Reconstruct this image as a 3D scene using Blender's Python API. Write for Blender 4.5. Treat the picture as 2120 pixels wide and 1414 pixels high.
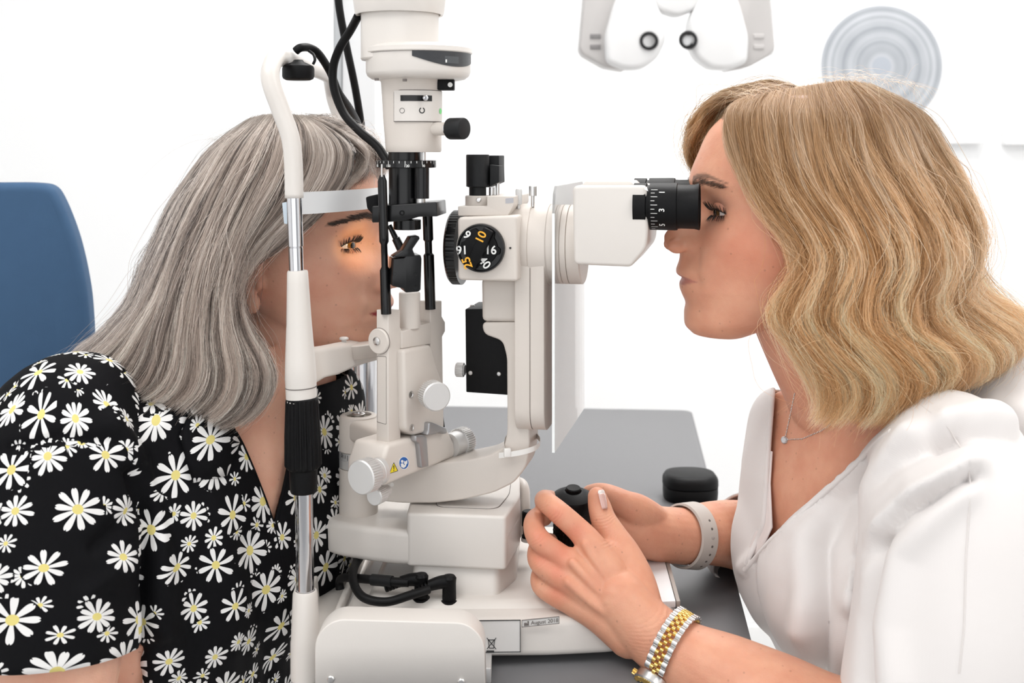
import bpy, bmesh, math, random
import numpy as np
from mathutils import Vector, Matrix, noise
random.seed(7); rng = np.random.default_rng(7)
scene = bpy.context.scene
for o in list(bpy.data.objects): bpy.data.objects.remove(o)
COL = scene.collection
# ---------------------------------------------------------------- camera
F = 2450.0; HOR = 310.0; CZ = 1.16          # focal length in px of a 2120 px wide frame, horizon row, eye height
cam = bpy.data.cameras.new('camera'); camo = bpy.data.objects.new('camera', cam); COL.objects.link(camo)
cam.sensor_width = 36.0; cam.lens = 36.0 * F / 2120.0
cam.shift_y = -(707.0 - HOR) / 2120.0
cam.clip_start = 0.05
camo.location = (0, 0, CZ); camo.rotation_euler = (math.pi / 2, 0, 0)
cam.dof.use_dof = True; cam.dof.focus_distance = 1.0; cam.dof.aperture_fstop = 9.0
scene.camera = camo
# ---------------------------------------------------------------- world and light
w = bpy.data.worlds.new('world'); scene.world = w; w.use_nodes = True
bg = w.node_tree.nodes['Background']; bg.inputs[0].default_value = (0.97, 0.985, 1.0, 1); bg.inputs[1].default_value = 0.46
scene.view_settings.view_transform = 'Standard'; scene.view_settings.look = 'None'
scene.view_settings.exposure = 0.06; scene.view_settings.gamma = 1.0; scene.view_settings.use_curve_mapping = False
def area_light(name, loc, rot, sx, sy, power, col=(1, 1, 1)):
    l = bpy.data.lights.new(name, 'AREA'); l.shape = 'RECTANGLE'; l.size = sx; l.size_y = sy; l.energy = power; l.color = col
    o = bpy.data.objects.new(name, l); COL.objects.link(o); o.location = loc; o.rotation_euler = rot
    return o
area_light('ceiling_panel_light', (0.45, 1.85, 2.575), (0, 0, 0), 1.15, 1.15, 23, (1, 0.985, 0.965))
area_light('ceiling_panel_light', (-0.9, 0.1, 2.575), (0, 0, 0), 1.15, 1.15, 12, (1, 0.985, 0.965))
area_light('ceiling_panel_light', (1.5, 0.1, 2.575), (0, 0, 0), 1.15, 1.15, 11, (1, 0.985, 0.965))
area_light('front_fill_light', (-0.35, -1.45, 1.55), (math.radians(90), 0, 0), 2.6, 1.7, 17, (0.98, 0.99, 1.0))  # added fill lamp behind the camera, brightens the patient's face
scene.cycles.max_bounces = 6; scene.cycles.diffuse_bounces = 4; scene.cycles.glossy_bounces = 3; scene.cycles.transmission_bounces = 5; scene.cycles.adaptive_threshold = 0.02; scene.cycles.transparent_max_bounces = 12
# ---------------------------------------------------------------- projection helpers
def P(px, py, Y): return Vector(((px - 1060) / F * Y, Y, CZ - (py - HOR) / F * Y))
def kk(Y): return Y / F
class Plane:                                  # vertical plane through p0 with horizontal unit normal n (pointing away from the camera)
    def __init__(s, p0, n):
        s.p0 = Vector((p0[0], p0[1], 0)); s.n = Vector((n[0], n[1], 0)).normalized(); s.t = Vector((s.n.y, -s.n.x, 0))
    def at(s, px, py, off=0.0):
        d = Vector(((px - 1060) / F, 1, -(py - HOR) / F))
        t = (s.p0.dot(s.n) + off) / (d.x * s.n.x + d.y * s.n.y)
        return Vector((d.x * t, t, CZ + d.z * t))
    def k(s, px, off=0.0): return s.at(px, HOR, off).y / F
FRONT = Plane((0, 1), (0, 1))
# ---------------------------------------------------------------- materials
MATS = {}
def mat(name, col, rough=0.5, metal=0.0, spec=0.5, bump=0.0, bscale=300.0, var=0.0, vscale=6.0, coat=0.0, trans=0.0, emis=None, sss=0.0, alpha=1.0):
    if name in MATS: return MATS[name]
    m = bpy.data.materials.new(name); m.use_nodes = True; nt = m.node_tree; b = nt.nodes['Principled BSDF']
    b.inputs['Base Color'].default_value = (*col, 1); b.inputs['Roughness'].default_value = rough; b.inputs['Metallic'].default_value = metal
    b.inputs['Specular IOR Level'].default_value = spec; b.inputs['Coat Weight'].default_value = coat; b.inputs['Transmission Weight'].default_value = trans
    b.inputs['Alpha'].default_value = alpha
    if emis: b.inputs['Emission Color'].default_value = (*emis[:3], 1); b.inputs['Emission Strength'].default_value = emis[3]
    if sss: b.inputs['Subsurface Weight'].default_value = sss; b.inputs['Subsurface Radius'].default_value = (0.012, 0.005, 0.003); b.inputs['Subsurface Scale'].default_value = 0.5
    tc = nt.nodes.new('ShaderNodeTexCoord')
    if var > 0:
        n = nt.nodes.new('ShaderNodeTexNoise'); n.inputs['Scale'].default_value = vscale; n.inputs['Detail'].default_value = 4
        nt.links.new(tc.outputs['Object'], n.inputs['Vector'])
        mx = nt.nodes.new('ShaderNodeMix'); mx.data_type = 'RGBA'
        mx.inputs['A'].default_value = (*[c * (1 - var) for c in col], 1); mx.inputs['B'].default_value = (*[min(1, c * (1 + var)) for c in col], 1)
        nt.links.new(n.outputs['Fac'], mx.inputs['Factor']); nt.links.new(mx.outputs['Result'], b.inputs['Base Color'])
    if bump > 0:
        n = nt.nodes.new('ShaderNodeTexNoise'); n.inputs['Scale'].default_value = bscale; n.inputs['Detail'].default_value = 2
        nt.links.new(tc.outputs['Object'], n.inputs['Vector'])
        bp = nt.nodes.new('ShaderNodeBump'); bp.inputs['Strength'].default_value = bump; bp.inputs['Distance'].default_value = 0.001
        nt.links.new(n.outputs['Fac'], bp.inputs['Height']); nt.links.new(bp.outputs['Normal'], b.inputs['Normal'])
    MATS[name] = m; return m
BEIGE = mat('cream_plastic', (0.66, 0.605, 0.555), 0.42, spec=0.4, bump=0.06, bscale=900, var=0.03, vscale=5)
BEIGE2 = mat('cream_enamel', (0.71, 0.67, 0.63), 0.33, spec=0.5, bump=0.03, bscale=700, var=0.02)
WHITEP = mat('white_plastic', (0.78, 0.75, 0.72), 0.35, spec=0.5)
BLACK = mat('black_anodised', (0.003, 0.003, 0.0035), 0.24, spec=0.4)
BLACKM = mat('black_matt', (0.0025, 0.0025, 0.003), 0.48, spec=0.18, bump=0.12, bscale=1500)
GREYM = mat('charcoal_textured', (0.010, 0.0105, 0.0115), 0.5, spec=0.25, bump=0.2, bscale=2200)
RUBBER = mat('black_rubber', (0.014, 0.014, 0.015), 0.6, spec=0.3)
CABLE = mat('cable_rubber', (0.005, 0.005, 0.0055), 0.48, spec=0.2)
CHROME = mat('chrome', (0.62, 0.62, 0.64), 0.08, metal=1.0)
STEEL = mat('brushed_steel', (0.68, 0.67, 0.66), 0.28, metal=1.0)
SILVER = mat('satin_aluminium', (0.70, 0.69, 0.68), 0.42, metal=0.55)
GOLD = mat('polished_gold', (0.86, 0.60, 0.20), 0.16, metal=1.0)
WHITEINK = mat('white_ink', (0.85, 0.85, 0.83), 0.6)
ORANGEINK = mat('orange_ink', (0.85, 0.42, 0.03), 0.6)
BLACKINK = mat('black_ink', (0.02, 0.02, 0.02), 0.6)
SEAM = mat('seam_line', (0.16, 0.14, 0.13), 0.7)
# ---------------------------------------------------------------- object helpers
WLOC = {}
def tag(o, label=None, cat=None, group=None, kind=None):
    if label: o['label'] = label
    if cat: o['category'] = cat
    if group: o['group'] = group
    if kind: o['kind'] = kind
    return o
def thing(name, loc, label, cat, group=None):
    o = bpy.data.objects.new(name, None); COL.objects.link(o); o.location = loc; o.empty_display_size = 0.02
    WLOC[o] = Vector(loc); return tag(o, label, cat, group)
def link(name, me, m, parent, c):
    o = bpy.data.objects.new(name, me); COL.objects.link(o)
    if m is not None and len(me.materials) == 0: me.materials.append(m)
    WLOC[o] = Vector(c)
    if parent is not None: o.parent = parent; o.location = Vector(c) - WLOC[parent]
    else: o.location = c
    return o
def mesh(name, verts, faces, m, parent=None, smooth=35, bevel=0.0, seg=3, label=None, origin=None, recalc=True, sub=0):
    bm = bmesh.new(); vs = [bm.verts.new(v) for v in verts]
    for f in faces:
        try: bm.faces.new([vs[i] for i in f])
        except ValueError: pass
    return from_bm(name, bm, m, parent, smooth, bevel, seg, label, origin, recalc)
def from_bm(name, bm, m, parent=None, smooth=35, bevel=0.0, seg=3, label=None, origin=None, recalc=True):
    if recalc: bmesh.ops.recalc_face_normals(bm, faces=bm.faces)
    if bevel > 0:
        bm.normal_update()
        ed = [e for e in bm.edges if len(e.link_faces) == 2 and e.calc_face_angle(0) > math.radians(28)]
        bmesh.ops.bevel(bm, geom=ed, offset=bevel, segments=seg, affect='EDGES', clamp_overlap=True, profile=0.5)
    c = Vector(origin) if origin is not None else sum((v.co for v in bm.verts), Vector()) / max(1, len(bm.verts))
    bmesh.ops.translate(bm, verts=bm.verts, vec=-c)
    me = bpy.data.meshes.new(name); bm.to_mesh(me); bm.free()
    if smooth:
        me.shade_smooth()
        if smooth < 180: me.set_sharp_from_angle(angle=math.radians(smooth))
    o = link(name, me, m, parent, c)
    if label: o['label'] = label
    return o
def frame(axis):
    a = Vector(axis).normalized(); u = a.cross(Vector((0, 0, 1)))
    if u.length < 1e-3: u = Vector((1, 0, 0))
    u.normalize(); v = a.cross(u).normalized(); return a, u, v
def lathe_bm(bm, o, axis, prof, segs=48, ribs=0, ribamp=0.0, ribrange=None):
    a, u, v = frame(axis); o = Vector(o); rings = []
    if ribs: segs = ribs * 4
    for (h, r) in prof:
        if r <= 1e-7: rings.append([bm.verts.new(o + a * h)]); continue
        ring = []
        for i in range(segs):
            t = 2 * math.pi * i / segs; rr = r
            if ribs and ribrange and ribrange[0] <= h <= ribrange[1]: rr = r - (ribamp if (i % 4) in (2, 3) else 0)
            ring.append(bm.verts.new(o + a * h + (u * math.cos(t) + v * math.sin(t)) * rr))
        rings.append(ring)
    for A, B in zip(rings, rings[1:]):
        n = max(len(A), len(B))
        for i in range(n):
            j = (i + 1) % n
            if len(A) == 1: bm.faces.new((A[0], B[i], B[j]))
            elif len(B) == 1: bm.faces.new((A[i], B[0], A[j]))
            else: bm.faces.new((A[i], B[i], B[j], A[j]))
    return rings
def lathe(name, o, axis, prof, m, parent=None, segs=48, label=None, ribs=0, ribamp=0, ribrange=None, smooth=35):
    bm = bmesh.new(); lathe_bm(bm, o, axis, prof, segs, ribs, ribamp, ribrange)
    return from_bm(name, bm, m, parent, smooth, label=label)
def rcyl(h0, h1, r, e):                       # profile of a closed cylinder with rounded rims
    out = [(h0, 0)]
    for i in range(4): t = i / 3 * math.pi / 2; out.append((h0 + e * (1 - math.sin(t)), r - e + e * math.sin(t) if i else r - e))
    out = [(h0, 0), (h0, r - e), (h0 + e * 0.3, r - e * 0.3), (h0 + e, r), (h1 - e, r), (h1 - e * 0.3, r - e * 0.3), (h1, r - e), (h1, 0)]
    return out
def catmull(pts, n=8):
    pts = [np.array(p, float) for p in pts]; out = []
    for i in range(len(pts) - 1):
        p0 = pts[max(i - 1, 0)]; p1 = pts[i]; p2 = pts[i + 1]; p3 = pts[min(i + 2, len(pts) - 1)]
        for j in range(n):
            t = j / n
            out.append(0.5 * (2 * p1 + (p2 - p0) * t + (2 * p0 - 5 * p1 + 4 * p2 - p3) * t * t + (3 * p1 - p0 - 3 * p2 + p3) * t ** 3))
    out.append(pts[-1]); return out
def tube_bm(bm, pts, rad, segs=16, cap=True, squash=None):
    """pts: list of 3-vectors; rad: scalar or list; squash: (dir, factor) flattens the section along dir"""
    pts = [Vector(p) for p in pts]; n = len(pts); rad = [rad] * n if not hasattr(rad, '__len__') else rad
    rings = []; prevu = None
    for i, p in enumerate(pts):
        t = (pts[min(i + 1, n - 1)] - pts[max(i - 1, 0)]).normalized()
        if prevu is None:
            u = t.cross(Vector((0, 0, 1)));
            if u.length < 1e-2: u = t.cross(Vector((1, 0, 0)))
        else: u = prevu - t * prevu.dot(t)
        u.normalize(); v = t.cross(u); prevu = u; ring = []
        for j in range(segs):
            a = 2 * math.pi * j / segs; d = (u * math.cos(a) + v * math.sin(a)) * rad[i]
            if squash: q = squash[0]; d = d - q * d.dot(q) * (1 - squash[1])
            ring.append(bm.verts.new(p + d))
        rings.append(ring)
    for A, B in zip(rings, rings[1:]):
        for j in range(segs): bm.faces.new((A[j], A[(j + 1) % segs], B[(j + 1) % segs], B[j]))
    if cap:
        bm.faces.new(rings[0]); bm.faces.new(rings[-1][::-1])
    return rings
def tube(name, pts, rad, m, parent=None, segs=16, n=8, label=None, smooth=40):
    if n > 1:
        if hasattr(rad, '__len__'):
            q = catmull([(*p, r) for p, r in zip(pts, rad)], n); pts = [x[:3] for x in q]; rad = [x[3] for x in q]
        else: pts = catmull([tuple(p) for p in pts], n)
    bm = bmesh.new(); tube_bm(bm, pts, rad, segs)
    return from_bm(name, bm, m, parent, smooth, label=label)
def rpoly(pts, r, seg=5):                     # round the corners of a 2D polygon; r scalar or list
    n = len(pts); out = []; rs = [r] * n if not hasattr(r, '__len__') else r
    for i in range(n):
        p = Vector(pts[i][:2]); a = Vector(pts[i - 1][:2]) - p; b = Vector(pts[(i + 1) % n][:2]) - p
        rr = min(rs[i], a.length * 0.49, b.length * 0.49)
        if rr < 1e-6: out.append(tuple(p)); continue
        A = p + a.normalized() * rr; B = p + b.normalized() * rr
        for j in range(seg + 1):
            t = j / seg; out.append(tuple(A * (1 - t) ** 2 + p * 2 * t * (1 - t) + B * t * t))
    return out
def prism(name, poly, thick, m, parent=None, plane=FRONT, off=0.0, bevel=0.0, seg=3, label=None, round_=0, smooth=35):
    """poly in photo pixels seen on the plane (+off); extruded away from the viewer by thick"""
    if round_: poly = rpoly(poly, round_)
    bm = bmesh.new(); a = [bm.verts.new(plane.at(x, y, off)) for x, y in poly]; b = [bm.verts.new(v.co + plane.n * thick) for v in a]
    n = len(a); bm.faces.new(a); bm.faces.new(b[::-1])
    for i in range(n): bm.faces.new((a[i], b[i], b[(i + 1) % n], a[(i + 1) % n]))
    return from_bm(name, bm, m, parent, smooth, bevel, seg, label)
def rbox(name, c, size, m, parent=None, bevel=0.003, rot=0.0, seg=3, label=None, taper=None):
    bm = bmesh.new(); R = Matrix.Rotation(rot, 3, 'Z'); vs = []
    for z in (-1, 1):
        for x, y in ((-1, -1), (1, -1), (1, 1), (-1, 1)):
            s = taper if (taper and z == 1) else 1.0
            vs.append(bm.verts.new(Vector(c) + R @ Vector((x * size[0] / 2 * s, y * size[1] / 2 * s, z * size[2] / 2))))
    for f in ((3, 2, 1, 0), (4, 5, 6, 7), (0, 1, 5, 4), (1, 2, 6, 5), (2, 3, 7, 6), (3, 0, 4, 7)): bm.faces.new([vs[i] for i in f])
    return from_bm(name, bm, m, parent, 35, bevel, seg, label)
def text_mesh(name, s, size, m, parent, origin, right, up, align='CENTER', bold=0.0, depth=0.0):
    cu = bpy.data.curves.new('t', 'FONT'); cu.body = s; cu.size = size; cu.align_x = align; cu.align_y = 'CENTER'; cu.offset = bold; cu.extrude = depth
    to = bpy.data.objects.new('t', cu); COL.objects.link(to)
    dg = bpy.context.evaluated_depsgraph_get(); me = bpy.data.meshes.new_from_object(to.evaluated_get(dg)); bpy.data.objects.remove(to)
    me.name = name; me.materials.clear(); r = Vector(right).normalized(); u = Vector(up).normalized(); nn = r.cross(u)
    me.transform(Matrix(((r.x, u.x, nn.x, 0), (r.y, u.y, nn.y, 0), (r.z, u.z, nn.z, 0), (0, 0, 0, 1))))
    return link(name, me, m, parent, origin)
def curve_patch(name, c, R, a0, a1, zt, zb, m, parent, segs=24, thick=0.0006, label=None):
    """a panel wrapped on a vertical cylinder (centre c, radius R), angles measured from the camera-facing direction towards +x; zt/zb functions or floats of 0..1"""
    bm = bmesh.new(); rows = []
    for i in range(segs + 1):
        s = i / segs; t = a0 + (a1 - a0) * s; zz = (zt(s) if callable(zt) else zt, zb(s) if callable(zb) else zb)
        row = []
        for rr in (R - 0.001, R + thick):
            for z in zz: row.append(bm.verts.new((c[0] + rr * math.sin(t), c[1] - rr * math.cos(t), z)))
        rows.append(row)
    for A, B in zip(rows, rows[1:]):
        for q in ((2, 3), (3, 1), (1, 0), (0, 2)): bm.faces.new((A[q[0]], A[q[1]], B[q[1]], B[q[0]]))
    for A in (rows[0], rows[-1]): bm.faces.new((A[0], A[1], A[3], A[2]))
    return from_bm(name, bm, m, parent, 35, label=label)
def screw(o, axis, r, parent, m=None):
    s = lathe('screw', o, axis, [(-0.001, 0), (-0.001, r), (r * 0.3, r), (r * 0.55, r * 0.75), (r * 0.6, 0)], m or STEEL, parent, 16)
    return s
# ================================================================ THE ROOM
WALL = mat('white_wall_paint', (0.93, 0.935, 0.94), 0.7, spec=0.2, var=0.006, vscale=1.5)
CEIL = mat('white_ceiling_paint', (0.88, 0.88, 0.88), 0.8, spec=0.1)
FLOORM = mat('pale_vinyl', (0.62, 0.61, 0.60), 0.4, spec=0.3, var=0.04, vscale=3)
def wall(name, x0, x1, y0, y1, z0, z1, m):
    return tag(rbox(name, ((x0 + x1) / 2, (y0 + y1) / 2, (z0 + z1) / 2), (x1 - x0, y1 - y0, z1 - z0), m, bevel=0.0), kind='structure')
wall('floor', -2.3, 2.3, -1.6, 2.75, -0.1, 0.0, FLOORM)
wall('ceiling', -2.3, 2.3, -1.6, 2.75, 2.62, 2.72, CEIL)
wall('wall_back', -2.3, 2.3, 2.65, 2.75, 0.0, 2.62, WALL)
wall('wall_left', -2.3, -2.2, -1.6, 2.65, 0.0, 2.62, WALL)
wall('wall_right', 2.2, 2.3, -1.6, 2.65, 0.0, 2.62, WALL)
PANEL = mat('ceiling_lamp_diffuser', (0.9, 0.9, 0.9), 0.5, emis=(1, 0.985, 0.965, 2.0))
for i, (x, y) in enumerate(((0.45, 1.85), (-0.9, 0.1), (1.5, 0.1))):
    t = thing('ceiling_lamp', (x, y, 2.58), ('square flush ceiling lamp over the far end of the table', 'square flush ceiling lamp over the patient side of the room', 'square flush ceiling lamp over the examiner side of the room')[i], 'lamp', 'flush ceiling lamps')
    rbox('frame', (x, y, 2.604), (1.22, 1.22, 0.032), CEIL, t, 0.004)
    rbox('diffuser', (x, y, 2.5835), (1.16, 1.16, 0.012), PANEL, t, 0.002)
# skirting along the back wall
tag(rbox('baseboard_back', (0, 2.641, 0.05), (4.4, 0.016, 0.1), CEIL, None, 0.003), kind='structure')
# pale wardrobe-like wall panel edge at the far left
# wall canvas with the printed disc, second canvas beside it
CANVAS = mat('white_canvas', (0.93, 0.935, 0.94), 0.6, spec=0.2, bump=0.1, bscale=900)
def disc_print():
    m = bpy.data.materials.new('ring_print'); m.use_nodes = True; nt = m.node_tree; b = nt.nodes['Principled BSDF']; b.inputs['Roughness'].default_value = 0.6
    tc = nt.nodes.new('ShaderNodeTexCoord'); ln = nt.nodes.new('ShaderNodeVectorMath'); ln.operation = 'LENGTH'; nt.links.new(tc.outputs['Object'], ln.inputs[0])
    mu = nt.nodes.new('ShaderNodeMath'); mu.operation = 'MULTIPLY'; mu.inputs[1].default_value = 120.0; nt.links.new(ln.outputs['Value'], mu.inputs[0])
    n = nt.nodes.new('ShaderNodeTexNoise'); n.noise_dimensions = '1D'; n.inputs['Scale'].default_value = 0.55; n.inputs['Detail'].default_value = 3; nt.links.new(mu.outputs[0], n.inputs['W'])
    n2 = nt.nodes.new('ShaderNodeTexNoise'); n2.inputs['Scale'].default_value = 9.0; nt.links.new(tc.outputs['Object'], n2.inputs['Vector'])
    ad = nt.nodes.new('ShaderNodeMath'); ad.operation = 'MULTIPLY_ADD'; ad.inputs[1].default_value = 0.35; nt.links.new(n2.outputs['Fac'], ad.inputs[0]); nt.links.new(n.outputs['Fac'], ad.inputs[2])
    cr = nt.nodes.new('ShaderNodeValToRGB'); cr.color_ramp.elements[0].position = 0.42; cr.color_ramp.elements[0].color = (0.26, 0.28, 0.31, 1)
    cr.color_ramp.elements[1].position = 0.92; cr.color_ramp.elements[1].color = (0.54, 0.56, 0.59, 1)
    nt.links.new(ad.outputs[0], cr.inputs[0]); nt.links.new(cr.outputs[0], b.inputs['Base Color']); return m
YW = 2.62
def canvas(x0, x1, y0, y1, label, cat):
    a = P(x0, y0, YW); b = P(x1, y1, YW); t = thing('wall_canvas', ((a.x + b.x) / 2, 2.65, b.z), label, cat, 'white wall canvases')
    rbox('canvas', ((a.x + b.x) / 2, (YW + 2.65) / 2, (a.z + b.z) / 2), (b.x - a.x, 2.65 - YW, a.z - b.z), CANVAS, t, 0.003)
    return t
cv = canvas(1603, 2037, -330, 298, 'white wall canvas printed with a grey ringed disc', 'picture')
c = P(1825, 137, YW)
lathe('printed_disc', (c.x, YW, c.z), (0, -1, 0), [(-0.001, 0), (-0.001, 0.1345), (0.0008, 0.1345), (0.001, 0.132), (0.001, 0)], disc_print(), cv, 96)
lathe('printed_hub', (c.x, YW - 0.001, c.z), (0, -1, 0), [(0, 0), (0, 0.021), (0.0006, 0.021), (0.0006, 0)], mat('hub_print', (0.40, 0.43, 0.48), 0.6), cv, 48)
canvas(2083, 2520, -330, 300, 'plain white wall canvas at the right edge of the photo', 'picture')
# ---- table
TABLE = mat('grey_laminate', (0.155, 0.155, 0.162), 0.42, spec=0.4, bump=0.05, bscale=1200, var=0.04, vscale=4)
TZ = 0.75
def tb(px, py): Y = (CZ - TZ) * F / (py - HOR); return ((px - 1060) / F * Y, Y)
c1 = tb(972, 840); c2 = tb(1432, 849); c3 = tb(1590, 1440)
c4 = (c1[0] + (c3[0] - c2[0]) - 0.02, c3[1] - 0.1); c3 = (c3[0] + (c3[0] - c2[0]) * 0.12, c3[1] - 0.1)
c1 = (-0.128, c1[1]); c4 = (-0.148, c4[1])
t = thing('instrument_table', (0.05, 1.3, 0.0), 'grey laminate instrument table under the eye microscope', 'table')
tp = rpoly([c1, c2, c3, c4], 0.02)
n = len(tp); mesh('table_top', [(x, y, TZ) for x, y in tp] + [(x, y, TZ - 0.028) for x, y in tp], [list(range(n)), list(range(2 * n - 1, n - 1, -1))] + [[i, (i + 1) % n, n + (i + 1) % n, n + i] for i in range(n)], TABLE, t, bevel=0.0015, seg=2)
lathe('column', (0.07, 1.5, 0.0), (0, 0, 1), [(0.03, 0), (0.03, 0.05), (0.72, 0.05), (0.72, 0)], WHITEP, t)
rbox('foot', (0.08, 1.45, 0.018), (0.36, 0.62, 0.034), WHITEP, t, 0.008)
# ---- blue chair behind the patient
BLUE = mat('blue_upholstery', (0.046, 0.100, 0.190), 0.75, spec=0.25, bump=0.25, bscale=1400, var=0.05, vscale=60)
YC = 1.42
t = thing('patient_chair', (P(20, 700, YC + 0.2).x, YC + 0.2, 0.0), 'blue upholstered chair with rounded high back behind the patient', 'chair')
pl = Plane((0, YC), (-0.22, 0.975))
prism('backrest', rpoly([(-330, 382), (60, 379), (108, 384), (128, 420), (152, 480), (168, 540), (181, 610), (187, 690), (187, 780), (182, 860), (170, 950), (160, 1100), (-330, 1100)], 30), 0.055, BLUE, t, pl, bevel=0.018, seg=4)
rbox('seat', (P(-60, 700, YC).x, YC - 0.12, 0.46), (0.5, 0.52, 0.1), BLUE, t, 0.03)
lathe('pedestal', (P(-60, 700, YC).x, YC - 0.12, 0), (0, 0, 1), [(0, 0), (0, 0.24), (0.03, 0.22), (0.05, 0.05), (0.41, 0.05), (0.41, 0)], STEEL, t)
rbox('back_support', (P(-60, 700, YC).x - 0.1, YC + 0.09, 0.52), (0.1, 0.08, 0.4), STEEL, t, 0.01)
# ---- chrome-and-grey instrument stand behind the patient's head
YS = 1.62
t = thing('instrument_stand', (P(745, 0, YS).x, YS, 0.0), 'tall grey metal instrument stand standing behind the patient', 'stand')
ALU = mat('grey_aluminium', (0.42, 0.43, 0.44), 0.35, metal=0.7)
PALE = mat('pale_grey_panel', (0.78, 0.79, 0.80), 0.4)
def bar(name, x0, x1, y0, y1, Y, th, m): return prism(name, [(x0, y0), (x1, y0), (x1, y1), (x0, y1)], th, m, t, Plane((0, Y), (0, 1)), bevel=0.002)
zb = lambda Y: HOR + CZ * F / Y
bar('grey_profile', 690, 707, -320, zb(YS), YS, 0.05, ALU)
bar('panel', 708, 778, -320, zb(YS + 0.004), YS + 0.004, 0.05, PALE)
bar('dark_channel', 743, 749, 500, 1300, YS - 0.001, 0.005, mat('dark_groove', (0.10, 0.10, 0.11), 0.5))
lathe('chrome_pole', (P(761, 0, YS - 0.02).x, YS - 0.02, 0), (0, 0, 1), [(0.03, 0), (0.03, 0.0085), (1.1, 0.0085), (1.1, 0)], CHROME, t, 24)
rbox('base_plate', (P(735, 0, YS).x - 0.01, YS + 0.02, 0.015), (0.2, 0.3, 0.03), ALU, t, 0.006)
# ---- phoropter hanging in the background
YP = 2.0; pp = Plane((0, YP), (0, 1))
t = thing('phoropter', P(1402, -60, YP + 0.05), 'white eye-testing refractor head hanging in the background above the microscope', 'phoropter')
PHW = mat('white_instrument_paint', (0.80, 0.80, 0.80), 0.35); PHG = mat('instrument_shell_grey', (0.52, 0.50, 0.49), 0.4)
for s in (-1, 1):
    X = lambda d: 1402 + s * d
    prism('outer_shell', rpoly([(X(186), -90), (X(203), 100), (X(196), 112), (X(150), 138), (X(105), 146), (X(105), -90)], 8), 0.07, PHG, t, pp, off=0.02, bevel=0.012)
    prism('lens_housing', rpoly([(X(100), -60), (X(132), 10), (X(150), 75), (X(147), 130), (X(110), 144), (X(70), 142), (X(40), 120), (X(22), 82), (X(26), 40), (X(50), -10), (X(60), -60)], 14), 0.06, PHW, t, pp, bevel=0.010)
    c = pp.at(X(22) + (-36 if s < 0 else 0), 84); c = pp.at(1344 if s < 0 else 1425, 85 if s < 0 else 83)
    lathe('eyecup', c, (-0.25, -1, 0.03), [(-0.01, 0), (-0.01, 0.0155), (0.006, 0.0155), (0.007, 0.0135), (0.007, 0.011), (-0.004, 0.0095), (-0.004, 0)], RUBBER, t, 40)
    lathe('lens', c + Vector((-0.0022, 0.0035, 0)) , (-0.25, -1, 0.03), [(0, 0), (0.0, 0.0092), (0.0012, 0.009), (0.0025, 0)], mat('bright_lens', (0.92, 0.93, 0.94), 0.1), t, 32)
    for q in (0, 1):
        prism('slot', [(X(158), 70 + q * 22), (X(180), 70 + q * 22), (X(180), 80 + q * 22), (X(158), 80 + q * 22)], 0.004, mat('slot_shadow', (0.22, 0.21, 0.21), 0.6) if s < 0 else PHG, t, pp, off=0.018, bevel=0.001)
prism('bridge', rpoly([(1330, -120), (1474, -120), (1468, -20), (1440, 20), (1402, 34), (1364, 20), (1336, -20)], 14), 0.05, PHW, t, pp, off=0.012, bevel=0.01)
lathe('suspension_rod', P(1402, -100, YP + 0.05), (0, 0, 1), [(0, 0), (0, 0.02), (2.62 - P(1402, -100, YP + 0.05).z, 0.02), (2.62 - P(1402, -100, YP + 0.05).z, 0)], PHW, t, 24)
# ================================================================ SLIT LAMP
UP = Vector((0, 0, 1))
def zat(py, Y): return CZ - (py - HOR) / F * Y
YT = 0.98                                      # axis of the illumination tower
SL = thing('slit_lamp', (-0.02, 1.05, TZ), 'cream and black slit lamp eye microscope standing on the grey table', 'microscope')
def vl(name, cx, Y, prof, m, parent=SL, segs=64, **kw):   # vertical lathe, profile in photo pixels [(py, r_px)]
    c = P(cx, 0, Y); k = kk(Y)
    return lathe(name, (c.x, c.y, 0), UP, [(zat(py, Y), r * k) for py, r in prof], m, parent, segs, **kw)
# ---- lamp housing, top to bottom
cap = vl('lamp_cap', 827, YT, [(-70, 0), (-70, 99), (-10, 97), (28, 92), (32, 90), (31, 85), (20, 84), (20, 0)], BEIGE2, smooth=40)
neck = vl('housing_neck', 828, YT, [(12, 0), (12, 80.5), (112, 80.5), (122, 81), (125, 79), (125, 0)], BEIGE2)
P_ = P(866, 0, YT); kt = kk(YT)
lid = vl('housing_lid', 866, YT, [(94, 0), (94, 92), (97, 104), (102, 111), (111, 112), (113, 110), (113, 0)], BEIGE2)
drum = vl('lamp_drum', 866, YT, [(112, 0), (112, 108), (150, 108), (158, 105), (164, 97), (166, 88), (166, 0)], BEIGE2)
vl('lid_seam', 866, YT, [(111.5, 0), (111.5, 109.4), (113.6, 109.4), (113.6, 0)], SEAM, lid)
def wb(s): return zat(124 + (143 - 124) * math.sin(min(1, s / 0.56) * math.pi / 2) - (11 * ((s - 0.56) / 0.44) ** 2 if s > 0.56 else 0), YT)
win = curve_patch('display_window', (P_.x, YT), 108 * kt, math.radians(-2), math.radians(86), zat(113, YT), wb, mat('smoked_window', (0.03, 0.032, 0.036), 0.25, bump=0.25, bscale=3000), drum, 40, 0.0007)
curve_patch('display', (P_.x, YT), 108.4 * kt, math.radians(33), math.radians(52), zat(123, YT), zat(137, YT), mat('display_glass', (0.06, 0.065, 0.07), 0.1), drum, 10, 0.0007)
for a, x in ((34, 0),): curve_patch('display_digit', (P_.x, YT), 108.6 * kt, math.radians(a), math.radians(a + 1.6), zat(130, YT), zat(136, YT), WHITEINK, drum, 3, 0.0007)
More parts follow.
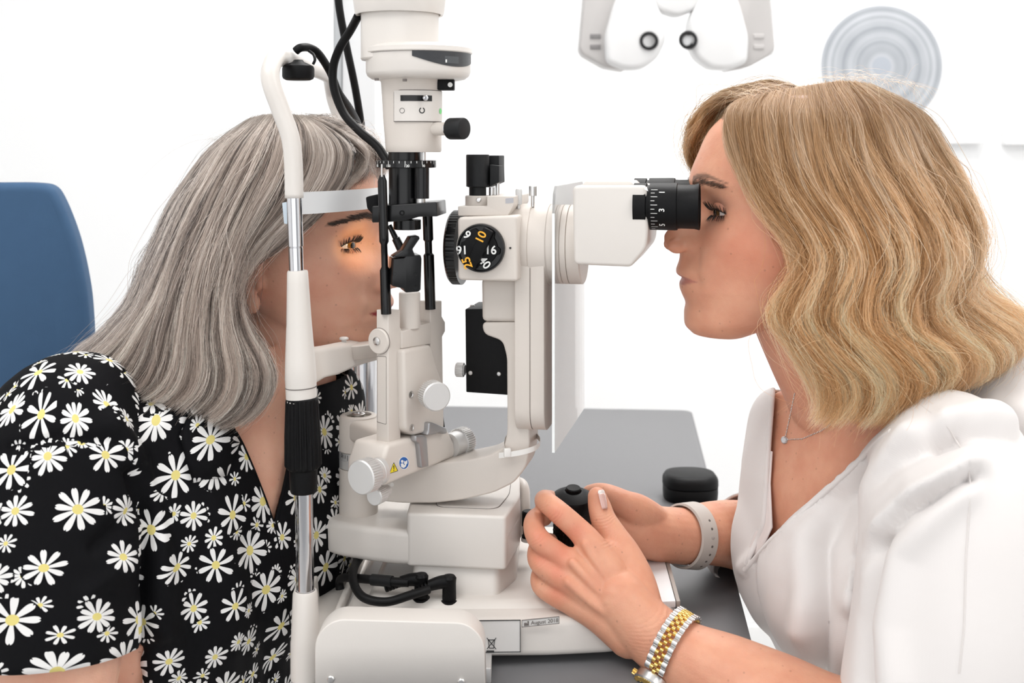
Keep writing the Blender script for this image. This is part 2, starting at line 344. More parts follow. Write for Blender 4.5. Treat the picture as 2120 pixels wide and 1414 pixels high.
for px, py in ((780, 163), (838, 164.5)):
    lathe('vent_hole', P(px, py, YT - 0.036), UP, [(-0.0015, 0), (-0.0015, 0.0018), (0.0005, 0.0018), (0.0005, 0)], SEAM, drum, 12)
def body_ring(py, l, r): c = (l + r) / 2; return (zat(py, YT), (c - 1060) * kt, (r - l) / 2 * kt)
bm = bmesh.new(); rings = []
for py, l, r in ((160, 784, 916), (172, 789, 914.5), (200, 791, 914), (250, 794, 914), (300, 798, 914), (312, 799, 914), (315, 801, 912)):
    z, cx, rr = body_ring(py, l, r)
    rings.append([bm.verts.new((cx + rr * math.cos(t), YT + rr * math.sin(t), z)) for t in [2 * math.pi * i / 64 for i in range(64)]])
for A, B in zip(rings, rings[1:]):
    for i in range(64): bm.faces.new((A[i], A[(i + 1) % 64], B[(i + 1) % 64], B[i]))
bm.faces.new(rings[0]); bm.faces.new(rings[-1])
hb = from_bm('housing_body', bm, BEIGE, SL)
HC = (853.5 - 1060) * kt; HR = 60.9 * kt
def ang(px, R=HR): return math.asin(max(-1, min(1, ((px - 1060) * kt - HC) / R)))
curve_patch('panel_edge', (HC, YT), HR + 0.0002, ang(821), math.radians(80), zat(188.5, YT), zat(253.5, YT), SEAM, hb, 24, 0.0004)
cp = curve_patch('control_panel', (HC, YT), HR + 0.0007, ang(822.5), math.radians(80), zat(190, YT), zat(252, YT), BEIGE2, hb, 24, 0.0004)
curve_patch('slot', (HC, YT), HR + 0.0012, ang(836), ang(895), zat(200, YT), zat(211.5, YT), BLACK, hb, 20, 0.0004)
def onbody(px, py, d=0.0): a = ang(px); return Vector((HC + (HR + d) * math.sin(a), YT - (HR + d) * math.cos(a), zat(py, YT))), Vector((math.sin(a), -math.cos(a), 0))
p, nrm = onbody(880, 205.5, 0.001)
lathe('lever_ball', p, nrm, [(-0.001, 0.0012), (0.003, 0.0012), (0.0032, 0.0018), (0.0045, 0.0024), (0.006, 0.0018), (0.0066, 0)], CHROME, hb, 20)
def ring_mark(px, py, r, wd, m, sweep=360, st=0):
    p, nrm = onbody(px, py, 0.00125); rt = UP.cross(nrm).normalized(); n = 32; vs = []; fs = []
    for i in range(n + 1):
        a = math.radians(st + sweep * i / n)
        for rr in (r, r - wd): vs.append(p + (rt * math.cos(a) + UP * math.sin(a)) * rr * kt)
    for i in range(n): fs.append((2 * i, 2 * i + 1, 2 * i + 3, 2 * i + 2))
    mesh('ring_mark', vs, fs, m, hb, smooth=0)
ring_mark(839, 231, 5.5, 0.9, BLACKINK); ring_mark(877, 230.5, 6.3, 2.2, BLACKINK, 320, 110); ring_mark(910.5, 231, 6, 6, mat('green_ink', (0.2, 0.75, 0.25), 0.5))
# black block with white dot below the drum
pb = Plane((0, YT - 0.012), (0, 1))
fb = prism('filter_block', rpoly([(905, 162), (940, 162), (940, 186), (905, 186)], 3), 0.016, BLACKM, SL, pb, bevel=0.0012)
lathe('white_dot', pb.at(932, 175.5), (0, -1, 0), [(0, 0), (0, 0.002), (0.0004, 0.002), (0.0004, 0)], WHITEINK, fb, 20)
# side knob
ax = Vector((0.82, -0.57, 0)).normalized(); base = Vector((HC, YT, zat(267.5, YT))) + ax * (HR - 0.004)
kn = lathe('knob_stem', base, ax, [(0, 0), (0, 0.0054), (0.0160, 0.0054), (0.0160, 0)], BEIGE, SL, 32)
lathe('stem_ring', base + ax * 0.016, ax, [(0, 0), (0, 0.0055), (0.0028, 0.0055), (0.0028, 0)], CHROME, kn, 32)
lathe('black_knob', base + ax * 0.0185, ax, rcyl(0, 0.0155, 0.0088, 0.0014), GREYM, kn, 40)
# ---- black optics below the housing
vl('slit_tube', 838, YT, [(310, 0), (310, 34), (340, 34), (340, 0)], BLACK)
vl('index_post', 877, YT - 0.012, [(314, 0), (314, 4.5), (336, 4.5), (336, 0)], STEEL, segs=16)
dial = vl('angle_dial', 841, YT, [(332, 0), (332, 61), (333, 62), (346, 62), (347, 61), (347, 0)], BLACK)
DC = P(841, 0, YT).x
def dial_mark(deg, h, wd):
    t = math.radians(deg); R = 62 * kt + 0.0003; d = Vector((math.sin(t), -math.cos(t), 0)); rt = Vector((math.cos(t), math.sin(t), 0)); c = Vector((DC, YT, 0)) + d * R
    mesh('scale_tick', [c + rt * s * wd * kt + UP * zat(y, YT) for s, y in ((-1, 333), (1, 333), (1, 333 + h), (-1, 333 + h))], [(0, 1, 2, 3)], WHITEINK, dial, smooth=0)
for i in range(-7, 8): dial_mark(i * 11 + 3, 7 if i % 3 == 0 else 4.5, 0.6)
for d, s in ((-30, '150'), (6, '120'), (39, '90'), (-64, '180')):
    t = math.radians(d); R = 62 * kt + 0.0004; dv = Vector((math.sin(t), -math.cos(t), 0))
    text_mesh('scale_number', s, 0.0029, WHITEINK, dial, Vector((DC, YT, zat(343, YT))) + dv * R, (math.cos(t), math.sin(t), 0), UP, bold=0.00005)
vl('slit_barrel', 838, YT, [(344, 0), (344, 33), (425, 33), (425, 0)], BLACK)
sb = vl('width_drum', 873, YT - 0.012, [(346, 0), (346, 15.5), (411, 15.5), (411, 0)], BLACK, segs=32)
vl('drum_foot', 871, YT - 0.012, [(411, 0), (411, 10), (420, 10), (420, 0)], STEEL, sb, segs=24)
vl('thin_pin', 790.5, 0.955, [(340, 0), (340, 2.2), (366, 2.2), (366, 0)], STEEL, segs=12)
# fork frame planes
TP = Plane(P(804, 700, 0.955), (-0.84, 0.54)); LP = Plane(TP.at(804, 700), (0.54, 0.84)); E = Vector((0.54, 0.84, 0)).normalized(); FN = -TP.n
def rod(name, x0, y0, x1, y1, Y, prof, segs=32):
    a = P(x0, y0, Y); b = P(x1, y1, Y); d = (b - a); L = d.length
    return lathe(name, a, d, [(f * L, r * kk(Y)) for f, r in prof], BLACK, SL, segs)
rod('guide_rod', 791, 362, 799.5, 650, 0.957, [(0, 0), (0, 5), (0.045, 9.5), (0.45, 9.8), (0.48, 9.8), (0.50, 6.8), (0.66, 6.8), (0.685, 10.5), (1, 10.8), (1, 0)])
rod('guide_rod', 885, 440, 891, 640, 1.005, [(0, 0), (0, 10.5), (0.28, 10.5), (0.30, 7.5), (0.42, 7.5), (0.44, 11), (1, 11), (1, 0)])
cl = prism('clamp_plate', rpoly([(770, 427), (904, 418), (906, 448), (866, 449), (838, 458), (770, 461)], 3), 0.046, BLACK, SL, Plane((0, YT - 0.028), (0.1, 0.99)), bevel=0.002)
lathe('clamp_screw', Plane((0, YT - 0.0285), (0.1, 0.99)).at(832, 441), (-0.1, -0.99, 0), [(-.001, 0), (-.001, 0.0022), (0.0002, 0.0022), (0.0002, 0.0012), (-0.001, 0.001), (-0.001, 0)], BLACKM, cl, 16)
prism('clamp_lever', rpoly([(757, 408), (783, 402), (783, 440), (772, 444), (760, 432)], 4), 0.014, BLACKM, SL, Plane((0, YT + 0.005), (0, 1)), bevel=0.0015)
vl('lens_mount', 843, YT, [(455, 0), (455, 28.5), (474, 28.5), (475, 27), (475, 0)], BLACK, segs=40)
rod('spare_lever', 806, 466, 838, 532, 1.015, [(0, 0), (0, 5), (0.4, 6), (0.42, 8.5), (1, 9.5), (1, 0)])
mp_ = Plane((0, YT - 0.016), (-0.25, 0.97))
prism('mirror_paddle', [(660 + x / 3.72, 360 + y / 3.72) for x, y in ((570, 642), (600, 622), (648, 592), (708, 487), (770, 478), (779, 497), (722, 580), (742, 628), (738, 640))], 0.016, BLACK, SL, mp_, bevel=0.001)
mb = prism('mirror_block', rpoly([(815, 536), (838, 534), (840, 530), (871, 528), (873, 536), (871, 600), (866, 604), (840, 606), (836, 598), (812, 592), (812, 575)], 2), 0.024, BLACK, SL, mp_, bevel=0.0016)
for px, py in ((817, 567), (860, 568), (860, 594)): lathe('set_screw', mp_.at(px, py), (0.25, -0.97, 0), [(-.001, 0), (-.001, 0.0014), (0.0001, 0.0014), (-0.0004, 0.0007), (-0.0004, 0)], GREYM, mb, 14)
# ---- cream fork arms and centre column
fl = prism('fork_arm', [(804, 643), (829, 641), (829, 677), (834, 689), (834, 710), (829, 724), (830, 917), (804, 921)], 0.0125, BEIGE, SL, TP, bevel=0.0009)
d_ = LP.at(786, 706); pdk = lathe('pivot_disc', d_, -E, [(-0.002, 0), (-0.002, 0.0104), (0.0016, 0.0104), (0.0024, 0.0096), (0.0024, 0)], BEIGE, fl, 40)
lathe('disc_seam', d_, -E, [(0, 0), (0, 0.0107), (0.0004, 0.0107), (0.0004, 0)], SEAM, fl, 40)
sc = lathe('slotted_screw', LP.at(781, 706, -0.0022), -E, [(0, 0), (0, 0.0036), (0.0016, 0.0032), (0.0024, 0.0018), (0.0024, 0)], STEEL, fl, 24)
prism('inset_panel_seam', rpoly([(780.5, 737), (799.5, 738), (799.5, 879), (780.5, 874)], 2), 0.0003, SEAM, fl, LP, off=-0.0002)
prism('inset_panel', rpoly([(781.2, 738), (798.8, 739), (798.8, 878), (781.2, 873)], 2), 0.0003, BEIGE, fl, LP, off=-0.0004)
prism('fork_arm', [(891, 624), (915, 622.5), (915, 655), (922, 667), (922, 686), (916, 697), (919, 884), (893, 893)], 0.0125, BEIGE, SL, TP, bevel=0.0009)
c = TP.at(861, 640, 0.008)
lathe('centre_post', (P(848, 0, 0.985).x, 0.985, 0), UP, [(zat(678, 0.985), 0), (zat(678, 0.985), 22 * kk(.985)), (zat(607, 0.985), 22 * kk(.985)), (zat(605, 0.985), 20.5 * kk(.985)), (zat(605, .985), 0)], BEIGE, SL, 40)
prism('post_collar', [(832, 686), (893, 667), (893, 712), (832, 722)], 0.022, BEIGE, SL, TP, off=-0.002, bevel=0.0008)
gb = prism('gear_housing', [(836, 725), (893, 714), (907, 762), (920, 802), (921, 886), (858, 902), (840, 891)], 0.022, BEIGE, SL, TP, off=-0.007, bevel=0.0028)
prism('gap_shade', [(827, 700), (893, 690), (921, 884), (827, 905)], 0.002, BLACKM, SL, TP, off=0.013)  # black sheet standing in for the shade between fork arms and gear housing
for px, py in ((851, 817), (852.5, 886)): lathe('hex_screw', TP.at(px, py, -0.0072), FN, [(-0.0004, 0), (-0.0004, 0.0031), (0.0003, 0.0031), (0.0003, 0.0024), (-0.0002, 0.002), (-0.0002, 0)], STEEL, gb, 6 * 3)
ka = Vector((0.42, -0.9, 0)).normalized(); kc = P(905, 822, 0.957)
lathe('width_knob', kc, ka, [(-0.0155, 0), (-0.0155, 0.0095), (-0.0135, 0.0118), (-0.001, 0.0118), (0, 0.0108), (0, 0)], SILVER, SL, ribs=40, ribamp=0.0012, ribrange=(-0.014, -0.0015))
# ---- cross block with its knobs, stickers and latch levers
cb = prism('tilt_block', [(804, 921), (926, 884), (941, 916), (944, 930), (942, 947), (797, 1007), (789, 990), (790, 965)], 0.036, BEIGE, SL, TP, off=-0.006, bevel=0.004, seg=4)
fc = P(746, 989, 0.918); q = 36 * kk(0.915)
lathe('tilt_knob', fc, -E, [(-0.013, 0), (-0.013, q * 0.9), (-0.012, q), (-0.001, q), (0, q * 0.93), (0, 0)], SILVER, SL, ribs=40, ribamp=0.0013, ribrange=(-0.0125, -0.0015))
lathe('knob_collar', fc, -E, [(-0.0235, 0), (-0.0235, q * 0.80), (-0.0190, q * 0.80), (-0.0186, q * 0.76), (-0.0182, q * .80), (-0.012, q * 0.80), (-0.012, 0)], SILVER, SL, 48)
fc = P(936, 921, 1.028); q = 29 * kk(1.03)
lathe('knob_collar', fc, E, [(-0.004, 0), (-0.004, q * 0.86), (0.009, q * 0.86), (0.009, 0)], SILVER, SL, 48)
lathe('tilt_knob', fc, E, [(0.009, 0), (0.009, q * 0.95), (0.0095, q), (0.019, q), (0.02, q * 0.93), (0.02, 0)], SILVER, SL, ribs=40, ribamp=0.0013, ribrange=(0.0095, 0.019))
a2 = Vector((-0.42, -0.9, 0)).normalized(); fc = P(774, 1029, 0.955); q = 18.5 * kk(0.955)
lathe('lock_knob', fc, a2, [(-0.02, 0), (-0.02, q * 0.7), (-0.012, q * 0.7), (-0.0115, q), (-0.001, q), (0, q * 0.9), (0, 0)], SILVER, SL, ribs=30, ribamp=0.0005, ribrange=(-0.0115, -0.0015))
YEL = mat('warning_yellow', (0.85, 0.68, 0.02), 0.5); BLU = mat('sign_blue', (0.015, 0.12, 0.42), 0.5)
prism('warning_sticker_border', rpoly([(815.5, 957), (824.5, 975), (806, 981)], 1.5), 0.0002, BLACKINK, cb, TP, off=-0.0062)
prism('warning_sticker', rpoly([(815.4, 959.5), (822.8, 974.4), (807.5, 979.4)], 1.2), 0.0002, YEL, cb, TP, off=-0.0064)
prism('exclamation_mark', [(814.6, 964), (816.6, 963.5), (816, 972), (815.2, 972.2)], 0.0002, BLACKINK, cb, TP, off=-0.0066)
prism('exclamation_dot', [(814.8, 973.6), (816.4, 973.2), (816.4, 975), (814.8, 975.4)], 0.0002, BLACKINK, cb, TP, off=-0.0066)
def oval(cx, cy, rx, ry, n=28, a0=0, a1=360): return [(cx + rx * math.cos(math.radians(a0 + (a1 - a0) * i / n)), cy + ry * math.sin(math.radians(a0 + (a1 - a0) * i / n))) for i in range(n)]
prism('sign_rim', oval(836.5, 958.5, 10.6, 13.5), 0.0002, WHITEINK, cb, TP, off=-0.0062)
prism('sign_disc', oval(836.5, 958.5, 9.4, 12.2), 0.0002, BLU, cb, TP, off=-0.0064)
prism('sign_head', oval(832.8, 955.3, 2.4, 3.0), 0.0002, WHITEINK, cb, TP, off=-0.0066)
prism('sign_figure', [(830, 960), (834, 959), (837, 963), (842, 960), (840, 966), (836, 969), (831, 967)], 0.0002, WHITEINK, cb, TP, off=-0.0066)
prism('sign_book', [(836.8, 954), (839.6, 955.5), (843.4, 952.5), (843.4, 959.5), (839.6, 962), (836.8, 960)], 0.0002, WHITEINK, cb, TP, off=-0.0067)
lv = mat('grey_alloy', (0.42, 0.42, 0.43), 0.38, metal=0.8)
Z2 = lambda x, y: (680 + x / 4.42, 740 + y / 4.42)
prism('latch_lever', [Z2(*q) for q in ((800, 720), (880, 712), (905, 735), (922, 1000), (855, 1012), (832, 790), (800, 770))], 0.006, lv, SL, TP, off=-0.0105, bevel=0.0012)
prism('release_lever', [Z2(*q) for q in ((922, 600), (950, 594), (1080, 645), (1090, 668), (1085, 698), (1058, 702), (1028, 680), (985, 702), (905, 712), (918, 680))], 0.008, lv, SL, TP, off=-0.012, bevel=0.0012)
# ---- pivot column
PV = (P(742, 0, 1.04).x, 1.04)
pk = kk(1.04)
def pvl(name, prof, m, parent=SL, **kw): return lathe(name, (PV[0], PV[1], 0), UP, [(zat(py, 1.04), r * pk) for py, r in prof], m, parent, 56, **kw)
pv = pvl('pivot_column', [(1068, 0), (1068, 40), (1062, 40.5), (966, 39), (966, 36), (930, 36), (930, 39.5), (866, 39.5), (860, 38), (858, 35), (858, 27), (864, 26), (864, 0)], BEIGE)
pvl('scale_ring', [(964, 0), (964, 39.2), (948, 39.2), (947.5, 38.6), (947, 39.4), (932, 39.4), (932, 0)], SILVER, pv)
pvl('base_seam', [(1062, 0), (1062, 41), (1060, 41), (1060, 0)], SEAM, pv)
bl = pvl('bolt_washer', [(864, 0), (864, 24), (861, 24), (861, 15), (862, 0)], mat('oily_steel', (0.20, 0.17, 0.12), 0.3, metal=0.9), pv)
pvl('bolt_head', [(862, 0), (862, 14), (856, 14), (855, 12.5), (855, 7), (859, 6), (859, 0)], STEEL, pv)
for i in range(9):
    t = math.radians(-62 + i * 9); d = Vector((math.sin(t), -math.cos(t), 0)); rt = Vector((math.cos(t), math.sin(t), 0)); cc = Vector((PV[0], PV[1], 0)) + d * (39.4 * pk + 0.0003)
    y0, y1 = (934, 945 if i % 4 == 0 else 941) if i < 5 else (949, 962 if i % 3 == 0 else 957)
    mesh('scale_tick', [cc + rt * s * 0.00022 + UP * zat(y, 1.04) for s, y in ((-1, y0), (1, y0), (1, y1), (-1, y1))], [(0, 1, 2, 3)], BLACKINK, pv, smooth=0)
text_mesh('scale_number', '0', 0.005, BLACKINK, pv, Vector((PV[0], PV[1], zat(936, 1.04))) + Vector((math.sin(-0.86), -math.cos(-0.86), 0)) * (39.4 * pk + .0004), (math.cos(-.86), math.sin(-.86), 0), UP)
tc_ = TP.at(815, 905, 0.02); aa = Vector((PV[0], PV[1], 0)); bb = Vector((tc_.x, tc_.y, 0)); mid = (aa + bb) / 2
rbox('lamp_arm', (mid.x, mid.y, zat(908, 1.0)), ((bb - aa).length + 0.006, 0.028, 0.019), BEIGE, SL, 0.005, math.atan2((bb - aa).y, (bb - aa).x), 4)
prism('rail_strip', [(697, 858), (703, 851), (704, 1046), (699, 1046)], 0.03, SILVER, SL, Plane((0, 1.03), (0.3, 0.95)), bevel=0.0004)
# ---- microscope
MA = Vector((0.98, -0.2, 0)).normalized(); MN = Vector((0.2, 0.98, 0)).normalized()
MP = Plane(PV, MN)
def mp(px, py, off=0.0): return MP.at(px, py, off)
arm = prism('microscope_arm', rpoly([(770, 970), (880, 962), (960, 954), (1010, 944), (1043, 926), (1050, 895), (1049, 740), (1040, 706), (1001, 692), (997, 667), (1075, 666), (1078, 860), (1096, 872), (1097, 930), (1089, 968), (1064, 1000), (1020, 1021), (960, 1035), (900, 1042), (830, 1042), (770, 1036)], 12), 0.04, BEIGE, SL, MP, off=-0.02, bevel=0.0075, seg=4)
lathe('plug', mp(812, 1003, -0.0198), -MN, [(0, 0), (0, 0.0017), (0.0004, 0.0017), (0.0004, 0)], WHITEP, arm, 16)
prism('microscope_stem', [(996, 575), (1076, 575), (1076, 667), (997, 666)], 0.044, BEIGE, SL, MP, off=-0.022, bevel=0.004, seg=3)
bx = prism('light_box', [(963, 640), (1052, 640), (1052, 818), (965, 812)], 0.05, BLACKM, SL, MP, off=-0.006, bevel=0.0008)
for px, py in ((974, 772), (1033, 774)): screw(mp(px, py, -0.0058), -MN, 0.0019, bx)
screw(mp(978, 634, 0.015), UP, 0.0022, bx)
lathe('box_knob', mp(963, 766, 0.004), -MA, [(0, 0), (0, 0.0045), (0.0012, 0.0045), (0.0012, 0.0062), (0.0072, 0.0062), (0.008, 0.0055), (0.008, 0)], SILVER, bx, ribs=24, ribamp=0.0005, ribrange=(0.0012, 0.0072))
mb_ = prism('microscope_body', rpoly([(947, 450), (1070, 446), (1072, 583), (948, 580)], 9), 0.088, BEIGE, SL, MP, off=-0.045, bevel=0.006, seg=5)
ob = mp(949, 512, 0.0)
lathe('objective_ring', ob, -MA, [(-0.004, 0), (-0.004, 0.032), (0.0035, 0.032), (0.0055, 0.030), (0.0075, 0.024), (0.0075, 0.020), (0.004, 0.019), (0.004, 0)], BLACK, mb_, ribs=60, ribamp=0.0003, ribrange=(-0.004, 0.0035))
lathe('front_lens', ob, -MA, [(0.004, 0), (0.004, 0.019), (0.005, 0.012), (0.0055, 0)], mat('dark_glass', (0.01, 0.012, 0.02), 0.03, spec=1.0), mb_, 40)
dc = mp(997, 513, -0.0452); dr = 50.5 * MP.k(997, -.045)
lathe('dial_rim', dc, -MN, [(0, 0), (0, dr * 1.05), (0.0006, dr * 1.05), (0.0008, 0)], BEIGE, mb_, 64)
dl = lathe('magnification_dial', dc, -MN, [(0, 0), (0, dr), (0.0035, dr), (0.0048, dr * 0.975), (0.005, dr * 0.93), (0.0028, dr * 0.9), (0.0028, 0)], BLACK, mb_, 72)
R_ = MA; 
def onm(dx, dy, h): k = MP.k(997, -.045); return dc + MA * dx * k - UP * dy * k - MN * h
def dpoly(name, pts, h0, h1, m, parent, bev=0.0008):
    bm = bmesh.new(); a = [bm.verts.new(onm(x, y, h1)) for x, y in pts]; b = [bm.verts.new(onm(x, y, h0)) for x, y in pts]; n = len(a); bm.faces.new(a); bm.faces.new(b[::-1])
    for i in range(n): bm.faces.new((a[i], a[(i + 1) % n], b[(i + 1) % n], b[i]))
    return from_bm(name, bm, m, parent, 35, bev, 2)
rot = lambda pts, a: [(x * math.cos(a) - y * math.sin(a), x * math.sin(a) + y * math.cos(a)) for x, y in pts]
star = []
for i in range(48):
    a = 2 * math.pi * i / 48; rr = 36 + 6.5 * (1 if math.cos(6 * a) > 0.1 else 0); star.append((rr * math.cos(a), rr * math.sin(a)))
dpoly('dial_face', rot(star, 0.15), 0.0026, 0.0045, BLACKM, mb_)
dpoly('dial_grip', rot([(-11, -45), (11, -45), (13, 0), (11, 45), (-11, 45), (-13, 0)], math.radians(27)), 0.0026, 0.0098, BLACKM, mb_, 0.0016)
for s, dx, dy, rt_, col in (('6', -27, -28, 140, WHITEINK), ('10', 5, -23.5, 65, ORANGEINK), ('16', -39, 3.5, 183, WHITEINK), ('16', 22, 4, 0, WHITEINK), ('25', -24, 29, 110, ORANGEINK), ('40', 9, 30, -50, WHITEINK)):
    a = math.radians(rt_); r = MA * math.cos(a) + UP * math.sin(a); u = -MA * math.sin(a) + UP * math.cos(a)
    text_mesh('dial_number', s, 0.0098, col, mb_, onm(dx, dy, 0.0102 if s in ('10', '25') else 0.0049), r, u, bold=0.00018)
lathe('index_hole', mp(1056.5, 513.5, -0.0452), -MN, [(0, 0), (0, 0.0009), (0.0003, 0.0009), (0.0003, 0)], BLACKINK, mb_, 12)
# top plate and camera adapter
tpl = prism('top_plate', rpoly([(948, 427), (1008, 427), (1008, 406), (1064, 406), (1064, 424), (1051, 447), (948, 447)], 2.5), 0.066, BEIGE, SL, MP, off=-0.034, bevel=0.002)
prism('plate_label', rpoly([(1046.5, 411), (1063, 409.5), (1063, 420), (1046.5, 421.5)], 1), 0.0003, mat('label_grey', (0.45, 0.45, 0.48), 0.5), tpl, MP, off=-0.0342)
cc = mp(989, 415, -0.012); k = MP.k(989)
lathe('adapter_socket', Vector((cc.x, cc.y, zat(427, cc.y))), UP, [(0, 0), (0, 25.5 * k), (0.0085, 25.5 * k), (0.0092, 24 * k), (0.0092, 0)], BEIGE, tpl, 40)
for dpx in (0, -24): screw(mp(991 + dpx, 414, -0.0228 if not dpx else -0.012), (-MN if not dpx else -MA), 0.0021, tpl)
ad = lathe('adapter_cylinder', Vector((cc.x, cc.y, zat(404, cc.y))), UP, [(-0.002, 0), (-0.002, 17.5 * k), (0.0065, 17.5 * k), (0.0075, 23.5 * k), (0.0335, 23.8 * k), (0.0345, 22.8 * k), (0.0345, 0)], GREYM, SL, 48)
prism('adapter_block', [(1008, 322), (1033, 322), (1033, 345), (1034, 378), (1010, 388), (1005, 388)], 0.022, GREYM, ad, MP, off=-0.004, bevel=0.0006)
prism('adapter_arm', [(1014, 341), (1033, 343), (1033, 377), (1014, 386)], 0.018, GREYM, ad, MP, off=-0.016, bevel=0.0006)
for px, y0, r in ((1018, 388, 6), (1030, 374, 4)):
    q = mp(px, 400, -0.006); lathe('locating_pin', Vector((q.x, q.y, zat(408, q.y))), UP, [(0, 0), (0, r * k), ((408 - y0) * k, r * k), ((408 - y0) * k, 0)], STEEL, ad, 20)
q = mp(1074, 420, -0.014); lathe('ribbed_pin', Vector((q.x, q.y, zat(432, q.y))), UP, [(0, 0), (0, 3.4 * k), (0.003, 3.4 * k), (0.0036, 6.6 * k), (0.0155, 6.6 * k), (0.0165, 5.4 * k), (0.0165, 0)], SILVER, SL, ribs=16, ribamp=0.0003, ribrange=(0.0036, 0.0155))
q = mp(1103, 420, -0.014); lathe('clamp_pin', Vector((q.x, q.y, zat(428, q.y))), UP, [(0, 0), (0, 3.6 * k), (0.009, 3.6 * k), (0.0092, 8 * k), (0.0172, 8 * k), (0.0175, 7 * k), (0.0175, 0)], STEEL, SL, 24)
# stereo drum, long pad, disc stack
def alathe(name, px, py, off, prof, m, parent=SL, segs=64): return lathe(name, mp(px, py, off), MA, prof, m, parent, segs)
k = MP.k(1100); Rd = 84 * k
dr1 = alathe('stereo_drum', 1062, 505, 0, [(0, 0), (0, Rd * 0.93), (0.003, Rd * 0.985), (0.018, Rd * 1.01), (0.0185, Rd * .995), (0.019, Rd * 1.015), (0.033, Rd * 1.0), (0.0345, Rd * 0.95), (0.0345, 0)], BEIGE)
pb_ = Plane(mp(1078, 700), MA)
def slab(name, x0, x1, y0, y1, hw, m, r, parent):
    a = mp(x0, 700).dot(MA); k = MP.k(1100); cz = mp(1078, y0).z; bz = mp(1078, y1).z; pc = mp(1078, 700); L = (x1 - x0) * k
    prof = rpoly([(-hw, cz), (hw, cz), (hw, bz), (-hw, bz)], [0.001, 0.001, r, r], 8); o = mp(x0, 700)
    bm = bmesh.new(); A = [bm.verts.new(Vector((o.x, o.y, 0)) + MN * u + UP * z) for u, z in prof]; B = [bm.verts.new(v.co + MA * L) for v in A]; n = len(A)
    bm.faces.new(A); bm.faces.new(B[::-1])
    for i in range(n): bm.faces.new((A[i], B[i], B[(i + 1) % n], A[(i + 1) % n]))
    return from_bm(name, bm, m, parent, 35, 0.0022, 3)
sl1 = slab('rear_pad', 1080, 1111, 510, 881, 0.031, BEIGE, 0.022, SL)
slab('rear_pad_seam', 1110.5, 1112, 512, 880, 0.0305, SEAM, 0.022, sl1)
slab('rear_pad_half', 1111.5, 1140, 510, 880, 0.031, BEIGE, 0.022, SL)
ds = alathe('disc_stack', 1141, 505, 0, [(0, 0), (0, 0.0335), (0.0065, 0.0335), (0.0068, 0.0328), (0.0072, 0.0335), (0.0115, 0.0335), (0.0118, 0.0325), (0.0123, 0.0335), (0.0168, 0.0335), (0.017, 0.0322), (0.0176, 0.0335), (0.0275, 0.0335), (0.0285, 0.0322), (0.0285, 0)], BEIGE)
# binocular head
bh = prism('binocular_head', rpoly([(1185, 384), (1338, 384), (1342, 480), (1338, 515), (1306, 553), (1188, 548), (1186, 470)], [14, 10, 12, 12, 8, 12, 30]), 0.094, BEIGE2, SL, MP, off=-0.046, bevel=0.009, seg=5)
prism('head_cover', rpoly([(1212, 376), (1305, 376), (1320, 388), (1200, 388)], 3), 0.06, BEIGE2, bh, MP, off=-0.03, bevel=0.001)
for o_, nm in ((-0.030, 0), (0.031, 1)):
    oc = mp(1324, 427 if nm == 0 else 417, o_); k = MP.k(1324, o_); r = 49 * k
    ep = lathe('eyepiece', oc, MA, [(-0.004, 0), (-0.004, r * 0.98), (0.006, r * 0.98), (0.0065, r * 0.90), (0.0085, r * 0.90), (0.0088, r * 0.99), (0.029, r * 1.0), (0.0305, r * 0.985), (0.031, r * 0.93), (0.034, r * 0.92), (0.044, r * 0.93), (0.047, r * 0.97), (0.048, r * 0.985), (0.0485, r * 0.95), (0.044, r * 0.86), (0.038, r * 0.8), (0.038, 0)], BLACKM, SL, 72)
    lathe('eye_lens', oc, MA, [(0.038, 0), (0.038, r * 0.8), (0.039, r * 0.4), (0.0392, 0)], MATS['dark_glass'], ep, 40)
    for i in range(-6, 9):
        t = math.radians(i * 10 + 14); d = -MN * math.cos(t) - UP * math.sin(t); rt = MN * math.sin(t) - UP * math.cos(t); long = i % 2 == 0
        c0 = oc + d * (r * 0.992 + 0.0003); L = 0.0052 if long else 0.003
        mesh('diopter_tick', [c0 + MA * a + rt * s * 0.00022 for a, s in ((0.0105, -1), (0.0105 + L, -1), (0.0105 + L, 1), (0.0105, 1))], [(0, 1, 2, 3)], WHITEINK, ep, smooth=0)
    for dg, s in ((6, '3'), (46, '5'), (-38, '1')):
        t = math.radians(dg); d = -MN * math.cos(t) - UP * math.sin(t); rt = MN * math.sin(t) - UP * math.cos(t)
        text_mesh('diopter_number', s if s != '1' else 'I', 0.0062, WHITEINK, ep, oc + d * (r * 0.996 + 0.0004) + MA * 0.0195, rt * -1, MA * -1, bold=0.0001)
    prism('pointer', [(1333, 392), (1339, 386), (1342, 396)], 0.001, STEEL, ep, MP, off=o_ - r * 0.93) if nm == 0 else None
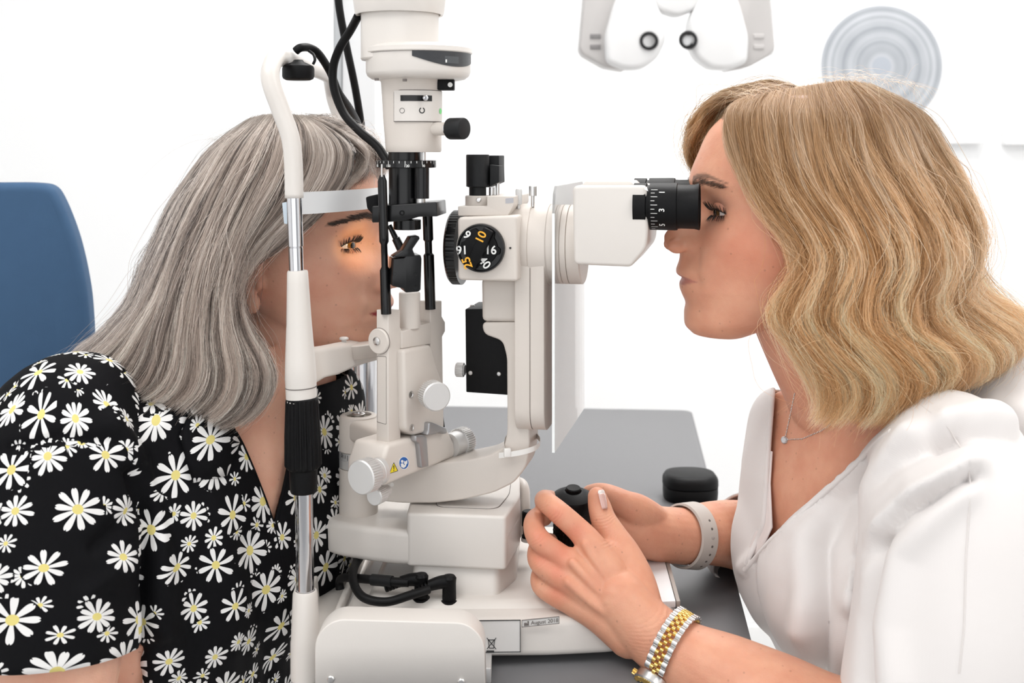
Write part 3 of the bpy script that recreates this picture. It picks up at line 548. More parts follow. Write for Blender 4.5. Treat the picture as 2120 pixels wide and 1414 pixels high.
# clear breath shield
GL = bpy.data.materials.new('clear_acrylic'); GL.use_nodes = True; nt = GL.node_tree; nt.nodes.clear()
out = nt.nodes.new('ShaderNodeOutputMaterial'); tr = nt.nodes.new('ShaderNodeBsdfTransparent'); tr.inputs[0].default_value = (0.97, 0.97, 0.97, 1); gs = nt.nodes.new('ShaderNodeBsdfGlossy'); gs.inputs['Roughness'].default_value = 0.05; gs.inputs[0].default_value = (1, 1, 1, 1)
df = nt.nodes.new('ShaderNodeBsdfDiffuse'); df.inputs[0].default_value = (0.95, 0.95, 0.95, 1)
fr = nt.nodes.new('ShaderNodeFresnel'); fr.inputs[0].default_value = 1.45; m1 = nt.nodes.new('ShaderNodeMixShader'); m2 = nt.nodes.new('ShaderNodeMixShader'); m2.inputs[0].default_value = 0.22
nt.links.new(fr.outputs[0], m1.inputs[0]); nt.links.new(tr.outputs[0], m1.inputs[1]); nt.links.new(gs.outputs[0], m1.inputs[2]); nt.links.new(m1.outputs[0], m2.inputs[1]); nt.links.new(df.outputs[0], m2.inputs[2]); nt.links.new(m2.outputs[0], out.inputs[0])
s0 = P(1143, 937, 0.968); s1 = P(1205, 845, 1.134); dv = Vector((s1.x - s0.x, s1.y - s0.y, 0)); th = Vector((dv.y, -dv.x, 0)).normalized() * 0.0022
zt_ = P(1147, 386, 0.968).z; L = dv.length; ol = [(0, s0.z), (0, zt_ - 0.022), (0.004, zt_ - 0.006), (0.012, zt_), (L * 0.4, zt_), (L * 0.42, zt_ - .05), (L, zt_ - 0.05), (L, s0.z)]
ol = [(0, s0.z), (0, zt_ - 0.022), (0.004, zt_ - 0.006), (0.012, zt_), (L - 0.012, zt_), (L - 0.004, zt_ - 0.006), (L, zt_ - 0.022), (L, s0.z)]
B0 = Vector((s0.x, s0.y, 0)); du = dv.normalized(); n = len(ol)
mesh('breath_shield', [B0 + du * a + UP * z for a, z in ol] + [B0 + du * a + UP * z + th for a, z in ol], [list(range(n)), list(range(2 * n - 1, n - 1, -1))] + [[i, (i + 1) % n, n + (i + 1) % n, n + i] for i in range(n)], GL, SL, smooth=0, label='clear acrylic breath shield')
EDGE = mat('acrylic_edge', (0.9, 0.92, 0.92), 0.2)
mesh('shield_edge', [B0 + UP * s0.z - du * .0002, B0 + UP * s0.z + th - du * .0002, B0 + UP * (zt_ - .022) + th - du * .0002, B0 + UP * (zt_ - .022) - du * .0002], [(0, 1, 2, 3)], EDGE, SL, smooth=0)
# cable tie round the column
tc0 = mp(1076, 918, 0.0); pts = [(1046, 940, -0.024), (1044, 922, -0.02), (1050, 905, 0.0), (1075, 897, 0.03), (1105, 899, 0.02), (1118, 912, 0.0), (1112, 925, -0.018), (1090, 934, -0.025), (1060, 940, -0.026), (1033, 943, -0.026)]
TIE = mat('nylon_white', (0.82, 0.80, 0.77), 0.4)
q = catmull([tuple(mp(*p)) for p in pts], 6); bm = bmesh.new(); R2 = []
for v in q:
    v = Vector(v); R2.append([bm.verts.new(v + UP * 0.0022 - MN * 0.0004), bm.verts.new(v - UP * 0.0022 - MN * 0.0004), bm.verts.new(v - UP * 0.0022 + MN * 0.0004), bm.verts.new(v + UP * 0.0022 + MN * 0.0004)])
for A, B in zip(R2, R2[1:]):
    for i in range(4): bm.faces.new((A[i], A[(i + 1) % 4], B[(i + 1) % 4], B[i]))
bm.faces.new(R2[0]); bm.faces.new(R2[-1][::-1]); tie = from_bm('cable_tie', bm, TIE, SL, 50)
h_ = mp(1050, 937, -0.0265); rbox('tie_head', h_, (0.0056, 0.004, 0.0072), TIE, tie, 0.0006, 0.2)
# ---- carriage and base
def extr(name, outl, z0, z1, m, parent, bevel, seg=4, r=0.0, top=None):
    o2 = rpoly(outl, r) if r else outl; t2 = rpoly(top, r) if top and r else (top or o2); n = len(o2)
    return mesh(name, [(x, y, z0) for x, y in o2] + [(x, y, z1) for x, y in t2], [list(range(n)), list(range(n, 2 * n))] + [[i, (i + 1) % n, n + (i + 1) % n, n + i] for i in range(n)], m, parent, 35, bevel, seg)
car = [(-0.1665, 1.04), (-0.162, 1.022), (-0.150, 1.010), (-0.125, 0.998), (-0.097, 0.989), (-0.0045, 0.979), (0.0075, 1.04), (0.008, 1.12), (-0.09, 1.115), (-0.14, 1.09), (-0.16, 1.07)]
cg = extr('carriage', car, 0.8125, 0.842, BEIGE2, SL, 0.0075, 5, 0.008)
up_ = [(-0.088, 0.9895), (-0.0055, 0.980), (0.0068, 1.04), (0.007, 1.118), (-0.088, 1.113)]
cu_ = extr('carriage_top', [(x + (0.0004 if x > -0.05 else 0), y - (0.0021 if y < 1.0 else 0)) for x, y in up_], 0.8123, 0.857, BEIGE2, SL, 0.0065, 5, 0.004)
extr('carriage_lid_seam', [(-0.065, 1.003), (-0.012, 0.997), (-0.002, 1.04), (0.0, 1.105), (-0.065, 1.105)], 0.8568, 0.8573, SEAM, cu_, 0, r=0.01)
extr('carriage_lid', [(-0.0645, 1.0035), (-0.0125, 0.9975), (-0.0025, 1.04), (-0.0005, 1.1045), (-0.0645, 1.1045)], 0.857, 0.8576, BEIGE2, cu_, 0, r=0.01)
bp0 = [(-0.139, 0.945), (-0.06, 0.937), (0.03, 0.939), (0.08, 0.945), (0.134, 0.965), (0.142, 1.03), (0.146, 1.18), (-0.128, 1.18)]
bs = extr('base_skirt', bp0, 0.757, 0.7865, BEIGE2, SL, 0.006, 4, 0.01, [(x * 0.985, 1.06 + (y - 1.06) * 0.975) for x, y in bp0])
bp1 = [(-0.125, 0.962), (-0.06, 0.956), (0.03, 0.958), (0.07, 0.966), (0.085, 1.16), (-0.118, 1.16)]
extr('base_top', bp1, 0.78, 0.7915, BEIGE2, SL, 0.005, 4, 0.012, [(x * 0.93 - 0.0015, 1.06 + (y - 1.06) * 0.9) for x, y in bp1])
bp2 = [(-0.082, 0.992), (-0.012, 0.986), (0.004, 1.02), (0.008, 1.13), (-0.085, 1.13)]
extr('plinth', [(x * 1.04, 1.06 + (y - 1.06) * 1.12) for x, y in bp2], 0.789, 0.814, BEIGE2, SL, 0.003, 3, 0.006, bp2)
pl_ = extr('slide_plate', [(0.062, 0.962), (0.1345, 0.972), (0.1415, 1.172), (0.062, 1.172)], 0.784, 0.7895, mat('pale_slide_plate', (0.80, 0.80, 0.81), 0.3), SL, 0.0008, 2)
extr('plate_edge', [(0.1352, 0.973), (0.1385, 0.9735), (0.1455, 1.172), (0.1422, 1.172)], 0.784, 0.7888, mat('taupe_trim', (0.36, 0.32, 0.29), 0.5), SL, 0.0004, 2)
lathe('plate_screw', (0.128, 1.156, 0.7893), UP, [(0, 0), (0, 0.002), (0.0006, 0.0017), (0.0006, 0)], GREYM, pl_, 16)
# labels on the front of the base
BF = Plane((-0.02, 0.9375), (-0.035, 1))
BF = Plane((0.0, 0.9365), (0.0, 1))
def frame_mark(name, x0, y0, x1, y1, wd, m, plane, off, sk=0.0):
    f = lambda x, y: (x, y + (x - x0) * sk)
    for a in ((x0, y0, x1, y0 + wd), (x0, y1 - wd, x1, y1), (x0, y0, x0 + wd, y1), (x1 - wd, y0, x1, y1)):
        prism(name, [f(a[0], a[1]), f(a[2], a[1]), f(a[2], a[3]), f(a[0], a[3])], 0.0006, m, bs, plane, off)
LBL = mat('label_paper', (0.72, 0.70, 0.68), 0.5)
prism('type_label', [(860, 1288), (1077, 1284), (1077, 1352), (860, 1358)], 0.0012, LBL, bs, BF, -0.0012)
frame_mark('label_line', 860, 1286, 1078, 1353, 1.4, BLACKINK, BF, -0.0016, -0.012)
for a, b in (((1008, 1321), (1027, 1344)), ((1027, 1321), (1008, 1344)), ((1011, 1325), (1013, 1342)), ((1024, 1325), (1022, 1342)), ((1010, 1325), (1025, 1325)), ((1013, 1342), (1022, 1342))):
    d = Vector((b[0] - a[0], b[1] - a[1])).normalized(); nn = Vector((-d.y, d.x)) * 0.6
    prism('bin_symbol', [(a[0] + nn.x, a[1] + nn.y), (b[0] + nn.x, b[1] + nn.y), (b[0] - nn.x, b[1] - nn.y), (a[0] - nn.x, a[1] - nn.y)], 0.0004, BLACKINK, bs, BF, -0.0017)
prism('bin_bar', [(1007, 1347), (1023, 1347), (1023, 1351.5), (1007, 1351.5)], 0.0004, BLACKINK, bs, BF, -0.0017)
BF2 = Plane((0.0, 0.9365), (0.0, 1))
prism('date_label', [(1080, 1284), (1158, 1276), (1158, 1291), (1080, 1299)], 0.0008, LBL, bs, BF2, -0.0008)
frame_mark('label_line', 1080, 1284, 1158, 1299, 1.0, SEAM, BF2, -0.0012, -0.1)
q = BF2.at(1099, 1290, -0.0014); text_mesh('date_text', 'August 2018', 0.0043, SEAM, bs, q, (1, 0, 0.1), (0, 0, 1), align='LEFT', bold=0.00005)
for a in ([(1085, 1296), (1085, 1289), (1088, 1291), (1088, 1288.5), (1091, 1291), (1092, 1291), (1092, 1286), (1095, 1286), (1095, 1295)],): prism('factory_symbol', a, 0.0003, SEAM, bs, BF2, -0.0013)
# rail cover in front
rc = prism('rail_cover', rpoly([(652, 1640), (652, 1318), (690, 1282), (968, 1290), (1003, 1325), (1006, 1640)], [4, 46, 40, 40, 46, 4], 8), 0.026, BEIGE2, SL, Plane((0, 0.872), (0, 1)), bevel=0.0075, seg=5)
# keep the cover above the table
me = rc.data; zc = WLOC[rc].z
for v in me.vertices:
    if v.co.z + zc < TZ + 0.0005: v.co.z = TZ + 0.0005 - zc
for px, py in ((685, 1406), (955, 1412)): screw(Plane((0, 0.872), (0, 1)).at(px, py), (0, -1, 0), 0.0028, rc)
rbox('rail', (-0.066, 0.935, 0.7565), (0.10, 0.055, 0.012), SILVER, SL, 0.001)
# plugs and short cables on the base
def plug(px, py, Y, ang_, parent=SL):
    b = P(px, py, Y); d = Vector((math.cos(ang_), math.sin(ang_), 0))
    st = lathe('plug', b, UP, [(-0.003, 0), (-0.003, 0.0074), (-0.0012, 0.0074), (-0.0008, 0.0058), (0.012, 0.0056), (0.0165, 0.006), (0.0185, 0.0045), (0.019, 0)], BLACKM, parent, 28)
    tube('plug_elbow', [b + UP * 0.0135 + d * 0.0, b + UP * 0.0132 + d * 0.008, b + UP * 0.011 + d * 0.017], [0.0058, 0.0052, 0.0044], BLACKM, st, 16, 4)
    for i in range(5):
        lathe('relief_ring', b + UP * (0.0105 - 0.0012 * i) + d * (0.018 + 0.0026 * i), d + UP * -0.35, [(0, 0), (0, 0.0040 - 0.0001 * i), (0.0016, 0.0040 - 0.0001 * i), (0.0016, 0)], BLACKM, st, 16)
    return b + UP * 0.005 + d * 0.031
e1 = plug(930, 1238, 0.9715, math.radians(190)); e2 = plug(872, 1234, 0.974, math.radians(172))
tube('lead', [P(888, 1220, 0.966), P(850, 1232, 0.958), P(800, 1246, 0.955), P(755, 1238, 0.96), P(734, 1212, 0.972), P(732, 1180, 0.99), P(748, 1150, 1.02), P(775, 1120, 1.06), P(800, 1075, 1.10), P(820, 1040, 1.10)], 0.0036, CABLE, SL, 14, 8)
tube('lead', [P(846, 1206, 0.973), P(810, 1204, 0.976), P(760, 1199, 0.985), P(715, 1196, 1.0), P(703, 1203, 1.01), P(704, 1220, 1.01)], 0.0036, CABLE, SL, 14, 8)
tube('lead_sleeve', [P(812, 1204, 0.9755), P(770, 1200, 0.983)], 0.0046, GREYM, SL, 16, 2)
# joystick
JA = Vector((0.02, -0.20, 0.98)).normalized(); JT = P(1187, 1013, 1.022); JL = 0.0815; J0 = JT - JA * JL
js = lathe('joystick', J0, JA, [(-0.004, 0), (-0.004, 0.020), (0.003, 0.019), (0.010, 0.010), (0.026, 0.009), (0.030, 0.0158), (JL - 0.0175, 0.0166), (JL - 0.0165, 0.0178), (JL - 0.0085, 0.0180), (JL - 0.006, 0.0170), (JL - 0.0015, 0.0095), (JL - 0.0012, 0.0072), (JL - 0.003, 0.0070), (JL - 0.003, 0)], BLACKM, SL, 56)
lathe('joystick_grip', J0, JA, [(0.032, 0.0155)] + [(0.032 + (JL - 0.0175 - 0.032) * i / 15, 0.0164 + (0.0003 if i % 2 else -0.0003)) for i in range(1, 15)] + [(JL - 0.0175, 0.0160)], BLACKM, js, ribs=34, ribamp=0.0006, ribrange=(0, 2), smooth=20)
lathe('trigger_button', J0, JA, [(JL - 0.003, 0), (JL - 0.003, 0.0066), (JL + 0.001, 0.0066), (JL + 0.0018, 0.0058), (JL + 0.0016, 0)], BLACKM, js, 32)
sw = P(1095, 1110, 1.05)
sw_ = lathe('brightness_knob', sw, UP, [(-0.004, 0), (-0.004, 0.0064), (0.0008, 0.0064), (0.0012, 0.0054), (0.009, 0.0054), (0.0095, 0.0062), (0.0215, 0.0062), (0.0225, 0.0052), (0.0225, 0)], BLACKM, SL, 32)
lathe('knob_ring', sw, UP, [(-0.004, 0), (-0.004, 0.0069), (-0.001, 0.0069), (-0.001, 0)], WHITEP, sw_, 32)
tube('handle_loop', [P(1086, 1110, 1.09), P(1087, 1060, 1.09), P(1086, 1015, 1.10), P(1078, 1000, 1.11), P(1066, 1003, 1.12), P(1058, 1030, 1.13)], 0.0048, BEIGE2, SL, 16, 6)
lathe('white_button', P(1121, 1052, 1.075), (-.3, -1, 0.1), [(-0.02, 0), (-.02, 0.006), (0, 0.006), (0.002, 0.004), (0.002, 0)], WHITEP, SL, 24)
# thick black mains cables behind the tower
tube('power_cable', [P(741, 34, 0.985), P(726, 62, 1.0), P(703, 100, 1.01), P(690, 140, 1.02), P(692, 185, 1.02), P(712, 235, 1.015), P(745, 272, 1.005), P(778, 300, 1.0), P(796, 325, 0.995), P(806, 345, 0.99)], 0.0036 * 1.02, CABLE, SL, 16, 8)
tube('fixation_cable', [P(697, -40, 1.2), P(703, 20, 1.2), P(716, 90, 1.21), P(733, 170, 1.22), P(745, 240, 1.23), P(750, 283, 1.24)], 0.0040, CABLE, SL, 16, 6)
# ================================================================ HEADREST
HR_ = thing('headrest', (P(632, 0, 0.93).x, 1.05, TZ), 'white headrest frame with chin rest and forehead band on the table', 'headrest')
YN = 0.935; kn_ = kk(YN)
def slant(name, x0, y0, x1, y1, Y, prof, m, segs=40, parent=HR_, **kw):
    a = P(x0, y0, Y); d = P(x1, y1, Y) - a; L = d.length
    return lathe(name, a, d, [(f * L, r * kk(Y)) for f, r in prof], m, parent, segs, **kw)
slant('lower_tube', 632, 1235, 628.5, 1000, YN, [(0, 0), (0, 18.5), (1, 18.5), (1, 0)], CHROME)
gp = slant('height_grip', 629, 1019, 625, 822, YN, [(0, 0), (0, 26), (0.02, 28), (0.24, 29), (0.26, 34), (0.29, 38.5), (0.60, 37.5), (0.95, 34), (0.985, 33), (1, 31), (1, 0)], BLACKM, ribs=22, ribamp=0.0011, ribrange=(0.27 * 0.075, 0.96 * 0.0753))
sv = slant('sleeve', 624, 830, 616, 560, YN, [(0, 0), (0, 31.5), (0.16, 32), (0.17, 32.5), (0.3, 31), (0.6, 26), (0.9, 22.5), (0.985, 21.5), (1, 20), (1, 0)], BEIGE2)
slant('sleeve_seam', 623.6, 802, 623.5, 800, YN, [(0, 0), (0, 32.6), (1, 32.6), (1, 0)], SEAM, parent=sv)
slant('upper_tube', 614, 566, 609, 405, YN, [(0, 0), (0, 15), (0.33, 15), (0.335, 14.2), (0.345, 14.2), (0.35, 16), (1, 16), (1, 0)], CHROME)
lathe('tube_screw', P(594, 373, YN - 0.004), (-1, -0.4, 0), [(-0.004, 0), (-0.004, 0.0014), (0, 0.0014), (0, 0)], BEIGE2, HR_, 12)
xn = P(560, 0, YN).x
XB = P(575, 112, YN)
path = [P(609, 410, YN), P(607, 330, YN), P(600, 280, YN), P(580, 225, YN), P(562, 175, YN), P(560, 145, YN + 0.005), P(572, 118, YN + 0.025)]
zt2 = XB.z
far = lambda v: Vector((v.x, 2 * 1.10 - v.y, v.z))
top_ = [Vector((P(578, 113, YN + .04).x, YN + 0.055, zt2 + 0.001)), Vector((P(578, 113, YN + .04).x + 0.003, 1.02, zt2 + 0.001)), Vector((P(578, 113, YN + .04).x + 0.003, 1.10, zt2 + 0.001)), Vector((P(578, 113, YN + .04).x + 0.003, 1.18, zt2 + 0.001))]
tube('bow_tube', path + top_ + [far(p) for p in reversed(path)], 0.0074, BEIGE2, HR_, 20, 6, smooth=180)
lathe('far_post', far(P(609, 405, YN)), P(632, 1235, YN) - P(609, 405, YN), [(0, 0), (0, 0.0062), (0.31, 0.0070), (0.312, 0)], CHROME, HR_, 24)
lathe('far_sleeve', far(P(616, 560, YN)), P(632, 1235, YN) - P(609, 405, YN), [(0, 0), (0, 0.0085), (0.10, 0.0122), (0.10, 0)], BEIGE2, HR_, 24)
# base of the headrest: two sockets joined by a trough
bx0 = P(632, 0, YN).x
sk_ = lathe('post_socket', (bx0, YN, 0), UP, [(0.69, 0), (0.69, 0.0104), (0.735, 0.0108), (0.7355, 0.0104), (0.7425, 0.0104), (0.743, 0.0116), (0.772, 0.0116), (0.774, 0.0112), (zat(1228, YN), 0.0098), (zat(1222, YN), 0.0088), (zat(1222, YN), 0.0075), (zat(1230, YN), 0.0072), (zat(1230, YN), 0)], BEIGE2, HR_, 40)
lathe('far_socket', (bx0, 2.2 - YN, 0), UP, [(TZ, 0), (TZ, 0.0112), (zat(1224, YN), 0.0098), (zat(1224, YN), 0)], BEIGE2, HR_, 40)
tr_ = [(bx0 - 0.0095, 0.93), (bx0 + 0.020, 0.93), (bx0 + 0.028, 1.0), (bx0 + 0.028, 1.27), (bx0 - 0.0095, 1.27)]
extr('cross_trough', tr_, TZ + 0.0008, 0.776, BEIGE2, HR_, 0.004, 4, 0.004)
extr('trough_wall', [(bx0 - 0.0095, 0.94), (bx0 - 0.0030, 0.94), (bx0 + 0.0005, 1.26), (bx0 - 0.0060, 1.26)], 0.772, 0.798, BEIGE2, HR_, 0.0025, 3)
extr('trough_wall', [(bx0 + 0.0185, 0.955), (bx0 + 0.0235, 0.955), (bx0 + 0.0285, 1.26), (bx0 + 0.0235, 1.26)], 0.772, 0.786, BEIGE2, HR_, 0.002, 3)
# chin rest arm
ca = [P(640, 745, YN), P(668, 752, 0.955), P(700, 745, 0.99), P(735, 732, 1.03), P(765, 722, 1.065)]
bm = bmesh.new(); secs = []
for i, (px, yt, yb, Y) in enumerate(((640, 690, 800, 0.938), (655, 722, 795, 0.945), (672, 722, 784, 0.958), (700, 717, 778, 0.99), (735, 711, 762, 1.03), (765, 706, 752, 1.065), (800, 700, 742, 1.09))):
    a = P(px, yt, Y); b = P(px, yb, Y); wd = 0.012 if i < 2 else (0.013 + 0.003 * i)
    secs.append([bm.verts.new(a + Vector((-0.004, -wd * 0.15, 0))), bm.verts.new(b + Vector((0, 0, 0))), bm.verts.new(b + Vector((-0.004, wd, 0))), bm.verts.new(a + Vector((-0.008, wd, 0)))])
for A, B in zip(secs, secs[1:]):
    for i in range(4): bm.faces.new((A[i], A[(i + 1) % 4], B[(i + 1) % 4], B[i]))
bm.faces.new(secs[0]); bm.faces.new(secs[-1][::-1]); from_bm('chin_arm', bm, BEIGE, HR_, 35, 0.003, 4)
cup = [(P(672, 0, 0.99).x, 1.02), (P(760, 0, 1.04).x, 1.035), (P(800, 0, 1.06).x, 1.055), (P(812, 0, 1.10).x, 1.10), (P(800, 0, 1.06).x, 1.145), (P(760, 0, 1.04).x, 1.165), (P(672, 0, .99).x, 1.18)]
extr('chin_cup', cup, zat(738, 1.05), zat(709, 1.05), BEIGE, HR_, 0.003, 4, 0.01)
pn = P(712, 712, 1.03); lathe('paper_pin', pn, UP, [(-0.004, 0), (-0.004, 0.0022), (0.0035, 0.0022), (0.004, 0.0040), (0.0052, 0.0040), (0.006, 0.003), (0.0062, 0)], WHITEP, HR_, 20)
# forehead band
BAND = bpy.data.materials.new('milky_band'); BAND.use_nodes = True; b = BAND.node_tree.nodes['Principled BSDF']; b.inputs['Base Color'].default_value = (0.86, 0.87, 0.88, 1); b.inputs['Roughness'].default_value = 0.18; b.inputs['Alpha'].default_value = 0.86
bx_ = lambda px, Y: ((px - 1060) / F * Y)
fp = [(bx_(607, YN + .012), YN + 0.004), (bx_(645, 0.952), 0.952), (bx_(705, 0.985), 0.985), (bx_(762, 1.03), 1.03), (bx_(796, 1.09), 1.09)]
fp = fp + [(fp[3][0] - 0.004, 1.15), (fp[2][0] - 0.006, 1.20), (fp[0][0], 2.2 - fp[0][1])]
q = catmull([(x, y, 0) for x, y in fp], 6); bm = bmesh.new(); rr = []
for i, v in enumerate(q):
    t = np.array(q[min(i + 1, len(q) - 1)]) - np.array(q[max(i - 1, 0)]); nn = Vector((t[1], -t[0], 0)).normalized() * 0.0006
    z0, z1 = 1.1085, 1.1262
    rr.append([bm.verts.new(Vector((v[0], v[1], z1)) + nn), bm.verts.new(Vector((v[0], v[1], z0)) + nn), bm.verts.new(Vector((v[0], v[1], z0)) - nn), bm.verts.new(Vector((v[0], v[1], z1)) - nn)])
for A, B in zip(rr, rr[1:]):
    for i in range(4): bm.faces.new((A[i], A[(i + 1) % 4], B[(i + 1) % 4], B[i]))
bm.faces.new(rr[0]); bm.faces.new(rr[-1][::-1]); from_bm('forehead_band', bm, BAND, HR_, 50)
prism('band_clip', rpoly([(584, 420), (596, 418), (600, 465), (588, 463)], 1.5), 0.012, mat('pale_blue_clip', (0.55, 0.63, 0.70), 0.4), HR_, Plane((0, YN + 0.001), (0, 1)), bevel=0.0008)
# fixation lamp hanging from the bow
fx = P(617.5, 0, 0.985); kf = kk(0.985)
fl_ = lathe('fixation_lamp', (fx.x, 0.985, 0), UP, [(zat(166, .985), 0), (zat(166, .985), 25 * kf), (zat(163, .985), 31 * kf), (zat(158, .985), 33 * kf), (zat(142, .985), 33 * kf), (zat(137, .985), 31 * kf), (zat(128, .985), 12 * kf), (zat(124, .985), 9 * kf), (zat(124, .985), 0)], BLACKM, HR_, 44)
tube('lamp_cord', [P(612, 106, 1.0), P(622, 99, 1.0), P(640, 99, 1.01), P(660, 112, 1.02), P(684, 150, 1.04), P(700, 190, 1.05), P(722, 222, 1.08), P(737, 248, 1.12), P(742, 262, 1.15)], 0.0036, CABLE, HR_, 14, 6)
tube('lamp_wire', [P(648, 133, 0.985), P(652, 124, 0.985), P(649, 113, 0.99), P(640, 106, 1.0)], 0.0012, CABLE, HR_, 10, 4)
# slit beam: the lamp's own warm light, sent from the mirror to the patient's eye
mpos = P(846, 500, 0.986)
EYE_T = P(748, 507, 1.05)
sp = bpy.data.lights.new('slit_beam', 'SPOT'); so = bpy.data.objects.new('slit_beam', sp); COL.objects.link(so)
so.location = P(812, 500, 1.005); so.rotation_euler = (EYE_T - so.location).to_track_quat('-Z', 'Y').to_euler()
sp.energy = 0.10; sp.color = (1.0, 0.62, 0.20); sp.spot_size = math.radians(56); sp.spot_blend = 1.0; sp.shadow_soft_size = 0.004
# ---- black case on the table
pkY = 1.395; pc_ = P(1427, 0, pkY); t = thing('black_case', (pc_.x, pkY, TZ), 'small round black hard case lying on the table beside the forearm', 'case')
def puck(name, z0, z1, r0, r1, m, e1=0.001):
    bm = bmesh.new(); rings = []
    for z, r in ((z0, r0 - 0.0012), (z0 + 0.001, r0), ((z0 + z1) / 2, (r0 + r1) / 2 + 0.0003), (z1 - e1, r1), (z1 - e1 * 0.3, r1 - e1 * 0.5), (z1, r1 - e1 * 1.6)):
        ring = []
        for i in range(64):
            a = 2 * math.pi * i / 64; rx = r * (1.0 if math.cos(a) > 0 else 0.93); ry = r * 0.95; e = 2 / 2.6
            ring.append(bm.verts.new((pc_.x + rx * abs(math.cos(a)) ** e * (1 if math.cos(a) > 0 else -1), pkY + ry * abs(math.sin(a)) ** e * (1 if math.sin(a) > 0 else -1), z)))
        rings.append(ring)
    for A, B in zip(rings, rings[1:]):
        for i in range(64): bm.faces.new((A[i], A[(i + 1) % 64], B[(i + 1) % 64], B[i]))
    bm.faces.new(rings[0]); bm.faces.new(rings[-1]); return from_bm(name, bm, m, t, 50)
puck('case_bottom', TZ + 0.0003, TZ + 0.0155, 0.0325, 0.033, BLACKM); puck('case_lid', TZ + 0.0157, TZ + 0.030, 0.0335, 0.0325, BLACKM, 0.005)
# ================================================================ PEOPLE: shared tools
from mathutils.bvhtree import BVHTree
def skin_material(name, col, bump=0.25):
    m = bpy.data.materials.new(name); m.use_nodes = True; nt = m.node_tree; b = nt.nodes['Principled BSDF']; N = nt.nodes.new; L = nt.links.new
    b.inputs['Roughness'].default_value = 0.47; b.inputs['Specular IOR Level'].default_value = 0.35
    b.inputs['Subsurface Weight'].default_value = 0.28; b.inputs['Subsurface Radius'].default_value = (0.010, 0.0035, 0.002); b.inputs['Subsurface Scale'].default_value = 0.5
    at = N('ShaderNodeAttribute'); at.attribute_name = 'tone'; tc = N('ShaderNodeTexCoord')
    n1 = N('ShaderNodeTexNoise'); n1.inputs['Scale'].default_value = 45; n1.inputs['Detail'].default_value = 5; L(tc.outputs['Object'], n1.inputs['Vector'])
    cr = N('ShaderNodeValToRGB'); cr.color_ramp.elements[0].position = 0.3; cr.color_ramp.elements[0].color = (0.90, 0.80, 0.78, 1); cr.color_ramp.elements[1].position = 0.7; cr.color_ramp.elements[1].color = (1.0, 1.0, 1.0, 1); L(n1.outputs['Fac'], cr.inputs[0])
    vo = N('ShaderNodeTexVoronoi'); vo.inputs['Scale'].default_value = 95; vo.inputs['Randomness'].default_value = 1.0; L(tc.outputs['Object'], vo.inputs['Vector'])
    fk = N('ShaderNodeMapRange'); fk.inputs['From Min'].default_value = 0.06; fk.inputs['From Max'].default_value = 0.11; fk.inputs['To Min'].default_value = 0.80; fk.inputs['To Max'].default_value = 1.0; L(vo.outputs['Distance'], fk.inputs['Value'])
    m1 = N('ShaderNodeMix'); m1.data_type = 'RGBA'; m1.blend_type = 'MULTIPLY'; m1.inputs['Factor'].default_value = 1.0; L(at.outputs['Color'], m1.inputs['A']); L(cr.outputs[0], m1.inputs['B'])
    m2 = N('ShaderNodeMix'); m2.data_type = 'RGBA'; m2.blend_type = 'MULTIPLY'; m2.inputs['Factor'].default_value = 1.0; L(m1.outputs['Result'], m2.inputs['A']); L(fk.outputs['Result'], m2.inputs['B']); L(m2.outputs['Result'], b.inputs['Base Color'])
    n2 = N('ShaderNodeTexNoise'); n2.inputs['Scale'].default_value = 260; n2.inputs['Detail'].default_value = 4; L(tc.outputs['Object'], n2.inputs['Vector'])
    n3 = N('ShaderNodeTexVoronoi'); n3.inputs['Scale'].default_value = 900; L(tc.outputs['Object'], n3.inputs['Vector'])
    ad = N('ShaderNodeMath'); ad.operation = 'MULTIPLY_ADD'; ad.inputs[1].default_value = 0.35; L(n3.outputs['Distance'], ad.inputs[0]); L(n2.outputs['Fac'], ad.inputs[2])
    cs = N('ShaderNodeAttribute'); cs.attribute_name = 'crease'; sc3 = N('ShaderNodeSeparateColor'); L(cs.outputs['Color'], sc3.inputs[0])
    wob = N('ShaderNodeMath'); wob.operation = 'MULTIPLY_ADD'; wob.inputs[1].default_value = 5.0; L(n2.outputs['Fac'], wob.inputs[0]); L(sc3.outputs[0], wob.inputs[2])
    sn = N('ShaderNodeMath'); sn.operation = 'SINE'; L(wob.outputs[0], sn.inputs[0]); pw = N('ShaderNodeMath'); pw.operation = 'MULTIPLY'; L(sn.outputs[0], pw.inputs[0]); L(sc3.outputs[1], pw.inputs[1]); ad2 = N('ShaderNodeMath'); ad2.operation = 'ADD'; L(pw.outputs[0], ad2.inputs[0]); L(ad.outputs[0], ad2.inputs[1]); ad = ad2
    bp = N('ShaderNodeBump'); bp.inputs['Strength'].default_value = bump; bp.inputs['Distance'].default_value = 0.0008; L(ad.outputs[0], bp.inputs['Height']); L(bp.outputs['Normal'], b.inputs['Normal'])
    return m
def interp(xs, ys, x): return np.interp(x, xs, ys)
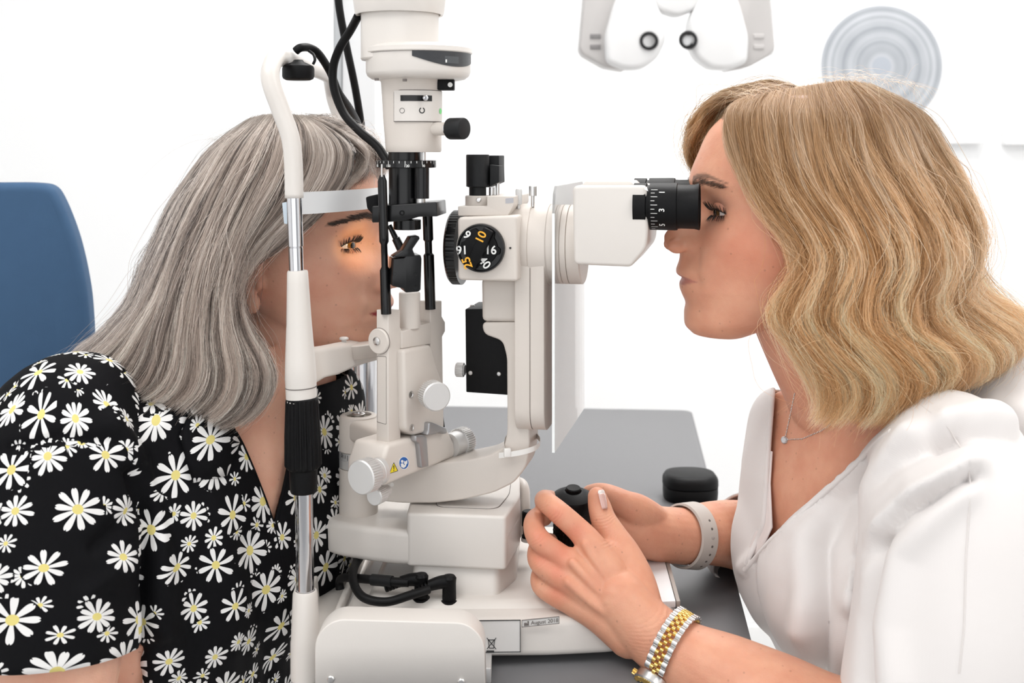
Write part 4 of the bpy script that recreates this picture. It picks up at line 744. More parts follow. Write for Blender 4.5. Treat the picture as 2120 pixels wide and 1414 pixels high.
def smooth_interp(xs, ys, x):
    """monotone-ish cubic through points (xs increasing)"""
    xs = np.array(xs, float); ys = np.array(ys, float); x = np.clip(x, xs[0], xs[-1]); d = np.gradient(ys, xs)
    h = np.diff(xs); s = np.diff(ys) / h
    for i in range(len(s)):
        if s[i] == 0: d[i] = d[i + 1] = 0
        else:
            a, b = d[i] / s[i], d[i + 1] / s[i]
            if a < 0: d[i] = 0
            if b < 0: d[i + 1] = 0
            q = math.hypot(max(a, 0), max(b, 0))
            if q > 3: d[i] = 3 * max(a, 0) / q * s[i]; d[i + 1] = 3 * max(b, 0) / q * s[i]
    i = np.clip(np.searchsorted(xs, x, 'right') - 1, 0, len(xs) - 2); t = (x - xs[i]) / h[i]
    return (2 * t**3 - 3 * t**2 + 1) * ys[i] + (t**3 - 2 * t**2 + t) * h[i] * d[i] + (-2 * t**3 + 3 * t**2) * ys[i + 1] + (t**3 - t**2) * h[i] * d[i + 1]
class Head:
    """a head looking along `sgn`*x with its mid-plane at depth Y; every number in photo pixels on that plane, half-widths in metres"""
    def __init__(s, Y, sgn, full, base, width, back, centre, eye, mouth, brow, nosew):
        s.Y = Y; s.sgn = sgn; s.full = np.array(full, float); s.base = np.array(base, float); s.width = np.array(width, float); s.back = np.array(back, float); s.centre = np.array(centre, float)
        s.eye = eye; s.mouth = mouth; s.brow = brow; s.nosew = np.array(nosew, float); s.k = Y / F; s.yaw = 0.0; s.piv = 0.0
    def X(s, px): return (px - 1060) * s.k
    def Z(s, py): return CZ - (py - HOR) * s.k
    def surf(s, py, th):
        """py, th arrays -> world points; th 0 = face front, +/-pi = back"""
        py, th = np.broadcast_arrays(np.asarray(py, float), np.asarray(th, float))
        Fb = smooth_interp(s.base[:, 1], s.base[:, 0], py); Ff = smooth_interp(s.full[:, 1], s.full[:, 0], py); B = smooth_interp(s.back[:, 1], s.back[:, 0], py); C = smooth_interp(s.centre[:, 1], s.centre[:, 0], py); W = smooth_interp(s.width[:, 1], s.width[:, 0], py)
        wn = smooth_interp(s.nosew[:, 1], s.nosew[:, 0], py)
        c = np.cos(th); l = W * np.sign(np.sin(th)) * np.abs(np.sin(th)) ** 0.96
        front = np.maximum(c, 0); rear = np.maximum(-c, 0)
        px = C + (Fb - C) * front + (B - C) * rear
        k = s.k; f = np.zeros_like(px)
        f += s.sgn * (Ff - Fb) * k * np.exp(-np.abs(l / wn) ** 2.6) * (c > 0)
        z = s.Z(py); ez = s.Z(s.eye[1]); bz = s.Z(s.brow); mz = s.Z(s.mouth)
        al = np.abs(l)
        g = lambda a, l0, sl, z0, sz: a * np.exp(-((al - l0) / sl) ** 2 - ((z - z0) / sz) ** 2) * (c > -0.1)
        f += g(-0.0085, 0.030, 0.013, ez + 0.001, 0.0105)            # eye socket
        f += g(-0.0040, 0.014, 0.007, ez - 0.002, 0.012)             # inner corner
        f += g(0.0035, 0.030, 0.020, bz + 0.001, 0.006)              # brow bone
        f += g(0.0040, 0.045, 0.016, ez - 0.028, 0.014)              # cheek bone
        f += g(-0.0035, 0.050, 0.012, mz + 0.004, 0.02)              # hollow of the cheek
        f += g(-0.0028, 0.0265, 0.0045, mz, 0.006)                   # mouth corner
        f += g(-0.0016, 0.026, 0.004, mz + 0.016, 0.014)             # fold from nose to mouth
        f += g(-0.0022, 0.0, 0.016, mz + 0.0002, 0.0016) * (al < 0.024)   # lip line
        return s.turn(np.stack([s.X(px) + s.sgn * f, s.Y - l, z], -1))
    def turn(s, p, inv=False):
        if s.yaw == 0: return p
        a = -s.yaw * s.sgn * (-1 if inv else 1); q = np.array(p, float); dx = q[..., 0] - s.piv; dy = q[..., 1] - s.Y
        q[..., 0] = s.piv + dx * math.cos(a) - dy * math.sin(a); q[..., 1] = s.Y + dx * math.sin(a) + dy * math.cos(a); return q
    def tdir(s, v): a = -s.yaw * s.sgn; return Vector((v[0] * math.cos(a) - v[1] * math.sin(a), v[0] * math.sin(a) + v[1] * math.cos(a), v[2]))
    def build(s, bm, nv=190, nt=170):
        top, bot = s.base[0, 1], s.base[-1, 1]
        t = np.linspace(0, 1, nv); pys = top + (bot - top) * t
        ths = np.linspace(-math.pi, math.pi, nt, endpoint=False)
        pts = s.surf(pys[:, None], ths[None, :])
        V = [[bm.verts.new(p) for p in row] for row in pts[1:-1]]
        a = bm.verts.new(pts[0].mean(0)); b = bm.verts.new(pts[-1].mean(0)); n = nt
        for A, B in zip(V, V[1:]):
            for i in range(n): bm.faces.new((A[i], B[i], B[(i + 1) % n], A[(i + 1) % n]))
        for i in range(n): bm.faces.new((a, V[0][i], V[0][(i + 1) % n])); bm.faces.new((b, V[-1][(i + 1) % n], V[-1][i]))
    def on(s, py, l):
        """point of the face surface at height py and lateral offset l (towards the viewer +)"""
        W = float(smooth_interp(s.width[:, 1], s.width[:, 0], np.array([py]))[0]); th = math.asin(max(-1, min(1, (abs(l) / W) ** (1 / 0.96)))) * (1 if l >= 0 else -1)
        return Vector(s.surf(np.array([py]), np.array([th]))[0])
def ball(bm, c, r, M=None, n=14):
    mt = Matrix.Translation(c) @ (M.to_4x4() if M else Matrix.Identity(4)) @ Matrix.Diagonal((*r, 1) if hasattr(r, '__len__') else (r, r, r, 1))
    bmesh.ops.create_uvsphere(bm, u_segments=2 * n, v_segments=n, radius=1.0, matrix=mt)
def limb(bm, pts, n=6, segs=18, squash=None):
    """pts: [(px,py,Y,r_metres)] joined into a tapering tube with round ends"""
    w = [(*P(a, b, c), r) for a, b, c, r in pts]; q = catmull(w, n)
    tube_bm(bm, [v[:3] for v in q], [v[3] for v in q], segs, True, squash)
    for v in (q[0], q[-1]): ball(bm, Vector(v[:3]), v[3] * 0.985, None, 9)
def rings(bm, secs, segs=40, n=5, expo=2.3):
    """secs: [(centre(x,y,z), side dir, front dir, half width, front depth, back depth)] -> closed lofted trunk"""
    rows = [np.concatenate([np.array(c, float), np.array(sd, float), np.array(fd, float), [w, d1, d2]]) for c, sd, fd, w, d1, d2 in secs]
    rows = catmull(rows, n); R = []
    for r in rows:
        c = Vector(r[0:3]); sd = Vector(r[3:6]).normalized(); fd = Vector(r[6:9]).normalized(); ring = []
        for i in range(segs):
            a = 2 * math.pi * i / segs; cs, sn = math.cos(a), math.sin(a); e = 2 / expo
            x = abs(cs) ** e * (1 if cs > 0 else -1) * r[9]; y = abs(sn) ** e * (1 if sn > 0 else -1) * (r[10] if sn > 0 else r[11])
            ring.append(bm.verts.new(c + sd * x + fd * y))
        R.append(ring)
    for A, B in zip(R, R[1:]):
        for i in range(segs): bm.faces.new((A[i], A[(i + 1) % segs], B[(i + 1) % segs], B[i]))
    bm.faces.new(R[0]); bm.faces.new(R[-1][::-1])
def remeshed(bm, voxel, smooth_it=4, factor=0.5):
    bmesh.ops.recalc_face_normals(bm, faces=bm.faces)
    me = bpy.data.meshes.new('tmp'); bm.to_mesh(me); bm.free(); o = bpy.data.objects.new('tmp', me); COL.objects.link(o)
    r = o.modifiers.new('r', 'REMESH'); r.mode = 'VOXEL'; r.voxel_size = voxel; r.adaptivity = 0
    if smooth_it: sm = o.modifiers.new('s', 'SMOOTH'); sm.factor = factor; sm.iterations = smooth_it
    dg = bpy.context.evaluated_depsgraph_get(); res = bpy.data.meshes.new_from_object(o.evaluated_get(dg)); bpy.data.objects.remove(o); bpy.data.meshes.remove(me)
    return res
def coords(me): a = np.empty(len(me.vertices) * 3, np.float32); me.vertices.foreach_get('co', a); return a.reshape(-1, 3).astype(float)
def normals(me): a = np.empty(len(me.vertices) * 3, np.float32); me.vertices.foreach_get('normal', a); return a.reshape(-1, 3).astype(float)
def setco(me, co): me.vertices.foreach_set('co', co.astype(np.float32).ravel()); me.update()
def project(co): return 1060 + co[:, 0] / co[:, 1] * F, HOR + (CZ - co[:, 2]) / co[:, 1] * F
def seg_dist(px, py, line):
    d = np.full(px.shape, 1e9)
    for (x0, y0), (x1, y1) in zip(line, line[1:]):
        vx, vy = x1 - x0, y1 - y0; t = np.clip(((px - x0) * vx + (py - y0) * vy) / (vx * vx + vy * vy), 0, 1)
        d = np.minimum(d, np.hypot(px - x0 - t * vx, py - y0 - t * vy))
    return d
def folds(me, lines):
    """drape the cloth: each fold runs along a line; amp metres (+ridge, -valley), width in px; only on cloth turned to the viewer"""
    co = coords(me); no = normals(me); px, py = project(co); d = np.zeros(len(co)); fc = np.clip(-no[:, 1] * 3, 0, 1)
    for line, amp, wd in lines: d += amp * np.exp(-(seg_dist(px, py, line) / wd) ** 2) * fc
    setco(me, co + no * d[:, None])
def wrinkle(me, amp, scale, seed=0.0, stretch=(1, 1, 1)):
    co = coords(me); no = normals(me); st = np.array(stretch)
    d = np.array([noise.fractal(Vector(c * st * scale) + Vector((seed, 0, 0)), 1.0, 2.0, 3) for c in co]); setco(me, co + no * (d * amp)[:, None])
def inside_poly(px, py, poly):
    r = np.zeros(px.shape, bool); n = len(poly)
    for i in range(n):
        (x0, y0), (x1, y1) = poly[i], poly[(i + 1) % n]; c = ((y0 > py) != (y1 > py))
        with np.errstate(divide='ignore', invalid='ignore'): xx = (x1 - x0) * (py - y0) / (y1 - y0 + 1e-12) + x0
        r ^= c & (px < xx)
    return r
def drop(me, mask):
    bm = bmesh.new(); bm.from_mesh(me); bm.verts.ensure_lookup_table(); bmesh.ops.delete(bm, geom=[bm.verts[i] for i in np.nonzero(mask)[0]], context='VERTS'); bm.to_mesh(me); bm.free(); me.update()
def bvh_of(me): return BVHTree.FromPolygons([v.co for v in me.vertices], [p.vertices for p in me.polygons])
def cast(bvh, px, py, lift=0.0):
    o = Vector((0, 0, CZ)); d = (P(px, py, 1.0) - o).normalized(); h = bvh.ray_cast(o, d)
    return None if h[0] is None else h[0] - d * lift
def tone(me, fn):
    at = me.attributes.new('tone', 'FLOAT_COLOR', 'POINT'); c = fn(coords(me)); at.data.foreach_set('color', np.concatenate([c, np.ones((len(c), 1))], 1).astype(np.float32).ravel())
def place(name, me, m, parent, c):
    """me has world coordinates; re-centre on c"""
    me.transform(Matrix.Translation(-Vector(c))); me.shade_smooth(); me.materials.clear(); return link(name, me, m, parent, c)
def line_tube(name, bvh, line, r, m, parent, lift=0.001, segs=8, step=6):
    pts = []
    for (x0, y0), (x1, y1) in zip(line, line[1:]):
        n = max(2, int(math.hypot(x1 - x0, y1 - y0) / step))
        for i in range(n):
            h = cast(bvh, x0 + (x1 - x0) * i / n, y0 + (y1 - y0) * i / n, lift)
            if h is not None: pts.append(h)
    for _ in range(6): pts = [pts[0]] + [(a + b * 2 + c) / 4 for a, b, c in zip(pts, pts[1:], pts[2:])] + [pts[-1]]
    bm = bmesh.new(); tube_bm(bm, pts, r, segs); return from_bm(name, bm, m, parent, 60)
# ---- eyes
def iris_material(name, col, rad):
    m = bpy.data.materials.new(name); m.use_nodes = True; nt = m.node_tree; b = nt.nodes['Principled BSDF']; b.inputs['Roughness'].default_value = 0.05; b.inputs['Coat Weight'].default_value = 0.8; b.inputs['Coat Roughness'].default_value = 0.02
    tc = nt.nodes.new('ShaderNodeTexCoord'); sp_ = nt.nodes.new('ShaderNodeSeparateXYZ'); nt.links.new(tc.outputs['Object'], sp_.inputs[0])
    ab = nt.nodes.new('ShaderNodeMath'); ab.operation = 'ABSOLUTE'; nt.links.new(sp_.outputs['X'], ab.inputs[0])
    mr = nt.nodes.new('ShaderNodeMapRange'); mr.inputs['From Min'].default_value = rad * 0.86; mr.inputs['From Max'].default_value = rad * 1.02; nt.links.new(sp_.outputs['Z'], mr.inputs['Value'])
    cr = nt.nodes.new('ShaderNodeValToRGB'); e = cr.color_ramp.elements; e[0].position = 0.0; e[0].color = (0.72, 0.62, 0.58, 1); e[1].position = 0.10; e[1].color = (*[c * 0.3 for c in col], 1)
    for p_, c_ in ((0.16, col), (0.62, [min(1, c * 1.4) for c in col]), (0.70, (0.01, 0.008, 0.006)), (1.0, (0.005, 0.005, 0.005))): q = e.new(p_); q.color = (*c_, 1)
    nt.links.new(mr.outputs['Result'], cr.inputs[0]); nt.links.new(cr.outputs[0], b.inputs['Base Color']); return m
def make_eye(head, parent, side, skin, col, lid_u, lid_d, look, lash_len, skin_col, back=0.0085, r=0.0122):
    """eyeball with its own gaze, both lids as skin shells, and lashes"""
    py = head.eye[1]; l = 0.031 * side; s = head.on(py, l); out = head.tdir(Vector((head.sgn, -0.22 * side, 0)).normalized())
    c = s - out * (r - back + 0.0035)
    me = bpy.data.meshes.new('eye'); bm = bmesh.new(); bmesh.ops.create_uvsphere(bm, u_segments=40, v_segments=28, radius=r); bm.to_mesh(me); bm.free(); me.shade_smooth()
    e = link('eye', me, iris_material('iris', col, r), parent, c); g = Vector(look).normalized(); e.rotation_euler = g.to_track_quat('Z', 'Y').to_euler()
    lat = head.tdir(Vector((0, -1, 0))) * side; lat = (lat - out * lat.dot(out)).normalized(); up = Vector((0, 0, 1))
    def sph(az, el, rad): return c + (out * math.cos(az) * math.cos(el) + lat * math.sin(az) * math.cos(el) + up * math.sin(el)) * rad
    R = math.radians
    def lid(name, edge, far_, rad):
        vs, fs = [], []; na, ne = 26, 12
        for i in range(na + 1):
            az = R(-62 + 128 * i / na); s_ = i / na; e0 = R(edge(s_)); e1 = R(far_)
            col_ = [sph(az, e0, rad - 0.0012), sph(az, e0 * 0.98, rad)]
            for j in range(1, ne + 1): tt = j / ne; col_.append(sph(az, e0 + (e1 - e0) * tt, rad + 0.0004 * math.sin(tt * math.pi) - 0.0012 * tt))
            vs += col_
        w_ = ne + 2
        for i in range(na):
            for j in range(w_ - 1): a = i * w_ + j; fs.append((a, a + 1, a + w_ + 1, a + w_))
        o = mesh(name, vs, fs, skin, parent, 180); me = o.data; at = me.attributes.new('tone', 'FLOAT_COLOR', 'POINT'); n_ = len(me.vertices)
        at.data.foreach_set('color', np.tile(np.array([*skin_col, 1.0], np.float32), n_)); return o
    arch = lambda s_: math.sin(min(1, max(0, s_)) * math.pi) ** 0.7
    lid('upper_eyelid', lambda s_: -6 + (lid_u + 6) * arch(s_), 74, r + 0.0009); lid('lower_eyelid', lambda s_: -7 - (lid_d - 7) * arch(s_), -74, r + 0.0008)
    strands = []
    for i in range(70):
        s_ = rng.uniform(0.06, 0.98); az = R(-62 + 128 * s_); el = R(-6 + (lid_u + 6) * arch(s_)); p0 = sph(az, el, r + 0.0008); d0 = (sph(az * 1.05, el - 0.15, 1.0) - c).normalized(); L = lash_len * rng.uniform(0.7, 1.0) * (0.6 + 0.4 * s_)
        strands.append([p0 + d0 * L * t + up * L * 0.75 * t * t for t in (0, .25, .5, .75, 1)])
    for i in range(40):
        s_ = rng.uniform(0.1, 0.98); az = R(-62 + 128 * s_); el = R(-7 - (lid_d - 7) * arch(s_)); p0 = sph(az, el, r + 0.0008); d0 = (sph(az * 1.05, el - 0.1, 1.0) - c).normalized(); L = lash_len * 0.5 * rng.uniform(0.6, 1.0)
        strands.append([p0 + d0 * L * t - up * L * 0.7 * t * t for t in (0, .25, .5, .75, 1)])
    hair_curves('eyelashes', np.array([[tuple(p) for p in s_] for s_ in strands]), 0.00022, mat('lash_black', (0.012, 0.009, 0.008), 0.5), parent)
    # lid line (dark lash root)
    pts = [sph(R(-60 + 124 * i / 20), R(-6 + (lid_u + 6) * arch(i / 20)), r + 0.0006) for i in range(21)]
    bm = bmesh.new(); tube_bm(bm, pts, 0.00045, 8); from_bm('lash_line', bm, mat('lash_black', (0.012, 0.009, 0.008), 0.5), parent, 60)
    return c
# ---- hair
def hair_curves(name, pts, radius, m, parent, col=None, taper=True):
    """pts (strands, points, 3) in world space; col (strands, points, 3) dyed colour along each strand"""
    ns, npt = pts.shape[:2]; cu = bpy.data.hair_curves.new(name); cu.add_curves([npt] * ns)
    c = pts.reshape(-1, 3).mean(0); cu.attributes['position'].data.foreach_set('vector', (pts - c).astype(np.float32).ravel())
    ra = cu.attributes.new('radius', 'FLOAT', 'POINT') if 'radius' not in cu.attributes else cu.attributes['radius']
    t = np.linspace(0, 1, npt); prof = (1 - 0.75 * t ** 3) if taper else np.ones(npt); rs = np.asarray(radius) if hasattr(radius, '__len__') else np.full(ns, radius)
    ra.data.foreach_set('value', (rs[:, None] * prof[None]).astype(np.float32).ravel())
    if col is not None:
        a = cu.attributes.new('dye', 'FLOAT_COLOR', 'POINT'); a.data.foreach_set('color', np.concatenate([col, np.ones((ns, npt, 1))], 2).astype(np.float32).ravel())
    cu.materials.append(m); o = bpy.data.objects.new(name, cu); COL.objects.link(o); WLOC[o] = Vector(c)
    if parent is not None: o.parent = parent; o.location = Vector(c) - WLOC[parent]
    else: o.location = c
    return o
def dye(tint, npt, ramp, root, root_len, gamma=1.0):
    t = np.linspace(0, 1, npt)[None]; xs = [p for p, _ in ramp]; c = np.stack([np.interp(np.asarray(tint), xs, [q[i] for _, q in ramp]) for i in range(3)], 1)[:, None, :]
    g = np.clip((root_len - t) / (root_len * 0.7), 0, 1)[..., None] * 0.92; r = np.array(root)[None, None]
    c = np.minimum(c * (1 + 0.22 * np.clip((t[..., None] - 0.45) / 0.4, 0, 1)), 0.97)
    return c * (1 - g) + r * (0.6 + 0.8 * np.asarray(tint))[:, None, None] * g
def hair_material(name, rough=0.3):
    m = bpy.data.materials.new(name); m.use_nodes = True; nt = m.node_tree; nt.nodes.clear(); N = nt.nodes.new; L = nt.links.new
    out = N('ShaderNodeOutputMaterial'); h = N('ShaderNodeBsdfHairPrincipled'); h.parametrization = 'COLOR'; h.model = 'CHIANG'
    h.inputs['Roughness'].default_value = rough; h.inputs['Radial Roughness'].default_value = 0.35; h.inputs['Coat'].default_value = 0.0; h.inputs['Random Roughness'].default_value = 0.2
    at = N('ShaderNodeAttribute'); at.attribute_name = 'dye'; df = N('ShaderNodeBsdfDiffuse'); mx = N('ShaderNodeMixShader'); mx.inputs[0].default_value = 0.45
    L(at.outputs['Color'], h.inputs['Color']); L(at.outputs['Color'], df.inputs['Color']); L(h.outputs[0], mx.inputs[1]); L(df.outputs[0], mx.inputs[2]); L(mx.outputs[0], out.inputs[0]); return m
def resample(g, n):
    q = np.array(catmull(g, 10)); d = np.concatenate([[0], np.cumsum(np.linalg.norm(np.diff(q, axis=0), axis=1))]); t = np.linspace(0, d[-1], n)
    return np.stack([np.interp(t, d, q[:, i]) for i in range(3)], 1)
def hair_from_guides(guides, n, core, npt=26, depth=0.45, clump=60, wave=0.004, jitter=0.0025, fly=0.03, seed=1, weights=None, short=0.15):
    """strands between neighbouring guides; layers reach inwards to the core line; locks share a wave"""
    r = np.random.default_rng(seed); G = np.stack([resample(g, npt) for g in guides]); ng = len(G); C = resample(core, npt)
    if weights is None: u = r.uniform(0, ng - 1, n)
    else:
        w_ = np.array(weights, float); seg = r.choice(ng - 1, n, p=w_ / w_.sum()); u = seg + r.uniform(0, 1, n)
    # gather into locks
    lock = np.round(u * clump / (ng - 1) + r.normal(0, 0.25, n)).astype(int); ul = np.clip(lock * (ng - 1) / clump, 0, ng - 1.001); pull = r.uniform(0.0, 0.85, n)
    i = np.clip(np.floor(u).astype(int), 0, ng - 2); f = u - i; P0 = G[i] * (1 - f)[:, None, None] + G[i + 1] * f[:, None, None]
    il = np.clip(np.floor(ul).astype(int), 0, ng - 2); fl2 = ul - il; PL = G[il] * (1 - fl2)[:, None, None] + G[il + 1] * fl2[:, None, None]
    t = np.linspace(0, 1, npt); pl2 = (pull[:, None] * np.clip(t * 1.6 - 0.15, 0, 1)[None] * 0.75)[..., None]; pts = P0 * (1 - pl2) + PL * pl2
    lay = r.uniform(0, 1, n) ** 2.2 * depth; ramp = np.clip(t * 3, 0.12, 1)[None, :]; li = lay[:, None] * ramp
    # nearest core point keeps the same strand parameter
    pts = pts * (1 - li[..., None]) + C[None] * li[..., None]
    # wave per lock
    ph = r.uniform(0, 6.28, 4000); k1 = ph[lock % 4000]; fr = 2.0 + 1.2 * np.sin(lock * 1.7); dirs = r.normal(0, 1, (4000, 3)); dirs /= np.linalg.norm(dirs, axis=1)[:, None]
    pts = pts + (dirs[lock % 4000][:, None, :] * (np.sin(t[None] * 6.28 * fr[:, None] + k1[:, None]) * wave * np.clip(t * 2.2, 0, 1)[None])[..., None])
    # strand noise
    nz = r.normal(0, 1, (n, 6, 3)); tn = np.linspace(0, 1, 6); j = np.stack([[np.interp(t, tn, nz[a, :, b]) for b in range(3)] for a in range(n)]).transpose(0, 2, 1)
    amp = np.full(n, jitter); fm = r.uniform(0, 1, n) < fly; amp[fm] *= r.uniform(2.5, 6, fm.sum()); pts = pts + j * amp[:, None, None] * np.clip(t * 1.5 + 0.1, 0, 1)[None, :, None]
    # uneven lengths
    cut = 1 - r.uniform(0, 1, n) ** 2 * short; tt = t[None] * cut[:, None] * (npt - 1); a = np.clip(np.floor(tt).astype(int), 0, npt - 2); fr2 = (tt - a)[..., None]; idx = np.arange(n)[:, None]
    pts = pts[idx, a] * (1 - fr2) + pts[idx, a + 1] * fr2
    return pts, lock, u, lay
def hair_shell(name, guides, core, m, parent, shrink=0.2, npt=22, per=6, thick=0.004):
    G = np.stack([resample(g, npt) for g in guides]); C = resample(core, npt); ng = len(G); rows = []
    for a in np.linspace(0, ng - 1.0001, (ng - 1) * per + 1):
        i = int(a); f = a - i; g = G[i] * (1 - f) + G[i + 1] * f; s_ = shrink * np.clip(np.linspace(0, 1, npt) * 4 + 0.25, 0, 1)[:, None]; rows.append(g * (1 - s_) + C * s_)
    n = len(rows); vs = [tuple(p) for r_ in rows for p in r_[:-2]]; q = npt - 2; fs = [(i * q + j, i * q + j + 1, (i + 1) * q + j + 1, (i + 1) * q + j) for i in range(n - 1) for j in range(q - 1)]
    o = mesh(name, vs, fs, m, parent, 180); md = o.modifiers.new('thickness', 'SOLIDIFY'); md.thickness = thick; md.offset = -1; return o

def snap_edges(me, line, reach=14):
    """pull the cut edge of a cloth onto the drawn neckline, then relax it"""
    bm = bmesh.new(); bm.from_mesh(me); bd = {v for e in bm.edges if e.is_boundary for v in e.verts}
    co = np.array([v.co for v in bd]); px, py = project(co); bl = list(bd)
    best = np.full(len(bl), 1e9); tx = px.copy(); ty = py.copy()
    for (x0, y0), (x1, y1) in zip(line, line[1:]):
        vx, vy = x1 - x0, y1 - y0; t = np.clip(((px - x0) * vx + (py - y0) * vy) / (vx * vx + vy * vy), 0, 1); qx, qy = x0 + t * vx, y0 + t * vy; d = np.hypot(px - qx, py - qy); b = d < best
        best[b] = d[b]; tx[b] = qx[b]; ty[b] = qy[b]
    for i, v in enumerate(bl):
        if best[i] < reach: v.co = P(tx[i], ty[i], v.co.y)
    for _ in range(4):
        new = {}
        for v in bl:
            nb = [e.other_vert(v).co for e in v.link_edges if e.is_boundary]
            if len(nb) == 2: new[v] = v.co * 0.5 + (nb[0] + nb[1]) * 0.25
        for v, c in new.items(): v.co = c
    bm.to_mesh(me); bm.free(); me.update()

def creases(me, items):
    """skin folds: items (px, py, finger direction in px, reach along, reach across, wavelength px)"""
    co = coords(me); px, py = project(co); ph = np.zeros(len(co)); mk = np.zeros(len(co)); near_ = co[:, 1] < 1.0
    for kx, ky, dx, dy, ra, rc, wl in items:
        L_ = math.hypot(dx, dy); dx, dy = dx / L_, dy / L_; a = (px - kx) * dx + (py - ky) * dy; b = -(px - kx) * dy + (py - ky) * dx
        g = np.exp(-(a / ra) ** 2 - (b / rc) ** 2) * near_ * (co[:, 2] < 0.9); s = g > mk; mk[s] = g[s]; ph[s] = (a[s] + 0.012 * b[s] ** 2) * 2 * math.pi / wl
    at = me.attributes.new('crease', 'FLOAT_COLOR', 'POINT'); at.data.foreach_set('color', np.stack([ph, mk, np.zeros_like(ph), np.ones_like(ph)], 1).astype(np.float32).ravel())
# ================================================================ EXAMINER (right)
SKIN1 = skin_material('skin_warm', None, 0.22)
C1 = np.array((0.74, 0.38, 0.25))
H1 = Head(1.0, -1,
    full=[(1650, 190), (1560, 196), (1510, 225), (1470, 270), (1446, 320), (1431, 360), (1429, 374), (1433, 398), (1420, 425), (1398, 460), (1375, 490), (1376, 503), (1387, 513), (1408, 522), (1406, 540), (1400, 561), (1404, 570), (1411, 576), (1408, 583), (1407, 591), (1413, 610), (1420, 628), (1417, 645), (1417, 662), (1428, 683), (1450, 694), (1500, 700)],
    base=[(1650, 190), (1560, 196), (1510, 225), (1470, 270), (1446, 320), (1432, 360), (1432, 374), (1436, 398), (1435, 440), (1428, 490), (1422, 522), (1413, 560), (1414, 576), (1414, 591), (1421, 612), (1424, 628), (1421, 650), (1423, 668), (1433, 684), (1452, 694), (1500, 700)],
    width=[(0.004, 190), (0.036, 196), (0.055, 225), (0.066, 270), (0.072, 320), (0.0735, 372), (0.0715, 420), (0.0700, 470), (0.0660, 520), (0.0610, 560), (0.0560, 600), (0.0490, 640), (0.0400, 670), (0.030, 686), (0.020, 695), (0.004, 700)],
    back=[(1700, 190), (1760, 196), (1830, 230), (1865, 270), (1885, 330), (1885, 400), (1860, 470), (1790, 540), (1710, 580), (1660, 620), (1620, 650), (1570, 680), (1530, 695), (1510, 700)],
    centre=[(1670, 190), (1655, 300), (1650, 450), (1620, 540), (1585, 600), (1550, 650), (1505, 690), (1500, 700)],
    eye=(1452, 436), mouth=576, brow=386,
    nosew=[(0.03, 190), (0.03, 350), (0.011, 385), (0.0088, 405), (0.0095, 440), (0.0125, 470), (0.0165, 495), (0.0165, 508), (0.013, 518), (0.012, 530), (0.019, 555), (0.022, 576), (0.020, 592), (0.018, 620), (0.018, 655), (0.02, 700)])
DOC = thing('person', (0.42, 1.02, 0.0), 'woman with wavy blonde hair in a white blouse looking into the eyepieces', 'person')
bm = bmesh.new(); H1.build(bm)
# nostril wings, ear
for s in (1, -1):
    ball(bm, Vector((H1.X(1398), 1.0 - 0.0125 * s, H1.Z(507))), (0.0085, 0.0052, 0.0065))
    ball(bm, Vector((H1.X(1650), 1.0 - 0.070 * s, H1.Z(470))), (0.014, 0.006, 0.027))
# neck and upper trunk
limb(bm, [(1650, 560, 1.0, 0.050), (1678, 640, 1.0, 0.050), (1712, 720, 1.005, 0.0505), (1752, 800, 1.012, 0.0525), (1775, 880, 1.03, 0.050)], 8, 40)
fd = Vector((-0.80, -0.42, 0.0)); fd1 = Vector((-0.72, -0.38, 0.50)).normalized(); sd1 = Vector((0.46, -0.885, 0.0)).normalized()
trunk = lambda g: [((0.300, 1.018, 0.945), sd1, fd1, 0.055 + g, 0.045 + g, 0.05 + g), ((0.322, 1.018, 0.918), sd1, fd1, 0.098 + g, 0.070 + g, 0.085 + g), ((0.342, 1.02, 0.890), sd1, fd1, 0.150 + g, 0.098 + g, 0.105 + g), ((0.350, 1.02, 0.850), sd1, fd1, 0.168 + g, 0.118 + g, 0.11 + g), ((0.360, 1.02, 0.790), sd1, fd, 0.165 + g, 0.128 + g, 0.11 + g), ((0.375, 1.02, 0.720), sd1, fd, 0.152 + g, 0.118 + g, 0.11 + g), ((0.41, 1.02, 0.62), sd1, fd, 0.148 + g, 0.105 + g, 0.11 + g), ((0.44, 1.02, 0.50), sd1, fd, 0.165 + g, 0.11 + g, 0.12 + g)]
rings(bm, trunk(0.003))
# near (left) arm: shoulder, elbow out of frame, forearm, hand
limb(bm, [(1935, 970, 0.905, 0.046), (1960, 1120, 0.875, 0.050), (1930, 1320, 0.86, 0.046), (1850, 1500, 0.855, 0.042), (1740, 1530, 0.865, 0.043), (1600, 1465, 0.885, 0.040), (1500, 1410, 0.905, 0.035), (1420, 1365, 0.922, 0.0285), (1370, 1330, 0.932, 0.0255)], 8, 28)
limb(bm, [(1372, 1332, 0.932, 0.0248), (1325, 1290, 0.940, 0.0240), (1282, 1240, 0.948, 0.0235)], 6, 24)
